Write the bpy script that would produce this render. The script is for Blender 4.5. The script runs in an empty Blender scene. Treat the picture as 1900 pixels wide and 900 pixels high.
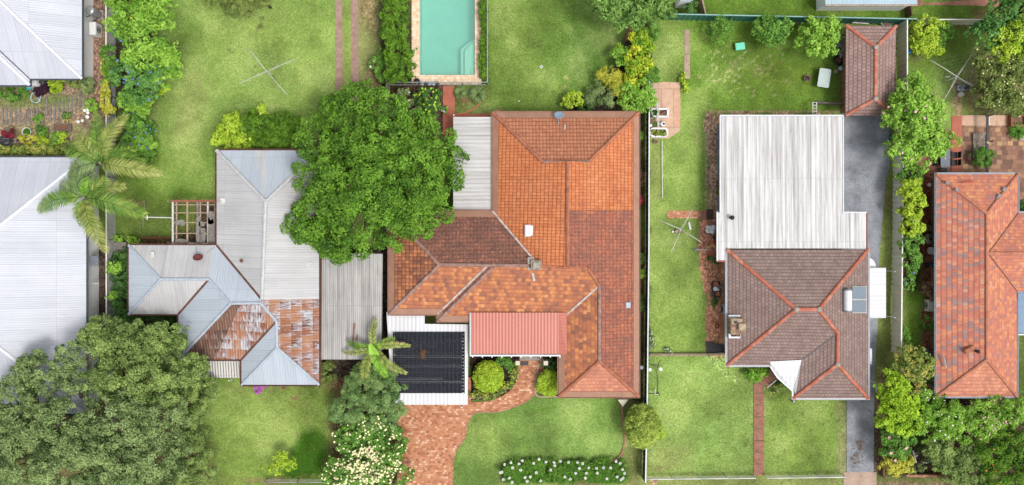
import bpy, math, random
import numpy as np
from mathutils import Vector
R = math.radians
S = 0.042; H = 64.0; CX, CY = 950.0, 450.0
scene = bpy.context.scene
# ---------------------------------------------------------------- camera, sky, sun, exposure
cam_d = bpy.data.cameras.new('camera'); cam = bpy.data.objects.new('camera', cam_d)
scene.collection.objects.link(cam); scene.camera = cam
cam.location = (0, 0, H); cam.rotation_euler = (0, 0, 0)
cam_d.sensor_width = 36; cam_d.lens = 36*H/(1900*S); cam_d.clip_end = 3000
SUN_EL, SUN_AZ = 66.0, 125.0          # azimuth clockwise from north (+Y): light comes from the south-east
w = bpy.data.worlds.new('World'); scene.world = w; w.use_nodes = True
nt = w.node_tree; nt.nodes.clear()
sky = nt.nodes.new('ShaderNodeTexSky'); sky.sky_type = 'NISHITA'; sky.sun_disc = False
sky.sun_elevation = R(SUN_EL); sky.sun_rotation = R(SUN_AZ)
sky.dust_density = 4.0; sky.air_density = 1.0
hs = nt.nodes.new('ShaderNodeHueSaturation'); hs.inputs['Saturation'].default_value = 0.28
bg = nt.nodes.new('ShaderNodeBackground'); bg.inputs[1].default_value = 0.148
out = nt.nodes.new('ShaderNodeOutputWorld')
nt.links.new(sky.outputs[0], hs.inputs['Color']); nt.links.new(hs.outputs[0], bg.inputs[0]); nt.links.new(bg.outputs[0], out.inputs[0])
sd = bpy.data.lights.new('sun', 'SUN'); sd.energy = 1.3; sd.angle = R(13); sd.color = (1.0, 0.965, 0.91)
sun = bpy.data.objects.new('sun', sd); scene.collection.objects.link(sun)
sun.rotation_euler = (R(90-SUN_EL), 0, R(180-SUN_AZ))
scene.view_settings.view_transform = 'Standard'; scene.view_settings.look = 'None'
scene.view_settings.gamma = 1.0; scene.view_settings.use_curve_mapping = False
scene.view_settings.exposure = 0.45

# ---------------------------------------------------------------- helpers
def P(px, py, z=0.0):
    k = S*(H-z)/H
    return Vector(((px-CX)*k, (CY-py)*k, z))
def XY(pts, z=0.0): return [tuple(P(p[0], p[1], z)[:2]) for p in pts]
ORG = {}
def link(o): scene.collection.objects.link(o); return o
def tag(o, label=None, cat=None, group=None, kind=None):
    if label: o['label'] = label
    if cat: o['category'] = cat
    if group: o['group'] = group
    if kind: o['kind'] = kind
    return o
def thing(name, label, cat, loc, group=None):
    o = bpy.data.objects.new(name, None); link(o); o.location = loc; ORG[o] = Vector(loc)
    o.empty_display_size = 0.3
    return tag(o, label, cat, group)
class MB:
    def __init__(s): s.v = []; s.f = []
    def add(s, vs, fs):
        n = len(s.v); s.v += [tuple(v) for v in vs]; s.f += [tuple(i+n for i in f) for f in fs]; return s
    def box(s, cx, cy, z0, sx, sy, sz, rot=0):
        c, q = math.cos(rot), math.sin(rot); vs = []
        for z in (z0, z0+sz):
            for a, b in ((-1,-1),(1,-1),(1,1),(-1,1)):
                x, y = a*sx/2, b*sy/2; vs.append((cx+x*c-y*q, cy+x*q+y*c, z))
        return s.add(vs, [(3,2,1,0),(4,5,6,7),(0,1,5,4),(1,2,6,5),(2,3,7,6),(3,0,4,7)])
    def cbox(s, cx, cy, z0, sx, sy, sz, rot=0, b=0.03):      # chamfered box
        c, q = math.cos(rot), math.sin(rot); vs = []
        b = min(b, sx/3, sy/3, sz/3)
        for z, i in ((z0, b), (z0+b, 0), (z0+sz-b, 0), (z0+sz, b)):
            for x, y in ((-sx/2+i,-sy/2+i+b),(-sx/2+i+b,-sy/2+i),(sx/2-i-b,-sy/2+i),(sx/2-i,-sy/2+i+b),(sx/2-i,sy/2-i-b),(sx/2-i-b,sy/2-i),(-sx/2+i+b,sy/2-i),(-sx/2+i,sy/2-i-b)):
                vs.append((cx+x*c-y*q, cy+x*q+y*c, z))
        fs = [tuple(range(7,-1,-1)), tuple(range(24,32))]
        for k in range(3):
            for j in range(8): fs.append((k*8+j, k*8+(j+1)%8, k*8+8+(j+1)%8, k*8+8+j))
        return s.add(vs, fs)
    def bar(s, p0, p1, wd, ht):
        p0, p1 = Vector(p0), Vector(p1); d = (p1-p0).normalized()
        u = d.cross(Vector((0,0,1)))
        u = Vector((1,0,0)) if u.length < 1e-4 else u.normalized()
        t = u.cross(d).normalized(); u *= wd/2; t *= ht/2
        vs = [p+a*u+b*t for p in (p0, p1) for a, b in ((-1,-1),(1,-1),(1,1),(-1,1))]
        return s.add(vs, [(3,2,1,0),(4,5,6,7),(0,1,5,4),(1,2,6,5),(2,3,7,6),(3,0,4,7)])
    def path(s, pts, r, n=8, r1=None, cap=True):
        pts = [Vector(p) for p in pts]; m = len(pts); vs = []
        for i, p in enumerate(pts):
            d = (pts[min(i+1, m-1)]-pts[max(i-1, 0)]).normalized()
            u = d.cross(Vector((0,0,1))); u = Vector((1,0,0)) if u.length < 1e-3 else u.normalized()
            t = u.cross(d); rr = r if r1 is None else r+(r1-r)*i/max(1, m-1)
            for k in range(n):
                a = 2*math.pi*k/n; vs.append(p+u*math.cos(a)*rr+t*math.sin(a)*rr)
        fs = [(i*n+k, i*n+(k+1)%n, (i+1)*n+(k+1)%n, (i+1)*n+k) for i in range(m-1) for k in range(n)]
        if cap: fs += [tuple(range(n-1,-1,-1)), tuple((m-1)*n+k for k in range(n))]
        return s.add(vs, fs)
    def lathe(s, cx, cy, prof, n=18, cap=True, sx=1, sy=1):
        vs = [(cx+r*sx*math.cos(2*math.pi*k/n), cy+r*sy*math.sin(2*math.pi*k/n), z) for r, z in prof for k in range(n)]
        fs = [(i*n+k, i*n+(k+1)%n, (i+1)*n+(k+1)%n, (i+1)*n+k) for i in range(len(prof)-1) for k in range(n)]
        if cap: fs += [tuple(range(n-1,-1,-1)), tuple((len(prof)-1)*n+k for k in range(n))]
        return s.add(vs, fs)
    def ball(s, c, r, n=12, sz=1.0, sx=1.0, sy=1.0):
        m = 8; prof = [(max(1e-3, r*math.sin(math.pi*i/m)), c[2]-r*sz*math.cos(math.pi*i/m)) for i in range(m+1)]
        return s.lathe(c[0], c[1], prof, n, sx=sx, sy=sy)
    def prism(s, pts, z0, z1):
        n = len(pts); ar = sum(pts[i][0]*pts[(i+1)%n][1]-pts[(i+1)%n][0]*pts[i][1] for i in range(n))
        if ar < 0: pts = pts[::-1]
        vs = [(p[0], p[1], z0) for p in pts]+[(p[0], p[1], z1) for p in pts]
        return s.add(vs, [tuple(range(n-1,-1,-1)), tuple(range(n, 2*n))]+[(i, (i+1)%n, n+(i+1)%n, n+i) for i in range(n)])
    def ring(s, o, i, z0, z1):
        n = len(o); vs = [(p[0],p[1],z) for z in (z0, z1) for q in (o, i) for p in q]; fs = []
        for k in range(n):
            l = (k+1) % n
            fs += [(k,l,2*n+l,2*n+k), (n+l,n+k,3*n+k,3*n+l), (2*n+k,2*n+l,3*n+l,3*n+k), (l,k,n+k,n+l)]
        return s.add(vs, fs)
def finish(name, me, mat, parent, org, kind=None):
    o = bpy.data.objects.new(name, me); link(o)
    if mat: me.materials.append(mat)
    if parent is not None:
        o.parent = parent; ORG[o] = org
    else:
        o.location = org; ORG[o] = org
    if kind: o['kind'] = kind
    return o
def obj(name, mb, mat, parent=None, smooth=False, loc=None, kind=None, label=None):
    if parent is not None: org = ORG[parent]
    else:
        a = np.array(mb.v); org = Vector(loc) if loc is not None else Vector((float((a[:,0].min()+a[:,0].max())/2), float((a[:,1].min()+a[:,1].max())/2), float(a[:,2].min())))
    me = bpy.data.meshes.new(name)
    me.from_pydata([(x-org[0], y-org[1], z-org[2]) for x, y, z in mb.v], [], mb.f)
    import bmesh
    bm = bmesh.new(); bm.from_mesh(me); bmesh.ops.recalc_face_normals(bm, faces=bm.faces); bm.to_mesh(me); bm.free()
    if smooth: me.shade_smooth()
    o = finish(name, me, mat, parent, org, kind)
    if label: o['label'] = label
    return o
def one(name, mb, mat, label, cat, group=None, smooth=False):
    return tag(obj(name, mb, mat, smooth=smooth), label, cat, group)
def struct(name, mb, mat): return tag(obj(name, mb, mat), kind='structure')
def inset(pts, d):           # polygon offset inwards (negative = outwards)
    n = len(pts); ar = sum(pts[i][0]*pts[(i+1)%n][1]-pts[(i+1)%n][0]*pts[i][1] for i in range(n)); sg = 1 if ar > 0 else -1
    o = []
    for i in range(n):
        a, b, c = Vector(pts[i-1]), Vector(pts[i]), Vector(pts[(i+1)%n])
        e1 = (b-a).normalized(); e2 = (c-b).normalized()
        n1 = Vector((-e1.y, e1.x))*sg; n2 = Vector((-e2.y, e2.x))*sg
        m = n1+n2; L = m.length
        m = n1 if L < 1e-3 else m/L
        o.append(tuple(b+m*(d/max(0.35, m.dot(n1)))))
    return o

# ---------------------------------------------------------------- materials
class N:
    def __init__(s, name):
        s.m = bpy.data.materials.new(name); s.m.use_nodes = True; s.t = s.m.node_tree; s.t.nodes.clear()
        s.o = s.n('ShaderNodeOutputMaterial'); s.b = s.n('ShaderNodeBsdfPrincipled'); s.l(s.b.outputs[0], s.o.inputs[0])
    def n(s, k, **kw):
        a = s.t.nodes.new(k)
        for q, v in kw.items(): setattr(a, q, v)
        return a
    def l(s, a, b): s.t.links.new(a, b)
    def sock(s, x, inp):
        if isinstance(x, (int, float)): inp.default_value = x
        elif isinstance(x, tuple): inp.default_value = (*x, 1)[:4] if len(x) == 3 and inp.type == 'RGBA' else x
        else: s.l(x, inp)
    def mix(s, f, a, b, mode='MIX'):
        q = s.n('ShaderNodeMix', data_type='RGBA', blend_type=mode)
        s.sock(f, q.inputs[0]); s.sock(a, q.inputs[6]); s.sock(b, q.inputs[7]); return q.outputs[2]
    def math(s, op, a, b=0.0, c=None):
        q = s.n('ShaderNodeMath', operation=op); s.sock(a, q.inputs[0]); s.sock(b, q.inputs[1])
        if c is not None: s.sock(c, q.inputs[2])
        return q.outputs[0]
    def noise(s, vec, scale, detail=3, rough=0.55):
        q = s.n('ShaderNodeTexNoise'); s.l(vec, q.inputs['Vector']); q.inputs['Scale'].default_value = scale
        q.inputs['Detail'].default_value = detail; q.inputs['Roughness'].default_value = rough; return q.outputs[0]
    def ramp(s, fac, stops):
        q = s.n('ShaderNodeValToRGB'); s.l(fac, q.inputs[0]); e = q.color_ramp.elements
        while len(e) < len(stops): e.new(0.5)
        for i, (p, c) in enumerate(stops):
            e[i].position = p; e[i].color = (*c, 1) if isinstance(c, tuple) else (c, c, c, 1)
        return q.outputs[0]
    def pos(s): return s.n('ShaderNodeNewGeometry').outputs['Position']
    def uv(s): return s.n('ShaderNodeTexCoord').outputs['UV']
    def scale(s, vec, sc):
        q = s.n('ShaderNodeVectorMath', operation='MULTIPLY'); s.l(vec, q.inputs[0]); q.inputs[1].default_value = sc; return q.outputs[0]
    def bump(s, h, strength=0.5, dist=0.02):
        q = s.n('ShaderNodeBump'); q.inputs['Strength'].default_value = strength; q.inputs['Distance'].default_value = dist
        s.l(h, q.inputs['Height']); s.l(q.outputs[0], s.b.inputs['Normal'])
    def done(s, col, rough=0.7, spec=0.3, metal=0.0):
        s.sock(col, s.b.inputs['Base Color']); s.sock(rough, s.b.inputs['Roughness'])
        s.b.inputs['Specular IOR Level'].default_value = spec; s.b.inputs['Metallic'].default_value = metal; return s.m
def m_plain(name, c, rough=0.6, var=0.25, sc=3.0, spec=0.3, metal=0.0):
    a = N(name); p = a.pos()
    n1 = a.noise(p, sc, 5, 0.65); n2 = a.noise(p, sc*9, 2)
    k = a.ramp(n1, [(0.3, 1-var), (0.7, 1+var*0.4)]); k2 = a.ramp(n2, [(0.3, 1-var*0.5), (0.7, 1.05)])
    col = a.mix(1.0, a.mix(1.0, c, k, 'MULTIPLY'), k2, 'MULTIPLY')
    a.bump(n2, 0.15, 0.01)
    return a.done(col, rough, spec, metal)
def m_corr(name, c, c2, period=0.2, dark=0.72, grime=0.35, gcol=(0.25,0.23,0.2), rough=0.42, width=0.25, sheet=0.8):
    a = N(name); uv = a.uv(); sp = a.n('ShaderNodeSeparateXYZ'); a.l(uv, sp.inputs[0]); u, v = sp.outputs[0], sp.outputs[1]
    ph = a.math('MULTIPLY', u, 2*math.pi/period); sn = a.math('SINE', ph)
    line = a.ramp(a.math('MULTIPLY_ADD', sn, 0.5, 0.5), [(0.0, dark), (width+0.1, 1.0)])
    st = a.noise(a.scale(uv, (3.6, 0.10, 1)), 1.0, 5, 0.7)
    st2 = a.noise(a.scale(uv, (9.0, 0.35, 1)), 1.0, 4, 0.7)
    big = a.noise(a.pos(), 0.45, 4, 0.6)
    sh = a.n('ShaderNodeTexBrick', offset=0.0, squash=1.0); a.l(uv, sh.inputs['Vector']); sh.inputs['Scale'].default_value = 1
    sh.inputs['Brick Width'].default_value = sheet; sh.inputs['Row Height'].default_value = 4.7; sh.inputs['Mortar Size'].default_value = 0.012
    sh.inputs['Color1'].default_value = (0.93,0.93,0.93,1); sh.inputs['Color2'].default_value = (1.03,1.03,1.03,1); sh.inputs['Mortar'].default_value = (0.72,0.72,0.72,1)
    col = a.mix(a.ramp(big, [(0.35, 0.0), (0.65, 1.0)]), c, c2)
    g = a.math('MULTIPLY', a.ramp(st, [(0.42, 0.0), (0.72, 1.0)]), grime)
    g2 = a.math('MULTIPLY', a.ramp(st2, [(0.5, 0.0), (0.8, 1.0)]), grime*0.8)
    col = a.mix(g, col, gcol); col = a.mix(g2, col, gcol)
    spk = a.noise(a.pos(), 7.0, 3, 0.7)
    col = a.mix(a.math('MULTIPLY', a.ramp(spk, [(0.66, 0.0), (0.74, 1.0)]), grime), col, (0.12,0.11,0.1))
    col = a.mix(1.0, a.mix(1.0, col, line, 'MULTIPLY'), sh.outputs[0], 'MULTIPLY')
    a.bump(sn, 0.3, period*0.1)
    return a.done(col, rough, 0.35)
def m_rust(name, paint, frac=0.45, dark=0.0):
    a = N(name); uv = a.uv(); sp = a.n('ShaderNodeSeparateXYZ'); a.l(uv, sp.inputs[0]); u, v = sp.outputs[0], sp.outputs[1]
    row = a.math('FLOOR', a.math('DIVIDE', v, 0.78)); uu = a.math('ADD', a.math('DIVIDE', u, 0.62), a.math('MULTIPLY', row, 0.37)); cl = a.math('FLOOR', uu)
    cb = a.n('ShaderNodeCombineXYZ'); a.l(cl, cb.inputs[0]); a.l(row, cb.inputs[1]); wn = a.n('ShaderNodeTexWhiteNoise', noise_dimensions='2D'); a.l(cb.outputs[0], wn.inputs['Vector'])
    n1 = a.noise(a.scale(uv, (5.0, 1.0, 1)), 1.0, 6, 0.8); n2 = a.noise(a.scale(uv, (16, 2.2, 1)), 1.0, 4, 0.75); big = a.noise(a.pos(), 0.7, 3)
    s = a.math('ADD', a.math('MULTIPLY', wn.outputs['Value'], 0.2), a.math('MULTIPLY', n1, 1.15)); s = a.math('ADD', s, a.math('MULTIPLY', n2, 0.85)); s = a.math('ADD', s, a.math('MULTIPLY', big, 0.4)); s = a.math('ADD', s, a.math('MULTIPLY_ADD', a.math('FRACT', a.math('DIVIDE', v, 0.78)), 0.14, -0.07))
    f = a.ramp(s, [(0.0, 0.0), (max(0.01, 0.99-frac*0.35), 0.06), (1.0, 1.0)]); f = a.math('MULTIPLY_ADD', a.math('SUBTRACT', s, 1.60-frac*0.55), 4.5, 0.5); f = a.ramp(f, [(0.0, 0.0), (1.0, 1.0)])
    f = a.math('MULTIPLY', f, a.ramp(a.math('FRACT', uu), [(0.0, 0.65), (0.06, 0.7), (0.12, 1.0)])); f = a.math('MULTIPLY', f, a.ramp(a.math('FRACT', a.math('DIVIDE', v, 0.78)), [(0.0, 0.75), (0.07, 1.0)]))
    rc = a.ramp(a.math('ADD', a.math('MULTIPLY', n2, 0.7), a.math('MULTIPLY', wn.outputs['Value'], 0.35)), [(0.3, (0.08,0.03,0.02)), (0.48, (0.20,0.07,0.035)), (0.64, (0.33,0.145,0.075)), (0.82, (0.43,0.26,0.17))])
    rc = a.mix(dark, rc, (0.085,0.055,0.045)); edge = a.ramp(a.math('FRACT', a.math('DIVIDE', v, 0.78)), [(0.0, 0.75), (0.05, 1.0)])
    sn = a.math('SINE', a.math('MULTIPLY', u, 2*math.pi/0.2)); col = a.mix(f, paint, rc); line = a.ramp(a.math('MULTIPLY_ADD', sn, 0.5, 0.5), [(0.0, 0.8), (0.4, 1.0)])
    col = a.mix(1.0, a.mix(1.0, col, line, 'MULTIPLY'), edge, 'MULTIPLY'); a.bump(sn, 0.6, 0.02)
    return a.done(col, 0.7, 0.25)
def m_cells(name, stops, w_, h_, mortar, msize=0.02, offset=0.5, coord='UV', rough=0.75, dirt=None, dfrac=0.5, bump=0.5, squash=1.0, light=0.0, rot=0.0, dscale=1.1):
    a = N(name); vec = a.uv() if coord == 'UV' else a.pos()
    if rot:
        q = a.n('ShaderNodeVectorRotate'); q.inputs['Angle'].default_value = rot; a.l(vec, q.inputs['Vector']); vec = q.outputs[0]
    wob = a.n('ShaderNodeTexNoise'); a.l(vec, wob.inputs['Vector']); wob.inputs['Scale'].default_value = 1.3
    vv = a.n('ShaderNodeVectorMath', operation='MULTIPLY_ADD'); a.l(wob.outputs[1], vv.inputs[0]); vv.inputs[1].default_value = (0.05, 0.05, 0); a.l(vec, vv.inputs[2]); vec2 = vv.outputs[0]
    br = a.n('ShaderNodeTexBrick', offset=offset, squash=squash); a.l(vec2, br.inputs['Vector'])
    for k, x in (('Scale', 1), ('Brick Width', w_), ('Row Height', h_), ('Mortar Size', msize), ('Mortar Smooth', 0.3)): br.inputs[k].default_value = x
    br.inputs['Color1'].default_value = (0,0,0,1); br.inputs['Color2'].default_value = (1,1,1,1); br.inputs['Mortar'].default_value = (0.5,0.5,0.5,1)
    fine = a.noise(a.pos(), 9, 4, 0.7); big = a.noise(a.pos(), 0.5, 4, 0.6); mid = a.noise(a.pos(), 2.5, 5, 0.7)
    r = a.math('ADD', br.outputs[0], a.math('MULTIPLY_ADD', fine, 0.5, -0.25)); r = a.math('ADD', r, a.math('MULTIPLY_ADD', big, 0.5, -0.25))
    col = a.ramp(r, stops)
    if dirt:
        d1 = a.noise(a.pos(), dscale, 7, 0.8); d2 = a.noise(a.scale(a.uv() if coord == 'UV' else a.pos(), (9, 3, 3)), 1, 4, 0.8)
        dd = a.math('ADD', a.math('MULTIPLY', d1, 0.6), a.math('MULTIPLY', d2, 0.4))
        col = a.mix(a.ramp(dd, [(0.72-dfrac*0.45, 0.0), (0.82-dfrac*0.45, 0.92)]), col, dirt)
    if light:
        col = a.mix(a.math('MULTIPLY', a.ramp(fine, [(0.6, 0.0), (0.68, 1.0)]), light), col, (0.55,0.45,0.34))
    col = a.mix(1.0, col, a.ramp(mid, [(0.3, 0.8), (0.7, 1.12)]), 'MULTIPLY')
    col = a.mix(br.outputs[1], col, mortar)
    q = a.math('MULTIPLY_ADD', br.outputs[1], -1.0, a.math('MULTIPLY', fine, 0.4)); a.bump(q, bump, 0.03)
    return a.done(col, rough, 0.25)
def m_tile(name, stops, w_, h_, gap, rowshade=0.7, jointd=0.45, contrast=0.6, stagger=0.5, dirt=None, dfrac=0.4, light=0.0, rough=0.75, roll=0.6, dscale=1.1):
    a = N(name); uv = a.uv(); wob = a.n('ShaderNodeTexNoise'); a.l(uv, wob.inputs['Vector']); wob.inputs['Scale'].default_value = 1.7
    vv = a.n('ShaderNodeVectorMath', operation='MULTIPLY_ADD'); a.l(wob.outputs[1], vv.inputs[0]); vv.inputs[1].default_value = (0.11, 0.09, 0); a.l(uv, vv.inputs[2])
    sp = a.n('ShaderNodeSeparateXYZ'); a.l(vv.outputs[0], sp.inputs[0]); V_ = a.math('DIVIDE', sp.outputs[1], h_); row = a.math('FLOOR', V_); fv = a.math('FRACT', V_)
    U_ = a.math('ADD', a.math('DIVIDE', sp.outputs[0], w_), a.math('MULTIPLY', a.math('FLOORED_MODULO', row, 2.0), stagger)); cl = a.math('FLOOR', U_); fu = a.math('FRACT', U_)
    cb = a.n('ShaderNodeCombineXYZ'); a.l(cl, cb.inputs[0]); a.l(row, cb.inputs[1]); wn = a.n('ShaderNodeTexWhiteNoise', noise_dimensions='2D'); a.l(cb.outputs[0], wn.inputs['Vector'])
    fine = a.noise(a.pos(), 11, 4, 0.75); big = a.noise(a.pos(), 0.55, 4, 0.6); mid = a.noise(a.pos(), 2.6, 5, 0.7)
    r = a.math('MULTIPLY_ADD', wn.outputs['Value'], contrast, 0.5-contrast/2); r = a.math('ADD', r, a.math('MULTIPLY_ADD', fine, 0.6, -0.3)); r = a.math('ADD', r, a.math('MULTIPLY_ADD', big, 0.6, -0.3))
    col = a.ramp(r, stops)
    if dirt:
        d1 = a.noise(a.pos(), dscale, 7, 0.8); d2 = a.noise(a.pos(), 6.5, 4, 0.85); dd = a.math('ADD', a.math('MULTIPLY', d1, 0.5), a.math('MULTIPLY', d2, 0.5))
        col = a.mix(a.ramp(dd, [(0.70-dfrac*0.42, 0.0), (0.80-dfrac*0.42, 0.9)]), col, dirt)
    if light: col = a.mix(a.math('MULTIPLY', a.ramp(a.noise(a.pos(), 15, 3, 0.8), [(0.6, 0.0), (0.68, 1.0)]), light), col, (0.62,0.47,0.34))
    col = a.mix(1.0, col, a.ramp(mid, [(0.3, 0.82), (0.7, 1.12)]), 'MULTIPLY')
    rl = a.math('MULTIPLY', a.ramp(fv, [(0.0, 1.0), (0.16, 1.0), (0.3, 0.0)]), a.math('MULTIPLY_ADD', fine, 1.2, 0.2)); col = a.mix(a.math('MULTIPLY', rl, rowshade), col, gap)  # shade of the tile lap painted along each course's lower edge
    jl = a.math('MULTIPLY', a.ramp(fu, [(0.0, 1.0), (0.12, 1.0), (0.24, 0.0)]), a.ramp(fine, [(0.35, 0.25), (0.6, 1.6)])); col = a.mix(a.math('MULTIPLY', jl, jointd), col, gap)
    hgt = a.math('ADD', a.math('MULTIPLY', fv, -1.0), a.math('MULTIPLY', a.math('SINE', a.math('MULTIPLY', fu, math.pi)), roll)); a.bump(hgt, 0.8, 0.035)
    return a.done(col, rough, 0.25)
def m_leaf(name, dark, light, rough=0.55, trans=0.16, third=None):
    a = N(name); at = a.n('ShaderNodeAttribute', attribute_name='rnd'); r = at.outputs['Fac']
    pn = a.noise(a.pos(), 0.9, 3)
    f = a.math('ADD', a.math('MULTIPLY', r, 0.85), a.math('MULTIPLY_ADD', pn, 0.8, -0.32))
    stops = [(0.05, dark), (0.8, light)] if third is None else [(0.05, dark), (0.6, light), (0.9, third)]
    col = a.ramp(f, stops); a.done(col, rough, 0.2)
    tr = a.n('ShaderNodeBsdfTranslucent'); a.l(col, tr.inputs[0]); mx = a.n('ShaderNodeMixShader'); mx.inputs[0].default_value = trans
    a.l(a.b.outputs[0], mx.inputs[1]); a.l(tr.outputs[0], mx.inputs[2]); a.l(mx.outputs[0], a.o.inputs[0])
    return a.m
M = {}
# metals and roofs
M['roof_white'] = m_corr('roof_white', (0.50,0.52,0.57), (0.455,0.475,0.53), 0.17, 0.96, 0.3, (0.34,0.34,0.36))
M['roof_grey'] = m_corr('roof_grey', (0.49,0.485,0.485), (0.43,0.43,0.435), 0.19, 0.95, 0.33, (0.24,0.23,0.22), 0.5)
M['roof_blue'] = m_corr('roof_blue', (0.42,0.465,0.52), (0.39,0.435,0.49), 0.19, 0.95, 0.2, (0.27,0.29,0.31), 0.5)
M['roof_rust'] = m_rust('roof_rust', (0.47,0.47,0.50), 0.68)
M['roof_rust_dark'] = m_rust('roof_rust_dark', (0.33,0.29,0.26), 0.85, 0.65)
M['roof_weather'] = m_corr('roof_weather', (0.46,0.445,0.42), (0.37,0.36,0.345), 0.15, 0.72, 0.75, (0.13,0.125,0.12), 0.65)
M['roof_streak'] = m_corr('roof_streak', (0.63,0.625,0.62), (0.60,0.595,0.59), 0.32, 0.84, 1.0, (0.24,0.22,0.21), 0.5, 0.2, 0.72)
M['roof_lichen'] = m_corr('roof_lichen', (0.58,0.57,0.56), (0.50,0.49,0.48), 0.3, 0.88, 0.6, (0.22,0.21,0.2), 0.5)
M['roof_red'] = m_corr('roof_red', (0.44,0.145,0.105), (0.40,0.13,0.095), 0.24, 0.95, 0.06, (0.3,0.12,0.1), 0.4, 0.12, 1.5)
M['roof_clean'] = m_corr('roof_clean', (0.60,0.60,0.61), (0.57,0.57,0.585), 0.3, 0.95, 0.12, (0.3,0.3,0.3), 0.4)
M['roof_sky'] = m_corr('roof_sky', (0.35,0.47,0.55), (0.33,0.44,0.52), 0.2, 0.85, 0.1)
M['awning'] = m_corr('awning', (0.62,0.60,0.57), (0.58,0.55,0.52), 0.2, 0.28, 0.15, (0.3,0.25,0.2), 0.5, 0.5)
G_ = (0.14,0.045,0.025)
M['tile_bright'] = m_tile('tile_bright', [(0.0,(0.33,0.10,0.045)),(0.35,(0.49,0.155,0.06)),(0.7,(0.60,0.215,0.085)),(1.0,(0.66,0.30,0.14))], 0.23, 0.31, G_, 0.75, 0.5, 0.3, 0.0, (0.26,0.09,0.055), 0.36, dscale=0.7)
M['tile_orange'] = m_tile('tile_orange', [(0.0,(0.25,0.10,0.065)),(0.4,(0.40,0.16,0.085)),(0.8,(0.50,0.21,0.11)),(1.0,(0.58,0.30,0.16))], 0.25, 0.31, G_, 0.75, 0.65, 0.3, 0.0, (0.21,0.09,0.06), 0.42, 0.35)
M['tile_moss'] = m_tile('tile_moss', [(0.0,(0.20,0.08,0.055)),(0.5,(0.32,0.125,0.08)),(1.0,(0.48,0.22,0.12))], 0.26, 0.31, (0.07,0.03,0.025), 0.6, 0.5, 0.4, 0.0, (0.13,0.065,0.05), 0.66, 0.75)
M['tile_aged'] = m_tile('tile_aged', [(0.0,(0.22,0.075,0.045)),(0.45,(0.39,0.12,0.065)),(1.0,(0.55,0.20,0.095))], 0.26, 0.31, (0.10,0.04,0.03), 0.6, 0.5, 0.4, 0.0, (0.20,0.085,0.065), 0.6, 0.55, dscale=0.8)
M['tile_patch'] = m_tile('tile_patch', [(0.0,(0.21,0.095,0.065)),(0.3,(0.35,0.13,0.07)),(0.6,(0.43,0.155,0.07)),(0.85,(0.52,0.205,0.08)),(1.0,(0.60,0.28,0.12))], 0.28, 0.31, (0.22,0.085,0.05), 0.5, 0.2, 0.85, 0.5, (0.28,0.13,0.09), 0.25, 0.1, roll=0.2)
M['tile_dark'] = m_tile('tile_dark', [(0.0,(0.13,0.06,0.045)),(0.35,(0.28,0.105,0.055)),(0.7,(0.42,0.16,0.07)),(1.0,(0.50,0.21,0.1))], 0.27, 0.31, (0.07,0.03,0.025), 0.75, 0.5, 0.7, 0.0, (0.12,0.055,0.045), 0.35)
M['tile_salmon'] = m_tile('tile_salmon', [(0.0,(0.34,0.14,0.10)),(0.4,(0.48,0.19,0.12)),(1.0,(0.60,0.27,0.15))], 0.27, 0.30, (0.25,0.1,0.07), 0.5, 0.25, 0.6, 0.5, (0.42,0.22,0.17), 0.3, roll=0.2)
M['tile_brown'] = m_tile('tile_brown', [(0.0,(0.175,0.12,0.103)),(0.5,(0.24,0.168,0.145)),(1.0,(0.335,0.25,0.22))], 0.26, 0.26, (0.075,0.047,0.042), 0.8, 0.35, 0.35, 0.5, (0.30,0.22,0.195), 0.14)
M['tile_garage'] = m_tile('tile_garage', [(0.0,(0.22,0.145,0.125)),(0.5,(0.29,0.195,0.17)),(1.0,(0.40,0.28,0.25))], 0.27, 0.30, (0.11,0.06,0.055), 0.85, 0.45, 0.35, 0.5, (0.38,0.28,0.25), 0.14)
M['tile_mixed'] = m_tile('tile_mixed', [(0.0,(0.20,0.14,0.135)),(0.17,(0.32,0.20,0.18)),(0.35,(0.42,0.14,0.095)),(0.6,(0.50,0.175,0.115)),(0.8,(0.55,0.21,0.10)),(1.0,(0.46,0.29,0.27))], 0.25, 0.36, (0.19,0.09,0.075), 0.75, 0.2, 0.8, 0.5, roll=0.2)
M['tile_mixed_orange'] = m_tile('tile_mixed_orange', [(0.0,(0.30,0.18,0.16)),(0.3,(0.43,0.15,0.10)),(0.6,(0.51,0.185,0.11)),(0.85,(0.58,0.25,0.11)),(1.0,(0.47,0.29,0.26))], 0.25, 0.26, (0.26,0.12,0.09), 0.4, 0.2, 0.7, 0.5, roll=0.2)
M['ridge_orange'] = m_cells('ridge_orange', [(0.0,(0.40,0.12,0.07)),(0.6,(0.48,0.155,0.10)),(1.0,(0.52,0.22,0.15))], 0.42, 0.42, mortar=(0.3,0.15,0.1), msize=0.02, coord='POS', offset=0.3)
M['ridge_terra'] = m_plain('ridge_terra', (0.42,0.16,0.09), 0.75, 0.45, 2.0)
M['ridge_worn'] = m_plain('ridge_worn', (0.38,0.23,0.19), 0.8, 0.6, 2.5)
M['ridge_salmon'] = m_plain('ridge_salmon', (0.50,0.20,0.12), 0.75, 0.35, 2.0)
M['flash_white'] = m_plain('flash_white', (0.55,0.50,0.46), 0.6, 0.5, 3.0)
M['gutter_brown'] = m_plain('gutter_brown', (0.34,0.185,0.125), 0.6, 0.2, 1.0)
M['gutter_rust'] = m_plain('gutter_rust', (0.16,0.075,0.05), 0.8, 0.5, 3.0)
M['gutter_white'] = m_plain('gutter_white', (0.62,0.64,0.68), 0.4, 0.1)
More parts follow.
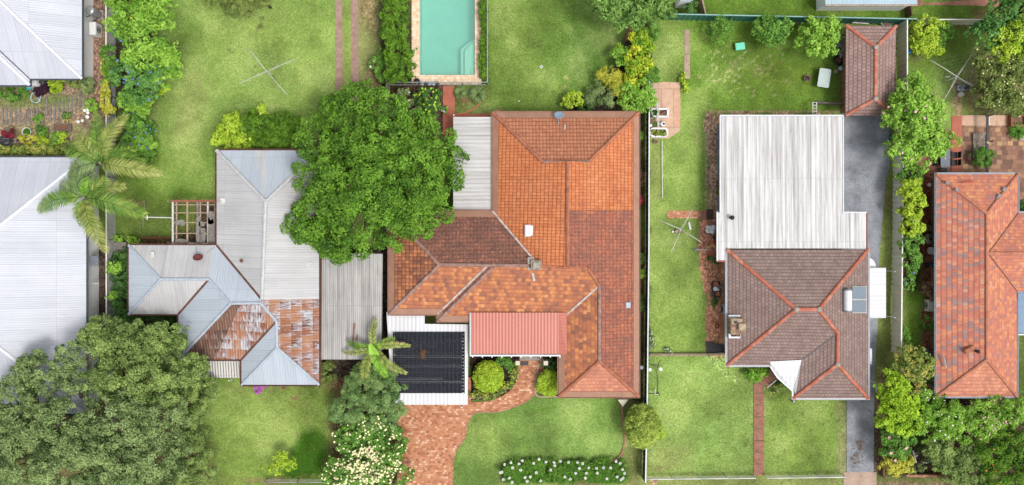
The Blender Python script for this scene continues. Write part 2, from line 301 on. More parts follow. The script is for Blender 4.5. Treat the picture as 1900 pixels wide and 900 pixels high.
M['gutter_dark'] = m_plain('gutter_dark', (0.09,0.10,0.12), 0.4, 0.2)
M['ridge_white'] = m_plain('ridge_white', (0.66,0.67,0.70), 0.4, 0.1)
M['ridge_grey'] = m_plain('ridge_grey', (0.50,0.50,0.50), 0.5, 0.25)
M['ridge_blue'] = m_plain('ridge_blue', (0.40,0.45,0.515), 0.5, 0.2)
M['wall_white'] = m_plain('wall_white', (0.82,0.82,0.82), 0.7, 0.08)
M['wall_cream'] = m_plain('wall_cream', (0.55,0.50,0.40), 0.8, 0.12)
M['wall_blue'] = m_plain('wall_blue', (0.17,0.25,0.36), 0.6, 0.15)
M['wall_brick'] = m_cells('wall_brick', [(0.0,(0.22,0.08,0.05)),(0.6,(0.32,0.13,0.08)),(1.0,(0.40,0.2,0.13))], 0.24, 0.09, mortar=(0.35,0.3,0.26), msize=0.01, coord='POS')
M['wall_dark'] = m_plain('wall_dark', (0.12,0.10,0.09), 0.8, 0.3)
M['glass'] = m_plain('glass', (0.03,0.04,0.05), 0.08, 0.1, spec=0.6)
M['white'] = m_plain('white', (0.70,0.70,0.69), 0.45, 0.1)
M['white_old'] = m_plain('white_old', (0.60,0.58,0.53), 0.6, 0.35, 4)
M['black'] = m_plain('black', (0.015,0.016,0.018), 0.5, 0.3)
M['char'] = m_plain('char', (0.045,0.047,0.052), 0.5, 0.3)
M['rubber'] = m_plain('rubber', (0.015,0.018,0.026), 0.6, 0.5, 5, spec=0.12)
M['steel'] = m_plain('steel', (0.42,0.43,0.44), 0.35, 0.2, metal=0.5)
M['galv'] = m_plain('galv', (0.36,0.37,0.36), 0.5, 0.3, 5)
M['pipe_light'] = m_plain('pipe_light', (0.55,0.54,0.50), 0.5, 0.2)
M['wood_grey'] = m_plain('wood_grey', (0.24,0.215,0.19), 0.85, 0.5, 5)
M['wood_brown'] = m_plain('wood_brown', (0.20,0.11,0.065), 0.85, 0.5, 5)
M['wood_pale'] = m_plain('wood_pale', (0.42,0.32,0.22), 0.8, 0.35, 4)
M['wood_red'] = m_plain('wood_red', (0.27,0.10,0.06), 0.8, 0.3, 4)
M['bark'] = m_plain('bark', (0.13,0.09,0.065), 0.9, 0.45, 6)
M['bark_pale'] = m_plain('bark_pale', (0.30,0.25,0.20), 0.9, 0.4, 6)
M['brick_edge'] = m_cells('brick_edge', [(0.0,(0.28,0.09,0.05)),(0.6,(0.42,0.16,0.10)),(1.0,(0.5,0.28,0.2))], 0.23, 0.11, mortar=(0.3,0.22,0.17), msize=0.012, coord='POS')
M['green_metal'] = m_plain('green_metal', (0.045,0.17,0.14), 0.45, 0.2)
M['green_cap'] = m_plain('green_cap', (0.22,0.40,0.36), 0.45, 0.15)
M['cream_metal'] = m_plain('cream_metal', (0.76,0.72,0.59), 0.5, 0.12)
M['cream_cap'] = m_plain('cream_cap', (0.72,0.69,0.62), 0.5, 0.1)
M['mint'] = m_plain('mint', (0.16,0.62,0.42), 0.45, 0.12)
M['blue'] = m_plain('blue', (0.04,0.28,0.72), 0.4, 0.15)
M['teal'] = m_plain('teal', (0.05,0.36,0.40), 0.5, 0.2)
M['pale_blue'] = m_plain('pale_blue', (0.36,0.42,0.48), 0.4, 0.15)
M['slate'] = m_plain('slate', (0.17,0.19,0.22), 0.4, 0.15)
M['terracotta'] = m_plain('terracotta', (0.45,0.17,0.085), 0.8, 0.25)
M['concrete'] = m_plain('concrete', (0.36,0.32,0.27), 0.85, 0.3, 2)
M['red_conc'] = m_plain('red_conc', (0.43,0.135,0.085), 0.75, 0.22, 1.5)
M['old_path'] = m_plain('old_path', (0.32,0.15,0.105), 0.9, 0.4, 2.5)
M['track'] = m_plain('track', (0.37,0.245,0.19), 0.9, 0.35, 2.5)
M['apron'] = m_plain('apron', (0.44,0.32,0.25), 0.9, 0.3, 1.5)
M['asphalt'] = m_plain('asphalt', (0.29,0.305,0.335), 0.92, 0.45, 0.8)
M['paver_orange'] = m_cells('paver_orange', [(0.0,(0.32,0.12,0.06)),(0.3,(0.46,0.19,0.095)),(0.8,(0.54,0.255,0.135)),(1.0,(0.66,0.42,0.28))], 0.23, 0.17, mortar=(0.32,0.165,0.10), msize=0.012, coord='POS', offset=0.5)
M['paver_tan'] = m_cells('paver_tan', [(0.0,(0.64,0.45,0.29)),(0.5,(0.74,0.56,0.38)),(1.0,(0.80,0.66,0.50))], 0.24, 0.24, mortar=(0.60,0.42,0.27), msize=0.012, coord='POS', offset=0.0)
M['paver_brown'] = m_cells('paver_brown', [(0.0,(0.14,0.075,0.055)),(0.5,(0.27,0.14,0.09)),(0.8,(0.34,0.2,0.12)),(1.0,(0.46,0.28,0.14))], 0.42, 0.36, mortar=(0.17,0.10,0.07), msize=0.012, coord='POS', offset=0.3, dirt=(0.15,0.10,0.075), dfrac=0.35)
M['paver_slab'] = m_cells('paver_slab', [(0.0,(0.46,0.31,0.22)),(0.6,(0.56,0.40,0.29)),(1.0,(0.56,0.32,0.22))], 0.9, 3.0, mortar=(0.28,0.17,0.12), msize=0.015, coord='POS', offset=0.3, dirt=(0.50,0.20,0.13), dfrac=0.28)
M['pool_step'] = m_plain('pool_step', (0.80,0.84,0.76), 0.7, 0.05)
M['pool_shell'] = m_plain('pool_shell', (0.50,0.69,0.63), 0.7, 0.08, 1.0)
# leaves
LV = {'gum': ((0.045,0.085,0.022),(0.32,0.43,0.155)), 'gum_warm': ((0.05,0.095,0.018),(0.33,0.45,0.125)), 'big': ((0.015,0.065,0.005),(0.185,0.375,0.035)), 'vivid': ((0.11,0.25,0.008),(0.44,0.66,0.04)), 'sage': ((0.045,0.12,0.018),(0.27,0.46,0.10)), 'dull': ((0.12,0.20,0.02),(0.50,0.62,0.12)), 'green': ((0.035,0.12,0.012),(0.20,0.40,0.06)),
 'deep': ((0.02,0.07,0.012),(0.10,0.22,0.05)), 'lime': ((0.17,0.30,0.01),(0.50,0.66,0.06)), 'bright': ((0.08,0.22,0.012),(0.34,0.58,0.08)),
 'olive': ((0.07,0.11,0.02),(0.28,0.36,0.09)), 'conifer': ((0.022,0.08,0.006),(0.17,0.33,0.025)), 'blueish': ((0.025,0.11,0.018),(0.18,0.38,0.085)),
 'golden': ((0.24,0.28,0.02),(0.62,0.60,0.08)), 'silver': ((0.06,0.13,0.03),(0.28,0.43,0.14)), 'dusty': ((0.07,0.13,0.03),(0.32,0.42,0.16)), 'palm': ((0.06,0.12,0.03),(0.24,0.34,0.10))}
for k, (a_, b_) in LV.items(): M['leaf_'+k] = m_leaf('leaf_'+k, a_, b_)
M['leaf_palm'] = m_leaf('leaf_palm', (0.03,0.09,0.01), (0.19,0.33,0.05), third=(0.46,0.46,0.11))
M['leaf_palmdry'] = m_leaf('leaf_palmdry', (0.08,0.14,0.02), (0.36,0.40,0.10), third=(0.66,0.54,0.30))
M['leaf_croton'] = m_leaf('leaf_croton', (0.06,0.19,0.012), (0.32,0.48,0.03), third=(0.80,0.74,0.05))
M['leaf_hedge_mix'] = m_leaf('leaf_hedge_mix', (0.06,0.12,0.018), (0.30,0.38,0.07), third=(0.58,0.42,0.12))
M['leaf_white'] = m_leaf('leaf_white', (0.16,0.26,0.06), (0.35,0.45,0.14), third=(0.8,0.78,0.62))
M['leaf_red'] = m_leaf('leaf_red', (0.10,0.01,0.02), (0.35,0.03,0.06))
M['leaf_plum'] = m_leaf('leaf_plum', (0.025,0.008,0.02), (0.07,0.025,0.05))
M['leaf_dry'] = m_leaf('leaf_dry', (0.16,0.09,0.05), (0.38,0.24,0.14))
for k, c in (('fl_white', (0.80,0.79,0.74)), ('fl_cream', (0.85,0.78,0.45)), ('fl_pink', (0.70,0.38,0.45)), ('fl_blue', (0.14,0.22,0.62)), ('fl_magenta', (0.42,0.07,0.42)), ('fl_orange', (0.70,0.20,0.04)), ('fl_yellow', (0.75,0.6,0.03))):
    M[k] = m_plain(k, c, 0.6, 0.12)
# ---------------------------------------------------------------- foliage
def nrm(a): return a/np.maximum(1e-9, np.linalg.norm(a, axis=1, keepdims=True))
def quadmesh(name, V, rnd, mat, parent, org, uv=None):       # V: (n,4,3) world coordinates
    n = len(V); me = bpy.data.meshes.new(name)
    co = (V-np.array(org)[None, None, :]).reshape(-1, 3).astype(np.float32)
    me.vertices.add(4*n); me.vertices.foreach_set('co', co.ravel())
    me.loops.add(4*n); me.loops.foreach_set('vertex_index', np.arange(4*n, dtype=np.int32))
    me.polygons.add(n); me.polygons.foreach_set('loop_start', np.arange(0, 4*n, 4, dtype=np.int32)); me.polygons.foreach_set('loop_total', np.full(n, 4, dtype=np.int32))
    me.update(calc_edges=True)
    at = me.attributes.new('rnd', 'FLOAT', 'FACE'); at.data.foreach_set('value', rnd.astype(np.float32))
    return finish(name, me, mat, parent, Vector(org))
def leaves(C, Nn, L, W, rng, aspect_dir=None, jit=0.5):
    n = len(C); Nn = nrm(Nn+np.array([0, 0, 0.35])+rng.normal(0, jit, (n, 3)))
    t = rng.normal(0, 1, (n, 3)) if aspect_dir is None else aspect_dir+rng.normal(0, 0.35, (n, 3))
    t = nrm(t-(t*Nn).sum(1, keepdims=True)*Nn); s = np.cross(Nn, t)
    l = (L*rng.uniform(0.7, 1.3, n))[:, None]; w_ = (W*rng.uniform(0.7, 1.3, n))[:, None]
    b = C-t*l*0.5; tip = C+t*l*0.5-Nn*l*0.12
    return np.stack([b, C+s*w_*0.5+Nn*w_*0.12, tip, C-s*w_*0.5+Nn*w_*0.12], 1)
def crown_pts(blobs, dens, rng, csz, low=-0.35, gaps=0.0, la=0.008, neat=False):
    """blobs: world ellipsoids (x,y,z,rx,ry,rz). Leaf points sit on many small clumps spread over and inside each ellipsoid."""
    Cs, Ns, Rn = [], [], []
    for (x, y, z, rx, ry, rz) in blobs:
        area = 4*math.pi*((rx*ry)**1.6/3+(rx*rz)**1.6/3+(ry*rz)**1.6/3)**(1/1.6)
        m = max(5, int(area*(2.4 if neat else 0.62)/(csz*csz*1.6)))
        d = nrm(rng.normal(0, 1, (m*3, 3))); d = d[d[:, 2] > low][:m]
        rad = rng.uniform(0.42, 1.0, len(d))**0.6; spr = rng.uniform(0, 1, len(d)) < 0.13; spr &= (not neat); rad = rng.uniform(0.85, 0.97, len(d)) if neat else rad; rad = np.where(spr, rng.uniform(1.0, 1.22, len(d)), rad)
        lump = 1+(0.04 if neat else 0.2)*np.sin(3*d[:, 0]+x*7)*np.cos(4*d[:, 1]+y*5)
        cc = np.array([x, y, z])+d*np.array([rx, ry, rz])*(rad*lump)[:, None]
        keep = rng.uniform(0, 1, len(cc)) > gaps; cc = cc[keep]; d = d[keep]
        cr = csz*rng.uniform(0.5, 1.3, len(cc))*np.where(spr[keep], 0.6, 1.0); tone = rng.normal(0, 0.17, len(cc))
        k = np.maximum(4, (dens/12*1.45*math.pi*cr*cr/la).astype(int))
        idx = np.repeat(np.arange(len(cc)), k)
        dd = nrm(rng.normal(0, 1, (len(idx), 3))+d[idx]*0.55+np.array([0, 0, 0.45]))
        rr = cr[idx]*rng.uniform(0.35, 1.0, len(idx))**0.5
        p = cc[idx]+dd*rr[:, None]*np.array([1, 1, 0.8])
        p[:, 2] = np.maximum(p[:, 2], 0.04)
        Cs.append(p); Ns.append(nrm(dd+np.array([0, 0, 0.35]))); Rn.append(0.5+tone[idx]+rng.normal(0, 0.17, len(idx)))
    return np.concatenate(Cs), np.concatenate(Ns), np.clip(np.concatenate(Rn), 0, 1)
def wblobs(blobs):      # (px,py,rx_px,ry_px,zc,rz) -> world
    o = []
    for (px, py, rx, ry, zc, rz) in blobs:
        p = P(px, py, zc); k = S*(H-zc)/H; o.append((p.x, p.y, zc, rx*k, ry*k, rz))
    return o
SEED = [11]
def plant(name, label, cat, blobs, leaf, size=(0.2, 0.1), csz=0.35, dens=9, flowers=None, group=None, base=None, trunk_r=0.05, bark='bark', gaps=0.0, low=-0.35, tree=False, jit=0.5, extra_limbs=0, neat=False):
    SEED[0] += 1; rng = np.random.default_rng(SEED[0]); wb = wblobs(blobs)
    if base is None:
        bx = sum(b[0]*b[3] for b in wb)/sum(b[3] for b in wb); by = sum(b[1]*b[3] for b in wb)/sum(b[3] for b in wb)
    else: bx, by = P(*base)[:2]
    t = thing(name, label, cat, (bx, by, 0), group); org = ORG[t]
    C, Nn, rn = crown_pts(wb, dens, rng, csz, low, gaps, 0.5*size[0]*size[1], neat)
    V = leaves(C, Nn, size[0], size[1], rng, jit=jit)
    quadmesh('crown' if tree else 'foliage', V, rn, M['leaf_'+leaf], t, org)
    if flowers:
        fm, cnt, fs = flowers[:3]
        top = np.where(Nn[:, 2] > 0.45)[0]; pick = rng.choice(top, min(cnt, len(top)), replace=False)
        Fc = C[pick]+np.array([0, 0, 0.06])+Nn[pick]*0.06
        if len(flowers) > 3:
            ok = rng.uniform(0, 1, len(Fc)) < np.array([flowers[3](p) for p in Fc]); Fc = Fc[ok]; pick = pick[ok]
        F1 = leaves(Fc, Nn[pick]+[0, 0, 1], fs, fs*0.8, rng, jit=0.3)
        F2 = leaves(Fc+[0, 0, 0.03], Nn[pick]+[0, 0, 1], fs, fs*0.8, rng, jit=0.5)
        F = np.concatenate([F1, F2]); quadmesh('blossom', F, rng.uniform(0, 1, len(F)), M[fm], t, org)
    mb = MB(); zt = max(b[2] for b in wb)
    ctr = Vector((sum(b[0] for b in wb)/len(wb), sum(b[1] for b in wb)/len(wb), zt))
    fork = Vector((bx, by, max(0.15, zt*0.45)))
    fork = fork.lerp(Vector((ctr.x, ctr.y, fork.z)), 0.35)
    mb.path([(bx, by, 0), ((bx+fork.x)/2+0.03, (by+fork.y)/2, fork.z/2), fork], trunk_r*1.3, 9, trunk_r)
    for b in wb:
        e = Vector((b[0], b[1], b[2]+b[5]*0.35)); mid = fork.lerp(e, 0.5)+Vector((rng.uniform(-.2, .2)*b[3], rng.uniform(-.2, .2)*b[4], 0))
        mb.path([fork, mid, e], trunk_r*0.75, 7, trunk_r*0.2)
        for q in range(3+extra_limbs):
            a = rng.uniform(0, 6.28); f = Vector((b[0]+math.cos(a)*b[3]*0.75, b[1]+math.sin(a)*b[4]*0.75, b[2]+b[5]*rng.uniform(0, 0.55)))
            mb.path([mid, mid.lerp(f, 0.55)+Vector((0, 0, 0.05)), f], trunk_r*0.4, 5, trunk_r*0.1)
    obj('trunk' if tree else 'stem', mb, M[bark], t, smooth=True)
    return t
def straps(name, label, cat, px, py, rpx, h, n, leaf, wd=0.05, group=None, kind=None, clumps=None, flowers=None):
    """strap-leaved plant: arching blades from one or more clump centres"""
    SEED[0] += 1; rng = np.random.default_rng(SEED[0]); c = P(px, py, h*0.6); r = rpx*S
    t = thing(name, label, cat, (c.x, c.y, 0), group)
    if kind: t['kind'] = kind
    cl = clumps if clumps is not None else [(c.x, c.y, r)]
    V = []; rr = []
    for (x, y, rad) in cl:
        a = rng.uniform(0, 2*math.pi, n); ln = rad*rng.uniform(0.5, 1.1, n); st = rng.uniform(0, 0.15, n)*rad
        d = np.stack([np.cos(a), np.sin(a), 0*a], 1); s = np.stack([-np.sin(a), np.cos(a), 0*a], 1)*wd/2
        hh = h*rng.uniform(0.6, 1.1, n); tone = np.clip(rng.normal(0.5, 0.22, n), 0, 1); prev = None
        for i, (f, zz, wf) in enumerate(((0, 0.05, 0.7), (0.25, 0.75, 1.0), (0.6, 1.0, 1.0), (0.85, 0.8, 0.7), (1.0, 0.5, 0.1))):
            p = np.array([x, y, 0])+d*(st+ln*f)[:, None]; p[:, 2] = hh*zz
            cur = (p-s*wf, p+s*wf)
            if prev is not None: V.append(np.stack([prev[0], prev[1], cur[1], cur[0]], 1)); rr.append(tone)
            prev = cur
    quadmesh('foliage', np.concatenate(V), np.concatenate(rr), M['leaf_'+leaf], t, ORG[t]); return t
def palm(name, label, cpx, cpy, zc, fronds, base, wide=0.75, bark='bark_pale', trunk_r=0.16, group=None):
    """fronds: (tip px, tip py, tip z, dryness material, half leaflet length)"""
    SEED[0] += 1; rng = np.random.default_rng(SEED[0])
    b = P(*base); c = P(cpx, cpy, zc); t = thing(name, label, 'palm', (b.x, b.y, 0), group)
    mb = MB(); mb.path([(b.x, b.y, 0), (b.x*0.6+c.x*0.4, b.y*0.6+c.y*0.4, zc*0.45), (c.x, c.y, zc-0.1)], trunk_r*1.25, 12, trunk_r*0.8)
    mb.path([(c.x, c.y, zc-0.5), (c.x, c.y, zc+0.15)], trunk_r*1.3, 10, trunk_r*0.4); obj('trunk', mb, M[bark], t, smooth=True)
    for (tx, ty, tz, mt, lw) in fronds:
        e = P(tx, ty, tz); dv = e-c; hl = math.hypot(dv.x, dv.y); side = Vector((-dv.y, dv.x, 0)).normalized()
        curve = rng.uniform(-0.10, 0.10)*hl; rise = hl*0.22+max(0, (zc-tz))*0.3
        pts = []
        for i in range(19):
            f = i/18; p = c.lerp(e, f)+side*(curve*math.sin(math.pi*f)); p.z += rise*math.sin(math.pi*min(1, f*1.0))*(1-f*0.25); pts.append(p)
        rm = MB().path(pts, 0.035, 6, 0.008); fr = obj('frond', rm, M['leaf_'+mt], t)
        V = []; rn = []
        n = int(hl/0.045)
        for i in range(n):
            f = 0.08+0.92*i/n; q = f*18; k = min(17, int(q)); p = pts[k].lerp(pts[k+1], q-k); tang = (pts[k+1]-pts[k]).normalized()
            sd_ = tang.cross(Vector((0, 0, 1))).normalized()
            for sg in (-1, 1):
                if rng.uniform() < 0.06: continue
                ll = lw*(math.sin(math.pi*min(1, 0.12+f*0.86))**0.6)*rng.uniform(0.75, 1.12)+0.08
                dr = (sd_*sg*0.88+tang*(0.45+0.4*f)+Vector((0, 0, rng.uniform(-0.02, 0.30)-0.15*f))).normalized()
                m = p+dr*ll*0.55; tip = p+dr*ll; tip.z -= ll*rng.uniform(0.12, 0.4)
                ww = tang*rng.uniform(0.022, 0.036)+Vector((0, 0, rng.uniform(-0.015, 0.015)))
                tone = min(1, max(0, 0.28+0.30*f*f+rng.normal(0, 0.16)))
                V.append([p-ww*0.6, p+ww*0.6, m+ww, m-ww]); V.append([m-ww, m+ww, tip+ww*0.15, tip-ww*0.15]); rn += [tone, min(1, tone+0.12)]
        quadmesh('leaflets', np.array([[tuple(v) for v in q4] for q4 in V]), np.array(rn), M['leaf_'+mt], fr, ORG[t])
    return t

# ---------------------------------------------------------------- roofs and houses
def facet_mesh(name, facets, V, mats, parent, outline, ze, th=0.14):
    """facets: (keys, material). UVs in metres: u along the eave, v up the slope, so ribs and tile courses follow each plane."""
    org = ORG[parent]; me = bpy.data.meshes.new(name); vs, fs, uvs, mi = [], [], [], []
    ml = []
    for keys, mk in facets:
        pts = [V[k] if isinstance(k, str) else P(*k) for k in keys]
        c = Vector((0,0,0))
        for i in range(len(pts)): c += (pts[i]-pts[0]).cross(pts[(i+1) % len(pts)]-pts[0])
        if c.z < -1e-6: pts = pts[::-1]; c = -c
        nn = c.normalized(); u = Vector((0,0,1)).cross(nn)
        u = Vector((1,0,0)) if u.length < 1e-3 else u.normalized(); v = nn.cross(u)
        b = len(vs); vs += [p-org for p in pts]; fs.append(tuple(range(b, b+len(pts)))); uvs += [(p.dot(u), p.dot(v)) for p in pts]
        if mk not in ml: ml.append(mk)
        mi.append(ml.index(mk))
    n = len(outline); b = len(vs)         # soffit and fascia
    top = [Vector((x, y, ze-0.004))-org for x, y in outline]; bot = [Vector((x, y, ze-th))-org for x, y in outline]
    vs += top+bot
    for i in range(n): fs.append((b+i, b+(i+1) % n, b+n+(i+1) % n, b+n+i)); uvs += [(0,0)]*4; mi.append(len(ml))
    fs.append(tuple(b+n+i for i in range(n))); uvs += [(0,0)]*n; mi.append(len(ml))
    me.from_pydata(vs, [], fs); ul = me.uv_layers.new(name='UVMap'); ul.data.foreach_set('uv', np.array(uvs, dtype=np.float32).ravel())
    for k in ml: me.materials.append(M[k])
    me.materials.append(M['gutter_white'] if mats is None else M[mats])
    me.polygons.foreach_set('material_index', mi); me.update()
    return finish(name, me, None, parent, org)
def caps(name, segs, V, mat, roof, r=0.13):
    for seg in segs:
        a, b = seg[0], seg[1]; a = V[a] if isinstance(a, str) else P(*a); b = V[b] if isinstance(b, str) else P(*b)
        mb = MB(); L = (b-a).length; n = max(1, int(L/0.42)) if len(seg) < 3 else 1
        for i in range(n):
            p, q = a.lerp(b, i/n), a.lerp(b, (i+1)/n); p = p+Vector((0,0,0.004*(i % 2))); mb.path([p, q], r, 8, r*0.93)
        obj(name, mb, M[mat], roof)
def walls(t, outline, ze, overhang, mat, th=0.2, windows=True, wcol='white', skip=()):
    o = inset(outline, overhang); i = inset(o, th); mb = MB().ring(o, i, -0.1, ze-0.05); obj('wall', mb, M[mat], t)
    if not windows: return o
    n = len(o); ar = sum(o[k][0]*o[(k+1)%n][1]-o[(k+1)%n][0]*o[k][1] for k in range(n)); door = False
    for k in range(n):
        a, b = Vector(o[k]), Vector(o[(k+1) % n]); L = (b-a).length
        if k in skip or L < 2.6 or abs(a.x+b.x)/2 > 44 or abs(a.y+b.y)/2 > 22: continue
        d = (b-a).normalized(); nn = Vector((d.y, -d.x)) if ar > 0 else Vector((-d.y, d.x)); m = max(1, int(L/3.4))
        for j in range(m):
            c = a+d*L*(j+0.5)/m+nn*0.02; rot = math.atan2(d.y, d.x)
            if not door and j == m//2 and L > 5:
                dr = obj('door', MB().cbox(c.x, c.y, 0.15, 0.9, 0.09, 2.05, rot, 0.02), M['wood_brown'], t); obj('handle', MB().ball((c.x+d.x*0.35+nn.x*0.07, c.y+d.y*0.35+nn.y*0.07, 1.1), 0.035), M['steel'], dr, smooth=True); door = True; continue
            f = obj('window', MB().ring([(c+d*x+nn*y)[:] for x, y in ((-.75,-.05),(.75,-.05),(.75,.06),(-.75,.06))], [(c+d*x+nn*y)[:] for x, y in ((-.74,-.045),(.74,-.045),(.74,.055),(-.74,.055))], 0.88, 0.94), M[wcol], t)
            fm = MB()
            for z in (0.95, 2.05): fm.box(c.x, c.y, z, 1.44, 0.08, 0.055, rot)
            for x in (-0.7, 0, 0.7): fm.box(c.x+d.x*x, c.y+d.y*x, 1.007, 0.05, 0.075, 1.04, rot)
            obj('frame', fm, M[wcol], f); obj('pane', MB().box(c.x-nn.x*0.01, c.y-nn.y*0.01, 1.0, 1.38, 0.03, 1.05, rot), M['glass'], f)
    return o
def gutter(t, outline, ze, mat, w_=0.11, h=0.12, skip=()):
    mb = MB(); o = inset(outline, -w_/2-0.004); n = len(o)
    for k in range(n):
        if k in skip: continue
        a, b = Vector((*o[k], ze-0.045)), Vector((*o[(k+1) % n], ze-0.045)); d = (b-a).normalized()
        nn = Vector((d.y, -d.x, 0))
        for off, hh, zz, ww in ((0, 0.02, -0.04, w_), (w_/2-0.01, h, 0, 0.018), (-w_/2+0.01, h, 0, 0.018)):
            p, q = a+nn*off, b+nn*off; p.z += zz+0.001*k; q.z += zz+0.001*k; mb.bar(p-d*abs(off), q+d*abs(off), ww, hh)
    return obj('gutter', mb, M[mat], t)
def house(name, label, cat, V, facets, outline_keys, ze, overhang=0.5, wall='wall_white', gut='gutter_white', fascia=None, base=None, gskip=(), windows=True, wskip=()):
    V = {k: P(*v) for k, v in V.items()}
    ol = [tuple((V[k] if isinstance(k, str) else P(*k))[:2]) for k in outline_keys]
    cx = sum(p[0] for p in ol)/len(ol); cy = sum(p[1] for p in ol)/len(ol)
    t = thing(name, label, cat, (cx, cy, 0))
    rf = facet_mesh('roof', facets, V, fascia, t, ol, ze); walls(t, ol, ze, overhang, wall, windows=windows, skip=wskip)
    if gut: gutter(t, ol, ze, gut, skip=gskip)
    return t, rf, V, ol
def skillion(t, name, pts, mat, th=0.07, axis=None):      # pts: (px,py,z) corners of one sloping sheet with real thickness, as a part
    pv = [P(*p) for p in pts]; org = ORG[t]; n = len(pv)
    c = Vector((0,0,0))
    for i in range(n): c += (pv[i]-pv[0]).cross(pv[(i+1) % n]-pv[0])
    if c.z < 0: pv = pv[::-1]; c = -c
    nn = c.normalized(); u = Vector((0,0,1)).cross(nn); u = Vector((1,0,0)) if u.length < 1e-3 else u.normalized()
    if axis != 'free':
        ax = axis or ('x' if abs(u.x) > abs(u.y) else 'y'); u = Vector((1,0,0)) if ax == 'x' else Vector((0,1,0))
    v = nn.cross(u)
    me = bpy.data.meshes.new(name); vs = [p-org for p in pv]+[p-org-Vector((0,0,th)) for p in pv]
    fs = [tuple(range(n)), tuple(range(2*n-1, n-1, -1))]+[(i, n+i, n+(i+1) % n, (i+1) % n) for i in range(n)]
    me.from_pydata(vs, [], fs); ul = me.uv_layers.new(name='UVMap'); co = pv+pv
    ul.data.foreach_set('uv', np.array([(co[i].dot(u), co[i].dot(v)) for f in fs for i in f], dtype=np.float32).ravel())
    return finish(name, me, M[mat], t, org)

# ---------------------------------------------------------------- fences
def along(pts, step):
    out = []
    for a, b in zip(pts, pts[1:]):
        a, b = Vector(a), Vector(b); n = max(1, round((b-a).length/step))
        for i in range(n): out.append(a.lerp(b, i/n))
    out.append(Vector(pts[-1])); return out
def fence(name, label, px, h, style, cat='fence', step=2.4, mats=('wood_grey', 'wood_grey', 'wood_grey'), group=None):
    pts = XY(px); mid = Vector(pts[len(pts)//2]); t = thing(name, label, cat, (pts[0][0], pts[0][1], 0), group)
    ps = along(pts, step); pm, rm, sm = (M[m] for m in mats)
    for p in ps: obj('post', MB().cbox(p.x, p.y, -0.2, 0.07, 0.07, h+0.22, 0, 0.01), pm, t)
    if style == 'sheet':
        mb = MB(); zz = along(pts, 0.2); vs = []
        for i, p in enumerate(zz):
            a, b = zz[max(0, i-1)], zz[min(len(zz)-1, i+1)]; d = (b-a).normalized(); nn = Vector((-d.y, d.x))*(0.03 if i % 2 else -0.03)
            vs.append((p.x+nn.x, p.y+nn.y))
        n = len(vs); mb.add([(x, y, 0.03) for x, y in vs]+[(x, y, h-0.02) for x, y in vs], [(i, i+1, n+i+1, n+i) for i in range(n-1)])
        obj('panel', mb, sm, t); rb = MB()
        for a, b in zip(ps, ps[1:]):
            rb.bar((*a, h), (*b, h), 0.085, 0.05)
        obj('rail', rb, rm, t)
    elif style == 'paling':
        mb = MB()
        for i, p in enumerate(along(pts, 0.13)): mb.box(p.x, p.y, 0.03, 0.10 if i % 2 else 0.09, 0.10, h-0.05-0.03*((i*7) % 3)/3, 0)
        obj('palings', mb, sm, t); rb = MB()
        for a, b in zip(ps, ps[1:]):
            d = (b-a).normalized(); nn = Vector((-d.y, d.x))*0.09
            for z in (0.35, h-0.3): rb.bar((*(a+nn), z), (*(b+nn), z), 0.05, 0.09)
        obj('rail', rb, rm, t)
    elif style == 'pickets':        # open pool fence
        mb = MB()
        for p in along(pts, 0.12): mb.box(p.x, p.y, 0.1, 0.02, 0.02, h-0.12)
        obj('bars', mb, sm, t); rb = MB()
        for a, b in zip(ps, ps[1:]):
            for z in (0.12, h): rb.bar((*a, z), (*b, z), 0.045, 0.045)
        obj('rail', rb, rm, t)
    elif style == 'wire':
        mb = MB()
        for a, b in zip(ps, ps[1:]):
            n = int((b-a).length/0.3)
            for k in range(7): mb.bar((*a, 0.1+k*(h-0.15)/6), (*b, 0.1+k*(h-0.15)/6), 0.008, 0.008)
            for k in range(n): q = a.lerp(b, (k+0.5)/n); mb.bar((*q, 0.05), (*q, h-0.03), 0.006, 0.006)
        obj('mesh', mb, sm, t); rb = MB()
        for a, b in zip(ps, ps[1:]): rb.path([(*a, h), (*b, h)], 0.035, 8)
        obj('rail', rb, rm, t, smooth=True)
    elif style == 'glazed':     # slatted screen: top rail, lower rails and thin louvres
        mb = MB(); rb = MB()
        for a, b in zip(ps, ps[1:]):
            for k in range(8): mb.bar((*a, 0.15+k*h/8.6), (*b, 0.15+k*h/8.6), 0.03, 0.07)
            rb.bar((*a, h), (*b, h), 0.09, 0.05)
        obj('slats', mb, sm, t); obj('rail', rb, rm, t)
    return t
def clothesline(label, cx, cy, arms, z=2.15, mat='pipe_light', lines=(0.45, 0.65, 0.85)):
    c = P(cx, cy, z); t = thing('rotary_clothesline', label, 'clothesline', (c.x, c.y, 0))
    mb = MB(); mb.path([(c.x, c.y, 0), (c.x, c.y, z-0.35)], 0.04, 10); mb.lathe(c.x, c.y, [(0.07, z-0.4), (0.07, z-0.25)], 12); obj('pole', mb, M[mat], t, smooth=True)
    ends = [P(a, b, z+0.12) for a, b in arms]
    for e in ends:
        a = obj('arm', MB().path([(c.x, c.y, z-0.05), tuple(c.lerp(e, 0.5)+Vector((0,0,0.03))), tuple(e)], 0.028, 7, 0.022), M[mat], t, smooth=True)
        m = c.lerp(e, 0.42); obj('strut', MB().path([(c.x, c.y, z-0.38), (m.x, m.y, z+0.0)], 0.013, 6), M[mat], a, smooth=True)
    lb = MB(); ends.sort(key=lambda e: math.atan2(e.y-c.y, e.x-c.x))
    for f in lines:
        q = [c.lerp(e, f) for e in ends]
        for i in range(len(q)): lb.path([q[i], q[(i+1) % len(q)]], 0.004, 4, cap=False)
    obj('line', lb, M['steel'], t); return t
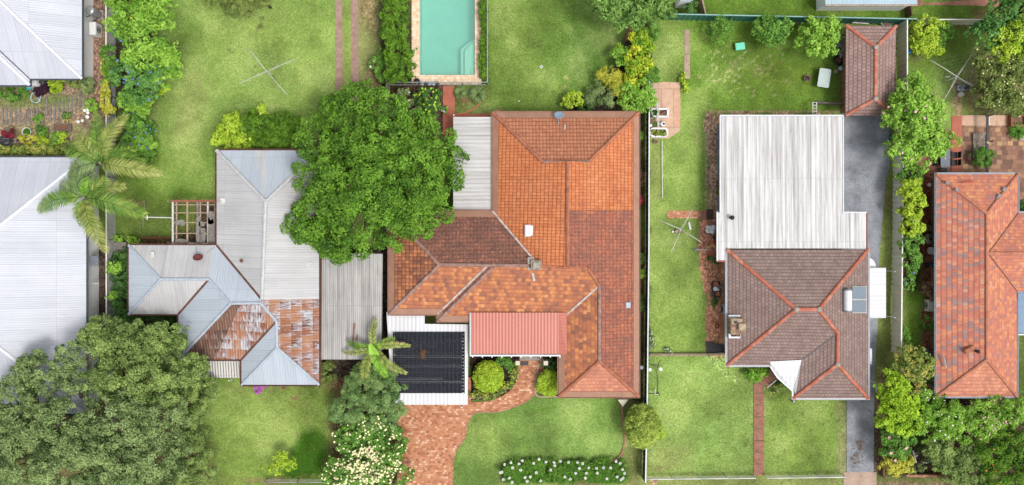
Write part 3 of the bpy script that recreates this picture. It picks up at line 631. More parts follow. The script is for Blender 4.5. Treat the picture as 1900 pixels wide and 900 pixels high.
# ---------------------------------------------------------------- ground
rs = np.random.RandomState(5)
def vnoise(X, Y, sc, seed):
    r = np.random.RandomState(seed); G = r.rand(256, 256); x = X/sc+500; y = Y/sc+500
    xi = np.floor(x).astype(int); yi = np.floor(y).astype(int); fx = x-xi; fy = y-yi; fx = fx*fx*(3-2*fx); fy = fy*fy*(3-2*fy)
    g = lambda a, b: G[a % 256, b % 256]
    return (g(xi, yi)*(1-fx)+g(xi+1, yi)*fx)*(1-fy)+(g(xi, yi+1)*(1-fx)+g(xi+1, yi+1)*fx)*fy
def fbm(X, Y, sc, seed, o=3): return sum(vnoise(X, Y, sc/2**i, seed+i)*0.5**i for i in range(o))/sum(0.5**i for i in range(o))
def ext(v): return list(v)
xs = np.concatenate([[-900, -400, -200, -110, -70, -55], np.arange(-49, 49.01, 0.16), [55, 70, 110, 200, 400, 900]])
ys = np.concatenate([[-900, -400, -200, -110, -60, -35], np.arange(-29, 29.01, 0.16), [35, 60, 110, 200, 400, 900]])
GX, GY = np.meshgrid(xs, ys); WX = GX+(fbm(GX, GY, 0.9, 31)-0.5)*0.9; WY = GY+(fbm(GX, GY, 0.9, 77)-0.5)*0.9
PXg, PYg = WX/S+CX, CY-WY/S            # image-pixel coordinates of each ground point, edges roughened
PX0, PY0 = GX/S+CX, CY-GY/S
def inpoly(pts, X=None, Y=None):
    X = PXg if X is None else X; Y = PYg if Y is None else Y
    m = np.zeros(X.shape, bool); n = len(pts)
    for i in range(n):
        x1, y1 = pts[i]; x2, y2 = pts[(i+1) % n]
        if y1 == y2: continue
        c = ((y1 > Y) != (y2 > Y)) & (X < (x2-x1)*(Y-y1)/(y2-y1)+x1); m ^= c
    return m.astype(float)
def blur(m, k):
    for _ in range(2):
        for ax in (0, 1):
            p = np.pad(m, [(k, k) if a == ax else (0, 0) for a in (0, 1)], mode='edge'); c = np.cumsum(p, axis=ax)
            c = np.insert(c, 0, 0, axis=ax); n = m.shape[ax]
            m = (np.take(c, range(2*k+1, 2*k+1+n), axis=ax)-np.take(c, range(0, n), axis=ax))/(2*k+1)
    return m
def rect(x0, y0, x1, y1): return [(x0, y0), (x1, y0), (x1, y1), (x0, y1)]
def ell(cx, cy, rx, ry, soft=0.35):
    d = np.sqrt(((PXg-cx)/rx)**2+((PYg-cy)/ry)**2); return np.clip((1-d)/soft, 0, 1)
GC = np.zeros(GX.shape+(3,)); GD = np.zeros(GX.shape)
GC[:] = (0.17, 0.26, 0.065)
def paint(mask, col, a=1.0, dirt=None):
    global GC, GD
    m = (mask*a)[..., None]; GC = GC*(1-m)+np.array(col)*m
    if dirt is not None: GD = GD*(1-mask*a)+dirt*mask*a
LIGHT = (0.30, 0.40, 0.115); MID = (0.19, 0.29, 0.065); LUSH_AND_SHADE = (0.12, 0.225, 0.04); PALE = (0.44, 0.48, 0.20); DRY = (0.36, 0.33, 0.15)
DEEP = (0.085, 0.19, 0.04); EARTH = (0.24, 0.145, 0.09); MULCH = (0.31, 0.195, 0.14); REDSOIL = (0.55, 0.27, 0.17); DARKSOIL = (0.06, 0.04, 0.03)
# back lawn behind the tin house
paint(blur(inpoly(rect(215, -80, 720, 280)), 3), (0.25, 0.37, 0.10))
paint(blur(inpoly(rect(200, 270, 420, 460)), 6), (0.17, 0.30, 0.05))
paint(ell(355, 205, 45, 130, 1.0), PALE, 0.65); paint(ell(340, 230, 30, 60, 1.0), PALE, 0.4); paint(ell(480, 60, 160, 70, 1.0), LIGHT, 0.8); paint(ell(560, 130, 80, 60, 1.0), LIGHT, 0.6)
paint(ell(345, 70, 45, 150, 0.8), LUSH_AND_SHADE, 0.3); paint(ell(345, 330, 60, 50, 0.8), LUSH_AND_SHADE, 0.25)  # tall ellipse paints in the border shrubs' shade; the lower one is lush turf
for (x, y, r) in ((427, 95, 6), (432, 99, 4), (484, 50, 9), (488, 34, 9), (470, 125, 4), (597, 140, 2)): paint(ell(x, y, r, r*0.8, 0.7), (0.07, 0.07, 0.03), 0.8, 0.5)
paint(blur(inpoly(rect(655, -60, 712, 175)), 3), (0.27, 0.27, 0.12), 0.8, 0.25); paint(blur(inpoly([(668,-60),(720,-60),(712,40),(700,80),(660,10)]), 3), (0.25,0.14,0.09), 0.7, 0.8)
paint(blur(inpoly(rect(633, -60, 652, 200)), 1), (0.24, 0.30, 0.09), 0.8, 0.1)
paint(blur(inpoly([(690,100),(740,150),(735,215),(690,200),(680,150)]), 2), EARTH, 0.9, 0.9)
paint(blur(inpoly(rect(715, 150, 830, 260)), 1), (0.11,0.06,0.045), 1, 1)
paint(blur(inpoly(rect(212, 360, 322, 450)), 6), (0.15, 0.16, 0.06), 0.6, 0.4); paint(ell(240, 378, 28, 14), EARTH, 0.9, 1)
paint(blur(inpoly(rect(262, 441, 325, 458)), 1), (0.16,0.08,0.05), 1, 1); paint(inpoly(rect(262,440,322,443), PX0, PY0), (0.36,0.22,0.15), 1, 1)
paint(blur(inpoly(rect(318, 372, 402, 456)), 1), (0.15,0.10,0.07), 1, 1); paint(blur(inpoly(rect(326, 378, 366, 428)), 2), (0.17,0.26,0.05), 1, 0)
# neighbour's garden, top left
paint(blur(inpoly(rect(-200, 140, 205, 300)), 1), (0.30, 0.215, 0.15), 1, 0.9)
paint(ell(30, 190, 90, 20, 0.8), (0.12,0.20,0.05), 0.75, 0.2); paint(ell(110, 190, 40, 16, 0.7), (0.15,0.24,0.05), 0.8, 0.1); paint(ell(60, 235, 70, 14, 0.9), (0.18,0.22,0.07), 0.5, 0.3); paint(ell(160,185,30,30,0.8), (0.16,0.22,0.06), 0.5, 0.3)
paint(ell(82, 163, 20, 14, 0.3), (0.035,0.02,0.02), 1, 1)
paint(blur(inpoly(rect(-200, 268, 215, 300)), 1), (0.09,0.07,0.04), 1, 1)
paint(blur(inpoly([(160,-90),(196,-90),(198,200),(172,215),(160,190)]), 1), MULCH, 1, 1); paint(blur(inpoly(rect(150, 430, 208, 640)), 0), (0.10,0.075,0.055), 1, 1)
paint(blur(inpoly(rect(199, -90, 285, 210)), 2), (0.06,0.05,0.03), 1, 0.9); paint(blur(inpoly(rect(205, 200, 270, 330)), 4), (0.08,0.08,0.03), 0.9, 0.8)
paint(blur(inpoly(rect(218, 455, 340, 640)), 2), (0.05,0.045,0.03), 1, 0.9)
# front of the tin house
paint(blur(inpoly(rect(-200, 640, 640, 960)), 3), MID); paint(ell(480, 800, 120, 75, 0.8), LIGHT, 0.75); paint(ell(560, 760, 80, 50, 0.9), (0.27,0.35,0.10), 0.6)
paint(blur(inpoly([(-200,760),(340,700),(400,900),(400,990),(-200,990)]), 5), (0.15,0.11,0.06), 0.9, 0.7)
paint(ell(500, 716, 110, 14, 0.8), (0.17,0.17,0.07), 0.6, 0.4); paint(blur(inpoly([(515,905),(540,825),(560,803),(585,797),(610,808),(620,860),(618,905)]), 1), (0.06,0.15,0.015), 1.0, 0)
paint(blur(inpoly([(592,660),(700,660),(690,720),(640,740),(600,720)]), 3), (0.17,0.085,0.055), 1, 0.9); paint(ell(612, 690, 28, 28, 0.9), (0.20,0.22,0.07), 0.7, 0.2)
paint(blur(inpoly([(618,740),(700,700),(760,760),(760,990),(640,990),(605,900)]), 2), (0.13,0.075,0.05), 1, 0.9); paint(ell(530, 720, 8, 5), EARTH, 1, 1); paint(ell(550,738,8,4), EARTH, 0.9, 1)
paint(inpoly(rect(380, 884, 620, 990)), (0.20,0.26,0.07), 0.7); paint(ell(500, 893, 70, 8, 0.6), (0.22,0.15,0.09), 0.7, 0.6)
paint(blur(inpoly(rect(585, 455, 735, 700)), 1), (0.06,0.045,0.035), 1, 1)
# tiled house back lawn
paint(blur(inpoly(rect(905, -80, 1200, 215)), 2), (0.17, 0.275, 0.06)); paint(ell(955, 80, 60, 110, 1.0), LIGHT, 0.6); paint(ell(1090, 100, 80, 150, 1.0), DEEP, 0.75); paint(ell(1010, 180, 90, 40, 1.0), (0.22,0.32,0.08), 0.5)
paint(ell(1053, 140, 6, 6, 0.2), (0.33,0.34,0.14), 1); paint(blur(inpoly([(1045,162),(1052,150),(1056,153),(1048,166)]), 0), (0.34,0.31,0.17), 0.9); paint(ell(927, 202, 8, 7, 0.5), (0.33,0.2,0.11), 0.8, 0.8)
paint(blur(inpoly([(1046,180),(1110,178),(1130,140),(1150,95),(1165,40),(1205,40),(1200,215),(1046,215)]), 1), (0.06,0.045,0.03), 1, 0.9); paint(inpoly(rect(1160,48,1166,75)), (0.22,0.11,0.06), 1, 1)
paint(inpoly(rect(893, -80, 905, 160), PX0, PY0), (0.12,0.22,0.03), 1, 0); paint(blur(inpoly([(845,160),(910,160),(912,175),(893,192),(870,208),(845,212)]), 1), (0.15,0.19,0.05), 1, 0.4); paint(ell(862, 186, 14, 8, 0.7), (0.25,0.13,0.08), 0.8, 0.9)
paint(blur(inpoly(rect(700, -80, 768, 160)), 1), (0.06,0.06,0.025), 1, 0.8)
# tiled house front
paint(blur(inpoly(rect(840, 730, 1200, 990)), 2), (0.20, 0.32, 0.085)); paint(ell(900, 810, 60, 60, 1.0), LIGHT, 0.9); paint(ell(1030, 780, 110, 40, 1.0), (0.24,0.36,0.10), 0.7); paint(ell(1010, 760, 60, 16, 1.0), LUSH_AND_SHADE, 0.6); paint(ell(1130,760,50,20,0.9), (0.19,0.28,0.07), 0.6)
paint(blur(inpoly([(1158,740),(1200,740),(1196,990),(1140,990),(1158,840)]), 1), (0.15,0.16,0.06), 0.8, 0.4); paint(blur(inpoly(rect(920, 882, 1200, 990)), 2), (0.26,0.27,0.11), 0.8, 0.2)
paint(blur(inpoly(rect(1060, 890, 1140, 906)), 2), (0.2,0.14,0.08), 0.8, 0.6); paint(blur(inpoly(rect(925, 852, 1160, 893)), 1), (0.05,0.09,0.02), 0.9, 0.3)
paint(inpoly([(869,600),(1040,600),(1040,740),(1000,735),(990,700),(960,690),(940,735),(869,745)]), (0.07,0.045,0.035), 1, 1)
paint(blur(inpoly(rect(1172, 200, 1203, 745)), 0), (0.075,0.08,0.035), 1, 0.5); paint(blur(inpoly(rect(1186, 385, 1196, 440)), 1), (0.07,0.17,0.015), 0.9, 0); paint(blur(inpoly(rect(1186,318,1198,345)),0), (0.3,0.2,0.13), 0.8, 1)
# brown house, west side and back
paint(blur(inpoly(rect(1205, 30, 1570, 215)), 1), (0.155, 0.265, 0.045)); paint(blur(inpoly(rect(1210, 40, 1265, 155)), 4), (0.26,0.34,0.11), 0.8); paint(ell(1440, 140, 100, 40, 1.0), (0.24,0.36,0.06), 0.7); paint(ell(1330, 120, 60, 60, 1.0), LUSH_AND_SHADE, 0.5); paint(ell(1480,100,70,20,0.9), LUSH_AND_SHADE, 0.5)
paint(ell(1370, 120, 28, 14, 1.0), (0.40,0.42,0.2), 0.35); rq = np.random.RandomState(9)
for q in range(150):
    x, y = 1375+rq.normal(0,45), 130+rq.normal(0,22)
    if 1290 < x < 1550 and 70 < y < 200: paint(ell(x, y, rq.uniform(1.2,4.5), rq.uniform(1.0,2.0), 0.6), (0.50,0.50,0.27), 0.75)
paint(ell(1545, 50, 28, 9, 0.7), (0.16,0.10,0.06), 0.8, 0.8); paint(ell(1475,45,20,7,0.6), (0.15,0.10,0.06), 0.8, 0.8)
paint(blur(inpoly(rect(1203, 160, 1318, 660)), 1), (0.26, 0.37, 0.10)); paint(ell(1240, 560, 40, 110, 1.0), LIGHT, 0.7); paint(ell(1295, 620, 25, 60, 1.0), LUSH_AND_SHADE, 0.5); paint(ell(1300,330,12,60,1.0), LUSH_AND_SHADE, 0.6); paint(ell(1292,250,9,40,1.0), DRY, 0.7, 0.3); paint(ell(1270,610,60,50,0.9), LUSH_AND_SHADE, 0.35); paint(inpoly(rect(1205,270,1228,372), PX0, PY0), (0.30,0.34,0.13), 0.6)
paint(blur(inpoly(rect(1310, 208, 1575, 226)), 0), (0.45,0.29,0.18), 1, 1); paint(blur(inpoly(rect(1310, 208, 1340, 410)), 0), (0.46,0.30,0.20), 1, 1); paint(inpoly(rect(1309,207,1313,395), PX0, PY0), (0.42,0.33,0.2), 0.8, 1); paint(inpoly(rect(1309,206,1575,209), PX0, PY0), (0.42,0.3,0.18), 0.8, 1)
paint(inpoly([(1298,408),(1350,408),(1350,690),(1378,700),(1368,712),(1340,696),(1312,662),(1312,570),(1298,480)]), REDSOIL, 1, 0.9); paint(ell(1336,520,8,60,0.9), (0.36,0.24,0.15), 0.7, 0.9); paint(ell(1330,560,7,18,0.8), (0.14,0.16,0.05), 0.7, 0.3)
paint(ell(1330, 630, 10, 18, 0.8), (0.19,0.15,0.07), 0.7, 0.7)
# brown house front lawn
paint(blur(inpoly(rect(1200, 658, 1402, 885)), 1), (0.26, 0.38, 0.11)); paint(ell(1270, 740, 60, 60, 1.0), LIGHT, 0.6); paint(ell(1370, 700, 40, 30, 1.0), LIGHT, 0.5); paint(ell(1240, 850, 60, 40, 1.0), DRY, 0.45); paint(ell(1310,800,40,60,1.0), (0.21,0.34,0.09), 0.6)
paint(blur(inpoly(rect(1414, 735, 1570, 882)), 1), (0.23, 0.34, 0.085)); paint(ell(1480,820,60,50,1.0), LIGHT, 0.5); paint(ell(1460,740,40,14,0.8), (0.15,0.22,0.05), 0.6); paint(inpoly(rect(1420,700,1475,738)), (0.14,0.2,0.05), 0.9, 0.3)
paint(blur(inpoly(rect(1402-4,705,1421,885)), 1), (0.36,0.33,0.17), 0.5, 0.2); paint(blur(inpoly(rect(1556,745,1574,884)), 1), (0.33,0.30,0.17), 0.8, 0.4)
paint(blur(inpoly(rect(1190, 884, 1562, 990)), 1), (0.29, 0.33, 0.12)); paint(ell(1215,893,12,6,0.5), (0.42,0.26,0.18), 0.9, 1)
r_ = np.random.RandomState(3)
for q in range(60):
    x, y = (r_.uniform(1420,1560), r_.uniform(750,875)) if q % 3 else (r_.uniform(1210,1390), r_.uniform(680,875))
    paint(ell(x, y, r_.uniform(1.6, 3.2), r_.uniform(1.5, 2.5), 0.6), (0.08,0.07,0.03), 0.75, 0.6)
for (x, y, r) in ((1218,866,22),(1228,872,14)): paint(ell(x, y, r, r*0.6, 1.0), EARTH, 0.4, 0.5)
# strip beside the drive, and the east garden
paint(blur(inpoly([(1628,215),(1662,215),(1660,660),(1628,780),(1622,700),(1630,420)]), 1), (0.21,0.26,0.08), 1, 0.2); paint(ell(1648,370,9,40,0.9), (0.22,0.16,0.10), 0.7, 0.7); paint(ell(1648,300,8,16,0.8), (0.2,0.28,0.06), 0.7, 0.2)
paint(ell(1640, 690, 12, 22, 0.8), (0.2,0.12,0.08), 0.6, 0.8)
paint(blur(inpoly([(1616,730),(1640,730),(1638,885),(1620,885)]), 1), (0.17,0.115,0.08), 1, 0.9)
paint(blur(inpoly(rect(1666, 40, 1910, 215)), 1), (0.17,0.27,0.055)); paint(ell(1740,170,40,70,1.0), (0.23,0.34,0.09), 0.7); paint(blur(inpoly(rect(1682,42,1850,52)), 1), (0.17,0.09,0.06), 0.9, 0.8); paint(ell(1806,60,18,20,0.9), (0.2,0.13,0.07), 0.7, 0.6); paint(ell(1700,105,22,10,0.9), (0.22,0.17,0.09), 0.7, 0.5)
paint(blur(inpoly([(1808,95),(1910,60),(1910,215),(1792,215),(1785,150)]), 2), (0.17,0.13,0.075), 0.9, 0.7); paint(blur(inpoly(rect(1768,150,1786,215)), 0), (0.32,0.23,0.14), 0.9, 0.6)
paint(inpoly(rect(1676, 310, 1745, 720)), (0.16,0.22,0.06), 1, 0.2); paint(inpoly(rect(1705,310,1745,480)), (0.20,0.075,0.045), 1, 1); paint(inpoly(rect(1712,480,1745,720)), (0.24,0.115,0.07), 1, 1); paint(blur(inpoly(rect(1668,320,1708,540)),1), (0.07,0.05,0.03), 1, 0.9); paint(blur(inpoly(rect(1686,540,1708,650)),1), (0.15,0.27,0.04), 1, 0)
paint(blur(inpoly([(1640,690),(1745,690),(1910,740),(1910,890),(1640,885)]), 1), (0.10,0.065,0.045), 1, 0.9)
paint(blur(inpoly(rect(1630, 884, 1930, 990)), 1), (0.20,0.23,0.08), 1, 0.3); paint(inpoly(rect(1630, 896, 1930, 990)), (0.3,0.2,0.13), 0.8, 0.8)
paint(blur(inpoly(rect(1888,600,1960,745)),1), (0.13,0.17,0.05), 1, 0.2)
# beyond the back fences
paint(blur(inpoly(rect(1258, -200, 1700, 36)), 0), (0.145,0.25,0.04)); paint(ell(1552,20,14,8,0.6), (0.2,0.14,0.09), 0.9, 0.9); paint(blur(inpoly(rect(1685,8,1960,34)),0), (0.12,0.21,0.035), 1, 0.1); paint(blur(inpoly([(1820,18),(1860,14),(1850,34),(1800,34)]),1), (0.2,0.12,0.07), 0.8, 0.8)
# mottling that belongs to the turf: clover, thin spots, mowing wear
a1 = fbm(GX, GY, 2.6, 101, 4); a2 = fbm(GX, GY, 0.7, 131, 3); a3 = fbm(GX, GY, 6.5, 151, 3)
k = np.clip(0.80*(1+(a1-0.5)*1.0+(a2-0.5)*0.35+(a3-0.5)*0.6), 0.4, 1.4)[..., None]; GC = GC*(k if False else k)*(np.array((0.985, 1.0, 0.85))*(1-GD[..., None])+GD[..., None]*1.12)
dryk = (np.clip((a1-0.54)*4, 0, 1)*(1-GD)*0.30)[..., None]; GC = GC*(1-dryk)+np.array((0.36,0.39,0.15))*dryk
inside = (np.abs(GX) < 49) & (np.abs(GY) < 29)
nx, ny = len(xs), len(ys)
me = bpy.data.meshes.new('ground')
co = np.stack([GX, GY, (fbm(GX, GY, 3.0, 61)-0.5)*0.05*inside-0.03], -1).reshape(-1, 3)
pool = (PX0 > 772) & (PX0 < 887) & (PY0 < 146) & (PY0 > -64)
ii, jj = np.meshgrid(np.arange(ny-1), np.arange(nx-1), indexing='ij'); q0 = (ii*nx+jj)
cellpool = pool[:-1, :-1] | pool[1:, 1:] | pool[:-1, 1:] | pool[1:, :-1]
q0 = q0[~cellpool]; F = np.stack([q0, q0+1, q0+nx+1, q0+nx], 1); nf = len(F)
me.vertices.add(len(co)); me.vertices.foreach_set('co', co.astype(np.float32).ravel())
me.loops.add(4*nf); me.loops.foreach_set('vertex_index', F.astype(np.int32).ravel())
me.polygons.add(nf); me.polygons.foreach_set('loop_start', np.arange(0, 4*nf, 4, dtype=np.int32)); me.polygons.foreach_set('loop_total', np.full(nf, 4, dtype=np.int32))
me.update(calc_edges=True); me.shade_smooth()
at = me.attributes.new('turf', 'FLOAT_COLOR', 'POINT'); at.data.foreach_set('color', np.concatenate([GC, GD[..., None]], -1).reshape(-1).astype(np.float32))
a = N('turf_and_soil'); at = a.n('ShaderNodeAttribute', attribute_name='turf'); p = a.pos(); col = at.outputs['Color']; dirt = at.outputs['Alpha']
n1 = a.noise(p, 9.0, 4, 0.75); n2 = a.noise(p, 2.2, 5, 0.7); n3 = a.noise(p, 22.0, 2, 0.7)
g = a.mix(1.0, col, a.ramp(n1, [(0.28, 0.50), (0.5, 0.97), (0.74, 1.6)]), 'MULTIPLY')
g = a.mix(1.0, g, a.ramp(n2, [(0.3, (0.80,0.88,0.75)), (0.7, (1.18,1.10,1.2))]), 'MULTIPLY')
g = a.mix(1.0, g, a.ramp(n3, [(0.3, 0.8), (0.7, 1.18)]), 'MULTIPLY')
vo = a.n('ShaderNodeTexVoronoi'); a.l(p, vo.inputs['Vector']); vo.inputs['Scale'].default_value = 9.0
d = a.mix(1.0, col, a.ramp(vo.outputs['Color'], [(0.2, 0.5), (0.55, 1.0), (0.85, 1.7)]), 'MULTIPLY')
d = a.mix(1.0, d, a.ramp(n2, [(0.3, 0.7), (0.7, 1.25)]), 'MULTIPLY')
d = a.mix(a.ramp(n1, [(0.66, 0.0), (0.75, 0.6)]), d, (0.40,0.30,0.20))
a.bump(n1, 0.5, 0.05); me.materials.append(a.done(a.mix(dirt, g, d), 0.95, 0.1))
tag(finish('ground', me, None, None, Vector((0,0,0))), kind='structure')
# sparse taller grass blades standing out of the lawns
NB = 70000; rg = np.random.default_rng(8); bx = rg.uniform(-41, 41, NB); by = rg.uniform(-20, 20, NB)
gi = np.clip(np.searchsorted(ys, by), 0, ny-1); gj = np.clip(np.searchsorted(xs, bx), 0, nx-1); lum = GC[gi, gj]; dd_ = GD[gi, gj]
keep = (dd_ < 0.35) & ~((bx > (764-CX)*S) & (bx < (905-CX)*S) & (by > (CY-160)*S)); bx, by, lum = bx[keep], by[keep], lum[keep]
nb = len(bx); az = rg.uniform(0, 6.28, nb); ln = rg.uniform(0.05, 0.13, nb); dx, dy = np.cos(az)*ln, np.sin(az)*ln; wx, wy = -np.sin(az)*0.022, np.cos(az)*0.022
z0 = np.full(nb, -0.03); V = np.stack([np.stack([bx-wx, by-wy, z0], 1), np.stack([bx+wx, by+wy, z0], 1), np.stack([bx+dx+wx*.3, by+dy+wy*.3, z0+0.06], 1), np.stack([bx+dx-wx*.3, by+dy-wy*.3, z0+0.06], 1)], 1)
bl = quadmesh('grass_blades', V, rg.uniform(0, 1, nb), None, None, (0, 0, 0)); atb = bl.data.attributes.new('turf', 'FLOAT_COLOR', 'FACE')
kk = rg.uniform(0.7, 1.55, nb)[:, None]; atb.data.foreach_set('color', np.concatenate([lum*kk, np.zeros((nb, 1))], 1).ravel().astype(np.float32))
a = N('blade'); at = a.n('ShaderNodeAttribute', attribute_name='turf'); bl.data.materials.append(a.done(at.outputs['Color'], 0.8, 0.2)); tag(bl, 'short green grass blades standing across all the lawns', 'grass', kind='stuff')

# fallen leaves and clippings
NL = 5200; lx = rg.uniform(-40, 40, NL); ly = rg.uniform(-19, 19, NL); clus = rg.uniform(0, 1, NL) < 0.6
hot = np.array([P(a_, b_)[:2] for a_, b_ in ((860,470),(520,210),(610,160),(350,150),(560,730),(330,760),(440,860),(1230,840),(1700,110),(1640,760),(1150,60),(1370,120),(1440,120),(640,720),(1600,840))])
hs_ = hot[rg.integers(0, len(hot), NL)]; lx = np.where(clus, hs_[:, 0]+rg.normal(0, 1.9, NL), lx); ly = np.where(clus, hs_[:, 1]+rg.normal(0, 1.5, NL), ly)
ok = ~((lx > (764-CX)*S) & (lx < (905-CX)*S) & (ly > (CY-160)*S)) & (np.abs(lx) < 42) & (np.abs(ly) < 20); lx, ly = lx[ok], ly[ok]; nl = len(lx)
V = leaves(np.stack([lx, ly, np.full(nl, 0.035)], 1), np.tile([0, 0, 1.0], (nl, 1)), 0.10, 0.055, rg, jit=0.15)
tag(quadmesh('leaf_litter', V, rg.uniform(0, 1, nl), M['leaf_dry'], None, (0, 0, 0)), 'brown fallen leaves scattered thinly over lawns and beds', 'fallen leaves', kind='stuff')

# ---------------------------------------------------------------- paths, drives, pool
def slab(name, pts, mat, z=0.03, z0=-0.12): return struct(name, MB().prism(XY(pts), z0, z), M[mat])
def curve(pts, n=6):     # Catmull-Rom through pixel points
    o = []
    for i in range(len(pts)-1):
        p0, p1, p2, p3 = [np.array(pts[max(0, min(len(pts)-1, j))], float) for j in (i-1, i, i+1, i+2)]
        for k in range(n):
            t = k/n; o.append(tuple(0.5*((2*p1)+(-p0+p2)*t+(2*p0-5*p1+4*p2-p3)*t*t+(-p0+3*p1-3*p2+p3)*t**3)))
    o.append(tuple(pts[-1])); return o
slab('wheel_track', [(621,-90),(634,-90),(635,60),(636,175),(622,175),(622,60)], 'track', 0.012); slab('wheel_track', [(651,-90),(665,-90),(665,70),(667,200),(653,200),(652,80)], 'track', 0.012)
drive = [(738,990),(735,700),(874,700),(874,745)]+curve([(874,746),(905,744),(935,733),(955,714),(960,690),(958,660)])+[(1012,660),(1008,690)]+curve([(1005,700),(997,722),(980,742),(950,756),(920,764),(892,764),(878,768),(868,785),(862,812),(850,830),(842,850),(840,880),(840,990)])
slab('paved_driveway', drive, 'paver_orange', 0.03)
mb = MB(); cc = XY(curve([(1005,700),(997,722),(980,742),(950,756),(920,764),(892,764),(878,768),(868,785),(862,812),(850,830),(842,850),(840,880),(840,990)], 10))
for a_, b_ in zip(cc, cc[1:]): mb.bar((*a_, 0.02), (*b_, 0.02), 0.11, 0.07)
struct('driveway_edging', mb, M['brick_edge'])
slab('asphalt_driveway', [(1562,205),(1652,205),(1651,310),(1643,330),(1638,400),(1631,480),(1629,600),(1622,700),(1621,880),(1571,880),(1571,700),(1560,600),(1560,300)], 'asphalt', 0.015)
slab('concrete_crossover', [(1566,876),(1626,876),(1629,990),(1560,990)], 'apron', 0.02)
fp = MB()
for i in range(8): fp.prism(XY([(1398.5, 708+i*21.9), (1417.5, 708+i*21.9), (1416.5, 728.6+i*21.9), (1398, 728.6+i*21.9)]), -0.1, 0.025+0.002*(i % 3))
struct('front_path', fp, M['old_path'])
slab('path', [(1398,709),(1419,709),(1440,690),(1436,676),(1410,690)], 'old_path', 0.02)
slab('brick_path', rect(1238,391,1300,405), 'paver_orange', 0.015); slab('brick_path', rect(1300,390,1312,407), 'old_path', 0.011)
slab('utility_slab', [(1205,155),(1234,152),(1262,153),(1262,243),(1240,257),(1206,257)], 'paver_slab', 0.02); 
slab('red_path', rect(822,160,844,250), 'red_conc', 0.03); slab('red_path', rect(844,211,935,232), 'red_conc', 0.026)
slab('brick_walk', rect(1766,215,1784,330), 'red_conc', 0.02)
slab('patio_edge', rect(1784,214,1960,233), 'paver_slab', 0.024); slab('patio', [(1784,233),(1960,233),(1960,400),(1885,400),(1885,330),(1784,330)], 'paver_brown', 0.02)
slab('side_path', [(1676,240),(1766,240),(1766,330),(1740,330),(1740,322),(1705,322)], 'old_path', 0.016)
slab('red_dirt_path', [(1685,-30),(1710,-30),(1712,6),(1800,0),(1960,0),(1960,18),(1870,14),(1800,10),(1712,9),(1705,12),(1685,12)], 'old_path', 0.015)
slab('concrete_strip', rect(1270,55,1280,100), 'apron', 0.012); slab('concrete_strip', rect(1269.5,101.5,1280,146), 'apron', 0.012)
# pool
pr = rect(779,-58,881,139.5); co_ = rect(764,-72,893.5,157)
struct('pool_surround', MB().ring(XY(co_), XY(pr), -0.15, 0.05), M['paver_tan'])
mb = MB(); pw = XY(pr); mb.ring(inset(pw, -0.25), inset(pw, 0.005), -1.6, -0.152); mb.prism(inset(pw, -0.25), -1.75, -1.6); struct('pool_basin', mb, M['pool_shell'])
mb = MB()
for k_, (o_, z_) in enumerate(((0, -0.35), (8, -0.75))):
    mb.prism(XY([(880.8,74-o_),(862-o_,92-o_*0.6),(862-o_,139.2),(880.8,139.2)]), -1.6, z_-0.003*k_)
for x_, z_ in ((859, -0.7), (878.5, -0.25)): mb.path([(*XY([(x_-4,139)])[0], z_), (*XY([(x_-4,128)])[0], z_), (*XY([(x_,124)])[0], z_), (*XY([(x_+2,123)])[0], z_)], 0.06, 8)
struct('pool_steps', mb, M['pool_step'])
a = N('pool_water'); tr = a.n('ShaderNodeBsdfTransparent'); tr.inputs[0].default_value = (0.58,0.86,0.78,1); gl = a.n('ShaderNodeBsdfGlossy'); gl.inputs['Roughness'].default_value = 0.12; gl.inputs[0].default_value = (0.8,0.9,0.9,1)
df = a.n('ShaderNodeBsdfDiffuse'); df.inputs[0].default_value = (0.30,0.56,0.48,1)
bm_ = a.n('ShaderNodeBump'); bm_.inputs['Strength'].default_value = 0.15; a.l(a.noise(a.pos(), 2.2, 4), bm_.inputs['Height']); a.l(bm_.outputs[0], gl.inputs['Normal'])
m1 = a.n('ShaderNodeMixShader'); m1.inputs[0].default_value = 0.3; a.l(tr.outputs[0], m1.inputs[1]); a.l(df.outputs[0], m1.inputs[2])
fr = a.n('ShaderNodeFresnel'); fr.inputs[0].default_value = 1.33; m2 = a.n('ShaderNodeMixShader'); a.l(fr.outputs[0], m2.inputs[0]); a.l(m1.outputs[0], m2.inputs[1]); a.l(gl.outputs[0], m2.inputs[2]); a.l(m2.outputs[0], a.o.inputs[0])
me = bpy.data.meshes.new('pool_water'); q = inset(pw, -0.002); me.from_pydata([(x, y, -0.10) for x, y in q], [], [(0,1,2,3)]); me.materials.append(a.m); tag(finish('pool_water', me, None, None, Vector((0,0,0))), kind='structure')
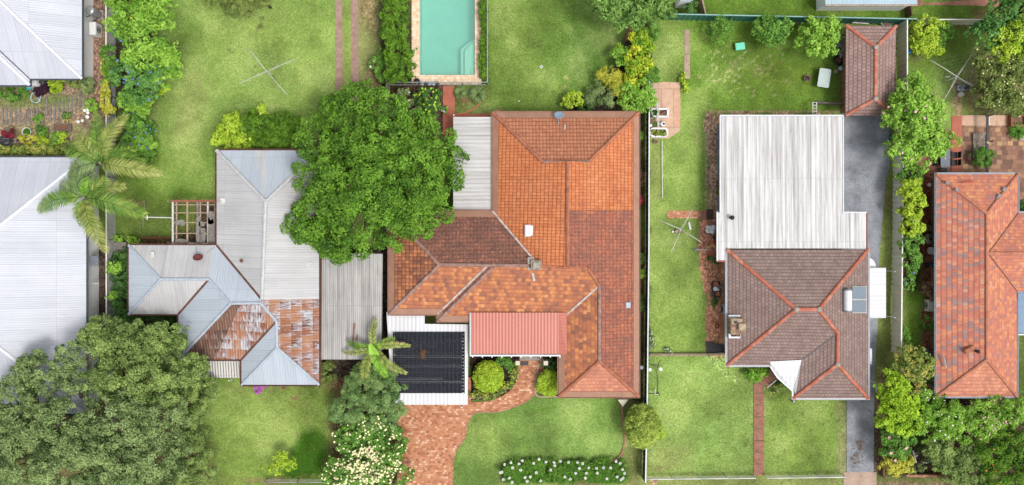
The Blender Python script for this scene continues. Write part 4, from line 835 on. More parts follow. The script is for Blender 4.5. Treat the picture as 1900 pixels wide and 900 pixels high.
# ---------------------------------------------------------------- buildings
def disc(mb, c, nrm_, r, depth=0.08, n=20, ry=None):
    c = Vector(c); nn = Vector(nrm_).normalized(); u = nn.orthogonal().normalized(); v = nn.cross(u); vs = []
    for q, dz in ((r, 0.0), (r*0.7, -depth*0.6), (r*0.3, -depth), (r*0.31, -depth-0.02), (r*0.72, -depth*0.6-0.02), (r*1.02, -0.02)):
        vs += [c+u*q*math.cos(6.2832*k/n)+v*q*math.sin(6.2832*k/n)+nn*dz for k in range(n)]
    fs = [(i*n+k, i*n+(k+1) % n, (i+1)*n+(k+1) % n, (i+1)*n+k) for i in (0,1,3,4) for k in range(n)]
    fs += [tuple(2*n+k for k in range(n)), tuple(3*n+k for k in range(n-1,-1,-1)), *[(5*n+k, 5*n+(k+1) % n, (k+1) % n, k) for k in range(n)]]
    return mb.add(vs, fs)
def roofbox(t, name, px, py, z, sx, sy, sz, mat, rot=0.0, ch=0.02):
    c = P(px, py, z); return obj(name, MB().cbox(c.x, c.y, z, sx, sy, sz, rot, ch), M[mat], t)
def vent(t, px, py, z, r, h, mat='galv', name='vent_pipe'):
    c = P(px, py, z); mb = MB().lathe(c.x, c.y, [(r, z-0.4), (r, z+h), (r*1.6, z+h+0.02), (r*1.5, z+h+0.08), (r*0.4, z+h+0.14)], 14); return obj(name, mb, M[mat], t, smooth=False)
def posts(t, pts, h, w_=0.1, mat='white'):
    for p in pts:
        q = P(*p); obj('post', MB().cbox(q.x, q.y, -0.05, w_, w_, h, 0, 0.01), M[mat], t)
# house in the top left corner
e = 2.8
t, rf, V, ol = house('house', 'white metal roofed house filling the top left corner, water heater on its wall', 'house',
 dict(a=(152,146,e), b=(152,-120,e), c=(-40,-35,5.9), d=(-40,-120,5.9), v=(55,146,e), w=(55,158,e), v2=(-90,10,5.15), w2=(-90,22,5.15), x=(-220,158,e), y=(-220,22,5.15), z=(-220,-35,5.9), q=(-220,-120,5.9)),
 [(('a','b','d','c'),'roof_white'), (('a','c','v2','v'),'roof_white'), (('v','v2','w2','w'),'roof_white'), (('w','w2','y','x'),'roof_white'), (('c','z','y','w2','v2'),'roof_white'), (('c','d','q','z'),'roof_white')],
 ['a','b',(-220,-120,e),'x','w','v'], e, 0.6, 'wall_white', 'gutter_dark', wskip=(0,))
caps('ridge_cap', [('a','c'),('w','w2')], V, 'ridge_white', rf, 0.12)
mb = MB(); mb.bar(V['v']+Vector((0,0,0.02)), V['v2']+Vector((0,0,0.02)), 0.09, 0.02); obj('valley', mb, M['gutter_dark'], rf)
pt = P(68, 151, 0); obj('step', MB().cbox(P(68,150).x, P(68,150).y, 0, 1.3, 1.1, 1.2, 0, 0.1), M['wall_white'], t)
vent(t, 78, 152, 1.3, 0.14, 0.0, 'char')
q = P(183, 28); t = thing('water_heater', 'grey cylindrical water heater against the white wall, above the air conditioner', 'water heater', (q.x, q.y, 0))
obj('tank', MB().lathe(q.x, q.y, [(0.33,0.05),(0.34,0.1),(0.34,1.3),(0.30,1.38),(0.1,1.42)], 24), M['steel'], t, smooth=True); obj('base', MB().cbox(q.x, q.y, 0, 0.75, 0.75, 0.06), M['concrete'], t)
mb = MB(); mb.path([(q.x-0.05,q.y-0.3,1.1),(q.x-0.25,q.y-0.45,1.15),(q.x-0.45,q.y-0.4,1.0)], 0.03, 8); obj('pipe', mb, M['black'], t, smooth=True); mb = MB(); mb.path([(q.x+0.05,q.y-0.32,0.4),(q.x-0.1,q.y-0.55,0.35),(q.x-0.3,q.y-0.55,0.3)], 0.03, 8); obj('pipe', mb, M['black'], t, smooth=True)
def aircon(px, py, label, rot=0.0, sx=0.42, sy=0.95, h=0.75, mat='white_old', face=1):
    q = P(px, py); t = thing('air_conditioner', label, 'air conditioner', (q.x, q.y, 0)); obj('casing', MB().cbox(q.x, q.y, 0.06, sx, sy, h, rot, 0.03), M[mat], t)
    g = MB()
    for k in range(9): g.path([(q.x+face*(sx/2+0.012), q.y+(0.03+0.035*k)*math.cos(6.28*j/16), 0.06+h/2+(0.03+0.035*k)*math.sin(6.28*j/16)) for j in range(17)], 0.006, 4, cap=False)
    obj('grille', g, M['char'], t); obj('foot', MB().box(q.x, q.y-sy*0.35, 0, sx, 0.08, 0.06), M['char'], t); obj('foot', MB().box(q.x, q.y+sy*0.35, 0, sx, 0.08, 0.06), M['char'], t); return t
aircon(184, 59, 'off-white outdoor air conditioner below the grey water heater by the white wall', sx=0.5, sy=1.0, h=1.0, mat='white')
# big white roofed house lower left
e = 2.7
t, rf, V, ol = house('house', 'big white corrugated metal roofed house at the left edge under the palms', 'house',
 dict(a=(160,292,e), b=(160,768,e), c=(-146,535,6.1), d=(-420,535,6.1), f=(-420,292,e), g=(-420,768,e)),
 [(('a','b','c'),'roof_white'), (('a','c','d','f'),'roof_white'), (('b','c','d','g'),'roof_white')], ['a','b','g','f'], e, 0.42, 'wall_white', 'gutter_dark', wskip=(0,))
caps('ridge_cap', [('a','c'),('b','c'),('c','d')], V, 'ridge_white', rf, 0.14)
roofbox(t, 'window_hood', 176, 484, 1.9, 0.6, 0.75, 0.12, 'slate'); roofbox(t, 'downpipe', 178, 526, 1.4, 0.5, 0.09, 0.09, 'white_old')
mb = MB(); q = P(181, 545); mb.box(q.x-0.05, q.y, 0.6, 0.08, 1.0, 1.1); obj('meter_box', mb, M['white_old'], t)
# old tin house
e = 2.9
t, rf, V, ol = house('house', 'old grey tin roofed house with large rusty roof sheets and pale blue hips', 'house',
 dict(NW=(402,279,e), NE=(592,279,e), N=(493,374,4.45), R=(486,556,4.5), c=(483,562,4.5), b=(428,563,4.5), a=(388,518,3.95), L=(298,518,3.95), P1=(239,455,e), P2=(239,583,e), V=(402,455,e), Vx=(397,455,e), U=(331,583,e), W=(331,667,e), X=(448,667,e), Y=(448,714,e), SE=(592,714,e), d=(513,596,4.15), ee=(514,645,4.1), Em=(592,555,e),
  s1=(474,279,e), s2=(494,279,e)),
 [(('NW','V','R','N'),'roof_grey'), (('NW','N','s1'),'roof_blue'), (('s1','N','s2'),'roof_grey'), (('s2','N','NE'),'roof_blue'), (('NE','N','R','Em'),'roof_grey'), (('Em','R','c','d','ee','SE'),'roof_rust'),
  (('P1','P2','L'),'roof_blue'), (('P1','L','a','Vx'),'roof_grey'), (('Vx','a','b','c','R','V'),'roof_blue'), (('P2','U','a','L'),'roof_grey'), (('U','W','b','a'),'roof_blue'),
  (('W',(398,667,e),(447,563,4.5),'b'),'roof_rust_dark'), (((398,667,e),'X','d','c',(447,563,4.5)),'roof_rust'), (('X','Y','ee','d'),'roof_blue'), (('Y','SE','ee'),'roof_blue')],
 ['NW','NE','SE','Y','X','W','U','P2','P1','V'], e, 0.4, 'wall_cream', 'gutter_rust', 'gutter_rust')
caps('ridge_cap', [('N','R',1),('NW','N',1),('NE','N',1)], V, 'ridge_grey', rf, 0.15); caps('ridge_cap', [('P1','L',1),('P2','L',1),('L','a',1),('a','b',1),('b','c',1),('b','W',1),('c','d',1),('d','ee',1),('ee','Y',1),('ee','SE',1)], V, 'ridge_blue', rf, 0.11)
mb = MB()
for k in (('V','R'),('U','a'),('X','d')): mb.bar(V[k[0]]+Vector((0,0,0.015)), V[k[1]]+Vector((0,0,0.015)), 0.16, 0.03)
obj('valley', mb, M['gutter_rust'], rf)
for x, y, z, sx, sy, m in ((415,373,3.15,0.5,0.42,'white_old'), (406,373,3.0,0.25,0.06,'white_old'), (455,484,3.75,0.4,0.38,'white_old'), (575,490,3.2,0.45,0.3,'white_old'), (283,472,3.25,0.28,0.42,'white_old')): roofbox(t, 'flashing', x, y, z, sx, sy, 0.05, m)
vent(t, 449, 484, 3.85, 0.08, 0.12, 'gutter_rust'); vent(t, 350, 608, 3.25, 0.09, 0.1, 'galv')
c = P(367, 477, 3.9); mb = MB(); disc(mb, c, (0.1,0.75,0.65), 0.36, 0.07); obj('satellite_dish', mb, M['ridge_terra'] if False else m_plain('dish_red', (0.20,0.05,0.045), 0.5, 0.2), t, smooth=True)
mb = MB(); mb.path([(c.x,c.y-0.02,c.z-0.05),(c.x+0.02,c.y-0.3,3.45)], 0.025, 7); mb.path([(c.x-0.1,c.y+0.05,c.z),(c.x-0.4,c.y+0.75,3.15)], 0.016, 6); mb.path([(c.x+0.5,c.y+0.3,3.5),(c.x+0.95,c.y+0.7,3.15)], 0.016, 6); obj('dish_bracket', mb, M['slate'], t)
skillion(t, 'porch_awning', [(374,669,2.55),(448,668,2.55),(447,701,2.3),(374,701,2.3)], 'awning'); posts(t, [(377,697),(443,697)], 2.35, 0.08)
# grey weathered carport beside it
q = P(652, 570); t = thing('carport', 'weathered grey corrugated iron carport roof between the rusty house and the tiled house', 'carport', (q.x, q.y, 0))
skillion(t, 'roof', [(597,470,2.55),(710,471,2.5),(709,604,2.55),(707,667,2.4),(596,667,2.4)], 'roof_weather', axis='x'); posts(t, [(603,475),(603,570),(603,662),(700,475),(700,570),(700,662)], 2.35, 0.09, 'wood_grey')
mb = MB()
for y in (476, 570, 660): mb.bar(P(600,y,2.30), P(705,y,2.30), 0.07, 0.12)
obj('beam', mb, M['wood_grey'], t); mb = MB()
for y0, y1, xx in ((600,632,658),(622,632,664)): mb.bar(P(xx,y0,2.62), P(xx-3,y1,2.6), 0.09, 0.03)
obj('rust_strip', mb, M['wood_red'], t)
# tiled house in the middle
e = 2.8
t, rf, V, ol = house('house', 'large orange terracotta tiled house with a red metal verandah roof', 'house',
 dict(n1=(914,209,e), n2=(1185,209,e), g1=(1007,301,4.35), g2=(1092,300,4.35), gt=(1053,299,4.95), gb=(1053,493,4.95), v1=(914,392,e), j=(1000,493,4.4), k=(1090,497,4.4), m=(1112,530,4.0), s=(1112,670,4.0), se=(1185,736,e), sw=(1037,736,e), iv=(1037,597,e),
  w1=(722,392,e), w2=(722,583,e), w3=(812,583,e), w4=(812,596,e), h1=(815,491,4.25), h2=(905,493,4.32), h3=(914,496,4.34), r1=(1185,390,e), r2=(1053,390,4.95), l1=(760,392,e), l2=(855,492,4.3)),
 [(('n1','n2','g2','g1'),'tile_orange'), (('g1','g2','gt'),'flash_white'), (('n2','r1','r2','gt','g2'),'tile_bright'), (('r1','se','s','m','k','gb','r2'),'tile_aged'), (('n1','g1','gt','gb','j','v1'),'tile_bright'), (('j','gb','k'),'ridge_terra'),
  (('w1','h1','h2','j','v1'),'tile_moss'), (('w1','w2','h1'),'tile_dark'), (('w2','w3','h2','h1'),'tile_patch'), (('w3','w4','h3','h2'),'tile_aged'), (('w4','iv','m','k','j','h3'),'tile_patch'), (('iv','sw','s','m'),'tile_patch'), (('sw','se','s'),'tile_salmon')],
 ['n1','n2','se','sw','iv','w4','w3','w2','w1','v1'], e, 0.55, 'wall_brick', 'gutter_brown', 'gutter_brown')
caps('ridge_cap', [('n1','g1'),('n2','g2'),('gt','gb'),('j','k'),('k','m'),('sw','s'),('se','s')], V, 'ridge_terra', rf, 0.14)
caps('ridge_cap', [('w2','h1'),('w1','h1'),('h1','j'),('w4','h3'),('m','s'),('g1','g2')], V, 'ridge_worn', rf, 0.14)
mb = MB()
for k in (('v1','j'),('iv','m'),('w3','h2')): mb.bar(V[k[0]]+Vector((0,0,0.03)), V[k[1]]+Vector((0,0,0.03)), 0.13, 0.03)
obj('valley', mb, M['flash_white'], rf)
gg = inset(ol, 0.42); mb = MB(); go = inset(ol, -0.02); n = len(ol)
mb.add([(x, y, e+0.02) for x, y in go]+[(x, y, e+0.215) for x, y in gg]+[(x, y, e-0.02) for x, y in go], [f for k in range(n) for f in ((k,(k+1) % n,n+(k+1) % n,n+k),(k,(k+1) % n,2*n+(k+1) % n,2*n+k))]); obj('gutter_guard', mb, M['gutter_brown'], rf)
sk = obj('skylight', MB().cbox(P(987,428,4.1).x, P(987,428,4.1).y, 3.75, 1.05, 0.85, 0.38, 0, 0.03), M['gutter_white'], t); c = P(987,428,4.15); obj('pane', MB().cbox(c.x, c.y, 4.12, 0.92, 0.72, 0.05, 0, 0.02), m_plain('skylight_pane', (0.62,0.68,0.76), 0.15, 0.05), sk)
c = P(995,492,4.8); ch = obj('chimney', MB().cbox(c.x, c.y, 3.9, 0.78, 0.72, 1.0, 0, 0.04), m_plain('chimney_stone', (0.36,0.29,0.22), 0.9, 0.5, 4), t)
obj('chimney_cap', MB().cbox(c.x, c.y, 4.9, 0.5, 0.45, 0.16, 0, 0.03), M['concrete'], ch); mb = MB(); mb.cbox(c.x-0.38, c.y+0.1, 4.15, 0.5, 0.95, 0.3, 0, 0.05); mb.cbox(c.x-0.22, c.y-0.75, 4.1, 0.2, 0.9, 0.1, 0.2, 0.03); obj('flashing', mb, M['flash_white'], ch)
roofbox(t, 'vent_cover', 1165, 566, 3.05, 0.35, 0.42, 0.22, 'pale_blue'); roofbox(t, 'vent_cover', 1048, 236, 3.25, 0.12, 0.35, 0.08, 'flash_white')
c = P(1037, 213, 3.5); mb = MB(); disc(mb, c, (0.0,0.55,0.8), 0.36, 0.08); obj('satellite_dish', mb, M['slate'] if False else m_plain('dish_blue', (0.24,0.32,0.40), 0.5, 0.15), t, smooth=True)
mb = MB(); mb.path([(c.x,c.y,c.z-0.08),(c.x,c.y-0.2,3.15),(c.x-0.02,c.y-0.6,3.15)], 0.025, 7); mb.ball((c.x-0.02,c.y-0.62,3.25), 0.07); obj('dish_bracket', mb, M['galv'], t)
skillion(t, 'verandah_roof', [(841,217,2.45),(912,217,2.7),(912,391,2.7),(841,391,2.45)], 'roof_lichen'); posts(t, [(846,222),(846,300),(846,385)], 2.35, 0.09)
skillion(t, 'front_verandah_roof', [(874,580,3.26),(1037,580,3.26),(1037,657,2.98),(874,657,2.98)], 'roof_red'); skillion(t, 'flashing', [(1037,580,3.28),(1050,580,3.30),(1052,584,3.30),(1052,658,3.12),(1037,658,3.0)], 'red_sheet' if False else 'roof_red')
mb = MB(); mb.bar(P(872,659.5,2.9), P(1038,659.5,2.9), 0.12, 0.12); mb.bar(P(872.5,580,3.2), P(872.5,658,2.95), 0.07, 0.12); obj('gutter', mb, M['gutter_white'], t); mb = MB()
for k in range(10): mb.bar(P(876+k*18,661,2.97), P(878+k*18,661,2.97), 0.2, 0.03)
obj('bracket', mb, M['white'], t)
posts(t, [(960,664),(1010,664)], 2.9, 0.32, 'wall_cream'); obj('step', MB().cbox(P(985,662).x, P(985,662).y, 0.0, 2.2, 0.5, 0.22, 0, 0.02), M['concrete'], t)
obj('wing_wall', MB().prism(inset(XY([(1146,738),(1158,738),(1152,746)]), -0.08), 0, 1.2), M['wall_cream'], t)
# white carport with pool heating
q = P(790, 680); t = thing('carport', 'flat white carport roof covered by black pool heating strips', 'carport', (q.x, q.y, 0))
skillion(t, 'roof', [(717,579,2.42),(788,579,2.42),(788,601,2.45),(869,602,2.45),(868,751,2.5),(728,751,2.5)], 'roof_clean', axis='x'); posts(t, [(738,745),(860,745),(738,690),(862,690),(730,600),(862,612)], 2.35, 0.1)
mb = MB(); rh = random.Random(4)
x0, x1 = P(731,0,2.6).x, P(861,0,2.6).x; y0, y1 = P(0,616,2.6).y, P(0,730,2.6).y; ns = 36; st = (y0-y1)/ns
for k in range(ns):
    yy = y0-(k+0.5)*st; g = rh.choice((0.01,0.015,0.022,0.045)) if 12 < k else rh.choice((0.008,0.012,0.025)); xe = x1-rh.uniform(0,0.06)-(0.09 if k % 2 else 0)
    xb = x0+rh.uniform(0,0.06)
    if rh.random() < 0.3:
        xm = rh.uniform(x0+0.8, x1-1.0); mb.box((xb+xm)/2, yy, 2.53, xm-xb, st-g, 0.02); mb.box((xm+xe)/2, yy, 2.53, xe-xm-0.002, st-0.003, 0.02)
    else: mb.box((xb+xe)/2, yy, 2.53, xe-xb, st-g, 0.02)
obj('solar_heating_mat', mb, M['rubber'], t); mb = MB()
for k in range(17): mb.box(x0+0.2+k*(x1-x0-0.4)/16, (y0+y1)/2, 2.552, 0.012, y0-y1, 0.003)
obj('strap', mb, m_plain('strap_grey', (0.10,0.105,0.12), 0.6, 0.2), t)
mb = MB(); mb.path([(x1+0.02, y0, 2.6), (x1+0.02, y1, 2.6)], 0.035, 8); mb.path([(x0-0.03, y0, 2.6), (x0-0.03, y1, 2.6)], 0.045, 8)
for k in range(ns//2): yy = y0-(2*k+1)*st; mb.path([(x1-0.12, yy, 2.59), (x1+0.02, yy, 2.61)], 0.04, 7)
obj('header_pipe', mb, M['black'], t, smooth=True)
fr = MB(); c = P(785, 655, 2.62)
for k in range(26):
    a_ = rh.uniform(-2.2,-0.9) if k % 3 else rh.uniform(0,6); L = rh.uniform(0.2,0.5); fr.path([(c.x+rh.uniform(-.2,.2), c.y+rh.uniform(-.1,.2), c.z), (c.x+math.cos(a_)*L, c.y+math.sin(a_)*L, c.z-0.02)], 0.018, 4)
one('dead_frond', fr, M['leaf_dry'], 'brown dead palm frond lying on the black heating strips', 'palm frond')
# brown tiled house with the white extension
e = 2.8
t, rf, V, ol = house('house', 'brown tiled house with orange ridge caps and a long white metal roofed extension', 'house',
 dict(nw=(1349,463,e), ne=(1611,463,e), se=(1611,739,e), s1=(1472,739,e), iv=(1473,678,e), sw=(1349,678,e), A=(1477,574,4.5), B=(1519,574,4.5), C=(1555,618,3.85), D=(1554,676,3.85)),
 [(('nw','ne','B','A'),'tile_brown'), (('nw','A','sw'),'tile_brown'), (('A','B','C','iv','sw'),'tile_brown'), (('ne','se','D','C','B'),'tile_brown'), (('iv','C','D','s1'),'tile_brown'), (('s1','D','se'),'tile_brown')],
 ['nw','ne','se','s1','iv','sw'], e, 0.5, 'wall_cream', 'gutter_white', gskip=(0,))
caps('ridge_cap', [('nw','A'),('ne','B'),('A','B'),('B','C'),('C','D'),('D','se'),('D','s1'),('A','sw')], V, 'ridge_orange', rf, 0.15)
mb = MB()
for k in ('A','B','D'): mb.ball(V[k]+Vector((0,0,0.08)), 0.2, 10, 0.6)
obj('ridge_end', mb, M['concrete'], rf, smooth=True); mb = MB(); mb.bar(V['C']+Vector((-.1,-.1,0.0)), V['iv']+Vector((0,0,0.02)), 0.06, 0.03); obj('valley', mb, M['gutter_dark'], rf)
zz = lambda y: 2.52+(y-216)*0.0009
skillion(t, 'extension_roof', [(x, y, zz(y)) for x, y in ((1337,216),(1563,216),(1563,395),(1607,395),(1607,461),(1351,461),(1351,483),(1332,483),(1332,394),(1337,394))], 'roof_streak')
ow = XY([(1339,217),(1561,217),(1561,397),(1604,397),(1604,460),(1339,460)], 2.4); mb = MB().ring(inset(ow, 0.30), inset(ow, 0.45), -0.1, 2.36); obj('extension_wall', mb, M['wall_blue'], t)
g = MB(); g.bar(P(1336,215,2.5), P(1336,394,2.66), 0.07, 0.11); g.bar(P(1330.5,393,2.66), P(1330.5,484,2.74), 0.09, 0.12); g.bar(P(1336,214.5,2.5), P(1564,214.5,2.5), 0.1, 0.11); g.bar(P(1564.5,215,2.5), P(1564.5,394,2.66), 0.07, 0.1); g.bar(P(1564,394,2.64), P(1608,394,2.64), 0.07, 0.1); obj('gutter', g, M['gutter_white'], t)
g = MB(); g.bar(P(1609,395,2.6), P(1609,461,2.65), 0.08, 0.12); g.bar(P(1330,485,2.7), P(1350,485,2.7), 0.08, 0.12); obj('fascia', g, m_plain('fascia_red', (0.40,0.10,0.08), 0.6), t)
f = roofbox(t, 'window', 1330, 349, 0.95, 0.09, 1.15, 1.15, 'wood_red'); q = P(1330,349,1.0); obj('pane', MB().box(q.x-0.05, q.y, 1.05, 0.02, 1.0, 0.95), M['glass'], f)
vent(t, 1357, 404, 2.85, 0.11, 0.22, 'black')
skillion(t, 'porch_roof', [(1428,671,2.98),(1487,668,3.12),(1477,730,3.0),(1471,724,2.84),(1444,700,2.80),(1430,680,2.80)], 'roof_clean', axis='x'); g = MB()
for a_, b_ in (((1429,680),(1443,701)),((1443,701),(1470,725)),((1470,725),(1471,738))): g.bar(P(*a_,2.78), P(*b_,2.78), 0.1, 0.11)
obj('gutter', g, M['gutter_white'], t)
skillion(t, 'side_awning', [(1613,497,2.3),(1644,497,2.15),(1644,590,2.15),(1613,590,2.3)], 'roof_clean'); posts(t, [(1638,502),(1638,585)], 2.1, 0.07); skillion(t, 'window_awning', [(1611,647,2.0),(1618,647,1.9),(1618,676,1.9),(1611,676,2.0)], 'roof_clean')
hp = skillion(t, 'solar_water_heater', [(1581,531,3.50),(1608,531,3.06),(1608,581,3.06),(1581,581,3.50)], 'pipe_light', 0.08)
for y0_, y1_ in ((532,555),(557,580)):
    pv = [P(1582,y0_,3.51), P(1607,y0_,3.10), P(1607,y1_,3.10), P(1582,y1_,3.51)]; obj('panel', MB().add([tuple(p+Vector((0,0,0.02))) for p in pv]+[tuple(p) for p in pv], [(0,1,2,3),(7,6,5,4),(0,4,5,1),(1,5,6,2),(2,6,7,3),(3,7,4,0)]), m_plain('panel_grey', (0.17,0.21,0.25), 0.3, 0.1), hp)
c0, c1 = P(1573,539,3.85), P(1573,576,3.85); obj('tank', MB().path([c0, c1], 0.29, 20), M['gutter_white'], hp, smooth=False); mb = MB(); mb.path([c0+Vector((0,0.1,0)), c0], 0.31, 20); mb.path([c1, c1-Vector((0,0.1,0))], 0.31, 20); mb.bar(P(1565,537,3.6), P(1565,578,3.6), 0.2, 0.2); obj('tank_end', mb, M['slate'], hp)
c = P(1366,605,3.5); ch = obj('chimney', MB().cbox(c.x, c.y, 2.9, 0.95, 1.25, 0.75, 0, 0.05), m_cells('chimney_brick', [(0,(0.2,0.11,0.07)),(0.6,(0.33,0.21,0.13)),(1,(0.42,0.3,0.2))], 0.23, 0.2, mortar=(0.2,0.14,0.1), coord='POS', dirt=(0.1,0.07,0.05), dfrac=0.5), t)
mb = MB(); mb.cbox(c.x, c.y+0.35, 3.64, 0.75, 0.4, 0.05); mb.cbox(c.x+0.34, c.y-0.02, 3.64, 0.55, 0.5, 0.32, 0, 0.03); obj('chimney_pot', mb, M['wood_pale'], ch); mb = MB(); mb.box(c.x-0.1, c.y+0.3, 3.70, 0.26, 0.2, 0.02); obj('flue', mb, M['black'], ch)
c2 = P(1358,605,3.0); mb = MB().ring(inset(XY(rect(1351,584,1372,627), 3.0), 0), inset(XY(rect(1354.5,588,1373,624), 3.0), 0), 2.92, 3.22); obj('flashing', mb, M['gutter_white'], ch)
# garage
e = 2.3
t, rf, V, ol = house('garage', 'small brown tiled garage with orange ridge caps at the end of the asphalt drive', 'garage',
 dict(nw=(1570,47,e), ne=(1663,48,e), se=(1660,214,e), sw=(1569,214,e), A=(1625,88,3.05), B=(1624,184,3.05)), [(('nw','ne','A'),'tile_garage'),(('ne','se','B','A'),'tile_garage'),(('se','sw','B'),'tile_garage'),(('sw','nw','A','B'),'tile_garage')],
 ['nw','ne','se','sw'], e, 0.55, 'wall_brick', None, 'gutter_brown', windows=False)
caps('ridge_cap', [('nw','A'),('ne','A'),('A','B'),('B','se'),('B','sw')], V, 'ridge_orange', rf, 0.14); mb = MB(); mb.ball(V['A']+Vector((0,0,.08)), 0.2, 10, .6); mb.ball(V['B']+Vector((0,0,.08)), 0.2, 10, .6); obj('ridge_end', mb, M['concrete'], rf, smooth=True)
q = P(1615, 206); d_ = obj('door', MB().cbox(q.x, q.y-0.12, 0, 2.6, 0.08, 2.05, 0, 0.02), M['white_old'], t); obj('handle', MB().cbox(q.x, q.y-0.19, 0.9, 0.2, 0.05, 0.04), M['steel'], d_)
# house at the right edge
e = 2.5
t, rf, V, ol = house('house', 'mixed red and orange tiled house at the right edge beside the paved patio', 'house',
 dict(nw=(1737,323,e), ne=(1889,323,e), a=(1889,395,e), b=(2080,395,e), c=(2080,541,e), d=(1887,541,e), se=(1887,736,e), sw=(1737,736,e), N=(1831,396,3.68), S_=(1831,667,3.68), J=(1833,470,3.68), K=(2080,470,3.68)),
 [(('nw','ne','N'),'tile_mixed_orange'), (('nw','N','J','S_','sw'),'tile_mixed'), (('sw','S_','se'),'tile_salmon'), (('ne','a','J','N'),'tile_mixed_orange'), (('a','b','K','J'),'tile_mixed_orange'), (('J','K','c','d'),'tile_mixed_orange'), (('d','se','S_','J'),'tile_mixed_orange')],
 ['nw','ne','a','b','c','d','se','sw'], e, 0.9, 'wall_brick', 'pale_blue', wskip=(7,))
caps('ridge_cap', [('nw','N'),('ne','N'),('N','S_'),('S_','se'),('S_','sw'),('J','K')], V, 'ridge_salmon', rf, 0.13)
mb = MB()
for k in (('a','J'),('d','J')): mb.bar(V[k[0]]+Vector((0,0,0.015)), V[k[1]]+Vector((0,0,0.015)), 0.08, 0.03)
obj('valley', mb, M['gutter_rust'], rf); mb = MB()
for a_, b_ in (((1756,337),(1760,342)),((1773,350),(1778,355)),((1861,354),(1866,348)),((1849,371),(1856,360)),((1841,382),(1845,376)),((1833,406),(1833,412))):
    z_ = 2.66+abs(a_[0]-(1737 if a_[0] < 1820 else 1889))*0.0125; obj('repair_tile', MB().bar(P(*a_, z_+0.12), P(*b_, z_+0.12), 0.2, 0.06), M['slate'], rf)

mb = MB(); mb.path([P(1785,339,3.05), P(1806,336,2.95)], 0.05, 6); obj('vent_pipe', mb, m_plain('pipe_red', (0.42,0.08,0.05), 0.6), t)
mb = MB(); mb.path([P(1749,659,2.9), P(1752,668,3.0), P(1756,683,2.95)], 0.05, 6); obj('conduit', mb, M['galv'], t); mb = MB(); q = P(1805,650,3.85); mb.cbox(q.x, q.y, 3.25, 0.8, 0.35, 0.28, 0.5, 0.05); obj('chimney', mb, M['ridge_terra'], t); vent(t, 1813, 652, 3.55, 0.09, 0.1, 'black')
skillion(t, 'side_roof', [(1889,544,2.6),(2000,544,2.6),(2000,618,2.4),(1889,618,2.4)], m_plain and 'roof_navy' if False else 'roof_sky_dark' if False else 'wall_blue', 0.08)
g = MB(); g.bar(P(1887,621,2.36), P(2000,617,2.36), 0.1, 0.1); obj('gutter', g, M['gutter_white'], t)
# shed beyond the back fence
q = P(1616, -30); t = thing('shed', 'pale blue metal shed roof cut by the top edge of the photo', 'shed', (q.x, q.y, 0)); skillion(t, 'roof', [(1531,8,2.3),(1702,8,2.3),(1702,-80,2.6),(1531,-80,2.6)], 'roof_sky')
o_ = XY(rect(1533,-78,1700,6), 2.3); obj('wall', MB().ring(inset(o_, 0.1), inset(o_, 0.2), -0.1, 2.2), M['wall_white'], t); g = MB(); g.bar(P(1531,10,2.26), P(1702,10,2.26), 0.1, 0.1); obj('gutter', g, M['wood_pale'], t)
q = P(1272, -20, 2.2); t = thing('shed', 'small light blue shed roof behind the left end of the green fence', 'shed', (q.x, q.y, 0)); skillion(t, 'roof', [(1262,1,2.2),(1286,1,2.2),(1286,-40,2.4),(1262,-40,2.4)], 'roof_sky'); obj('wall', MB().ring(inset(XY(rect(1262,-40,1286,1),2.2),0.06), inset(XY(rect(1262,-40,1286,1),2.2),0.14), 0, 2.1), M['wall_white'], t)
# ruined pergola
q = P(361, 412); t = thing('pergola', 'roofless timber pergola frame with peeling beams beside the tin house', 'pergola', (q.x, q.y, 0)); zt = 2.3
for x, y in ((322,375),(398,375),(322,450),(398,450),(361,450)): q = P(x, y, 1.2); obj('post', MB().cbox(q.x, q.y, -0.05, 0.1, 0.1, 2.3, 0, 0.01), M['wood_pale'], t)
for x, m_, w_ in ((321,'white_old',0.13),(328,'wood_pale',0.09),(348,'wood_pale',0.11),(367,'wood_grey',0.14),(372,'wood_pale',0.07),(386,'white_old',0.11),(399,'wood_grey',0.12)):
    obj('rafter', MB().bar(P(x,373,zt), P(x if x != 372 else 372, 451 if x not in (372,) else 410, zt), w_, 0.12), M[m_], t)
for y in (380, 395, 413, 433): obj('batten', MB().bar(P(322,y,zt+0.095), P(400,y,zt+0.095), 0.06, 0.05), M['wood_pale'], t)
obj('beam', MB().bar(P(319,373,zt-0.02), P(401,373,zt-0.02), 0.16, 0.18), M['wood_red'], t); obj('beam', MB().bar(P(319,452,zt-0.02), P(401,452,zt-0.02), 0.12, 0.16), M['white_old'], t)
rr = random.Random(9)
for x, y, sx, sy in ((334,413,0.75,0.5),(368,428,0.35,2.6),(392,432,0.6,2.4),(376,436,0.5,1.3),(392,404,0.6,1.0),(336,449,1.1,0.5),(374,416,0.5,0.4)):
    c = P(x, y, zt+0.13); n_ = 11; pl = [(c.x+sx/2*math.copysign(min(1,abs(1.3*math.cos(6.28*k/n_))),math.cos(6.28*k/n_))*rr.uniform(0.75,1.05), c.y+sy/2*math.copysign(min(1,abs(1.3*math.sin(6.28*k/n_))),math.sin(6.28*k/n_))*rr.uniform(0.75,1.05)) for k in range(n_)]
    obj('torn_sheet', MB().prism(pl, zt+0.125+0.004*rr.random(), zt+0.15), M['wood_grey'], t)
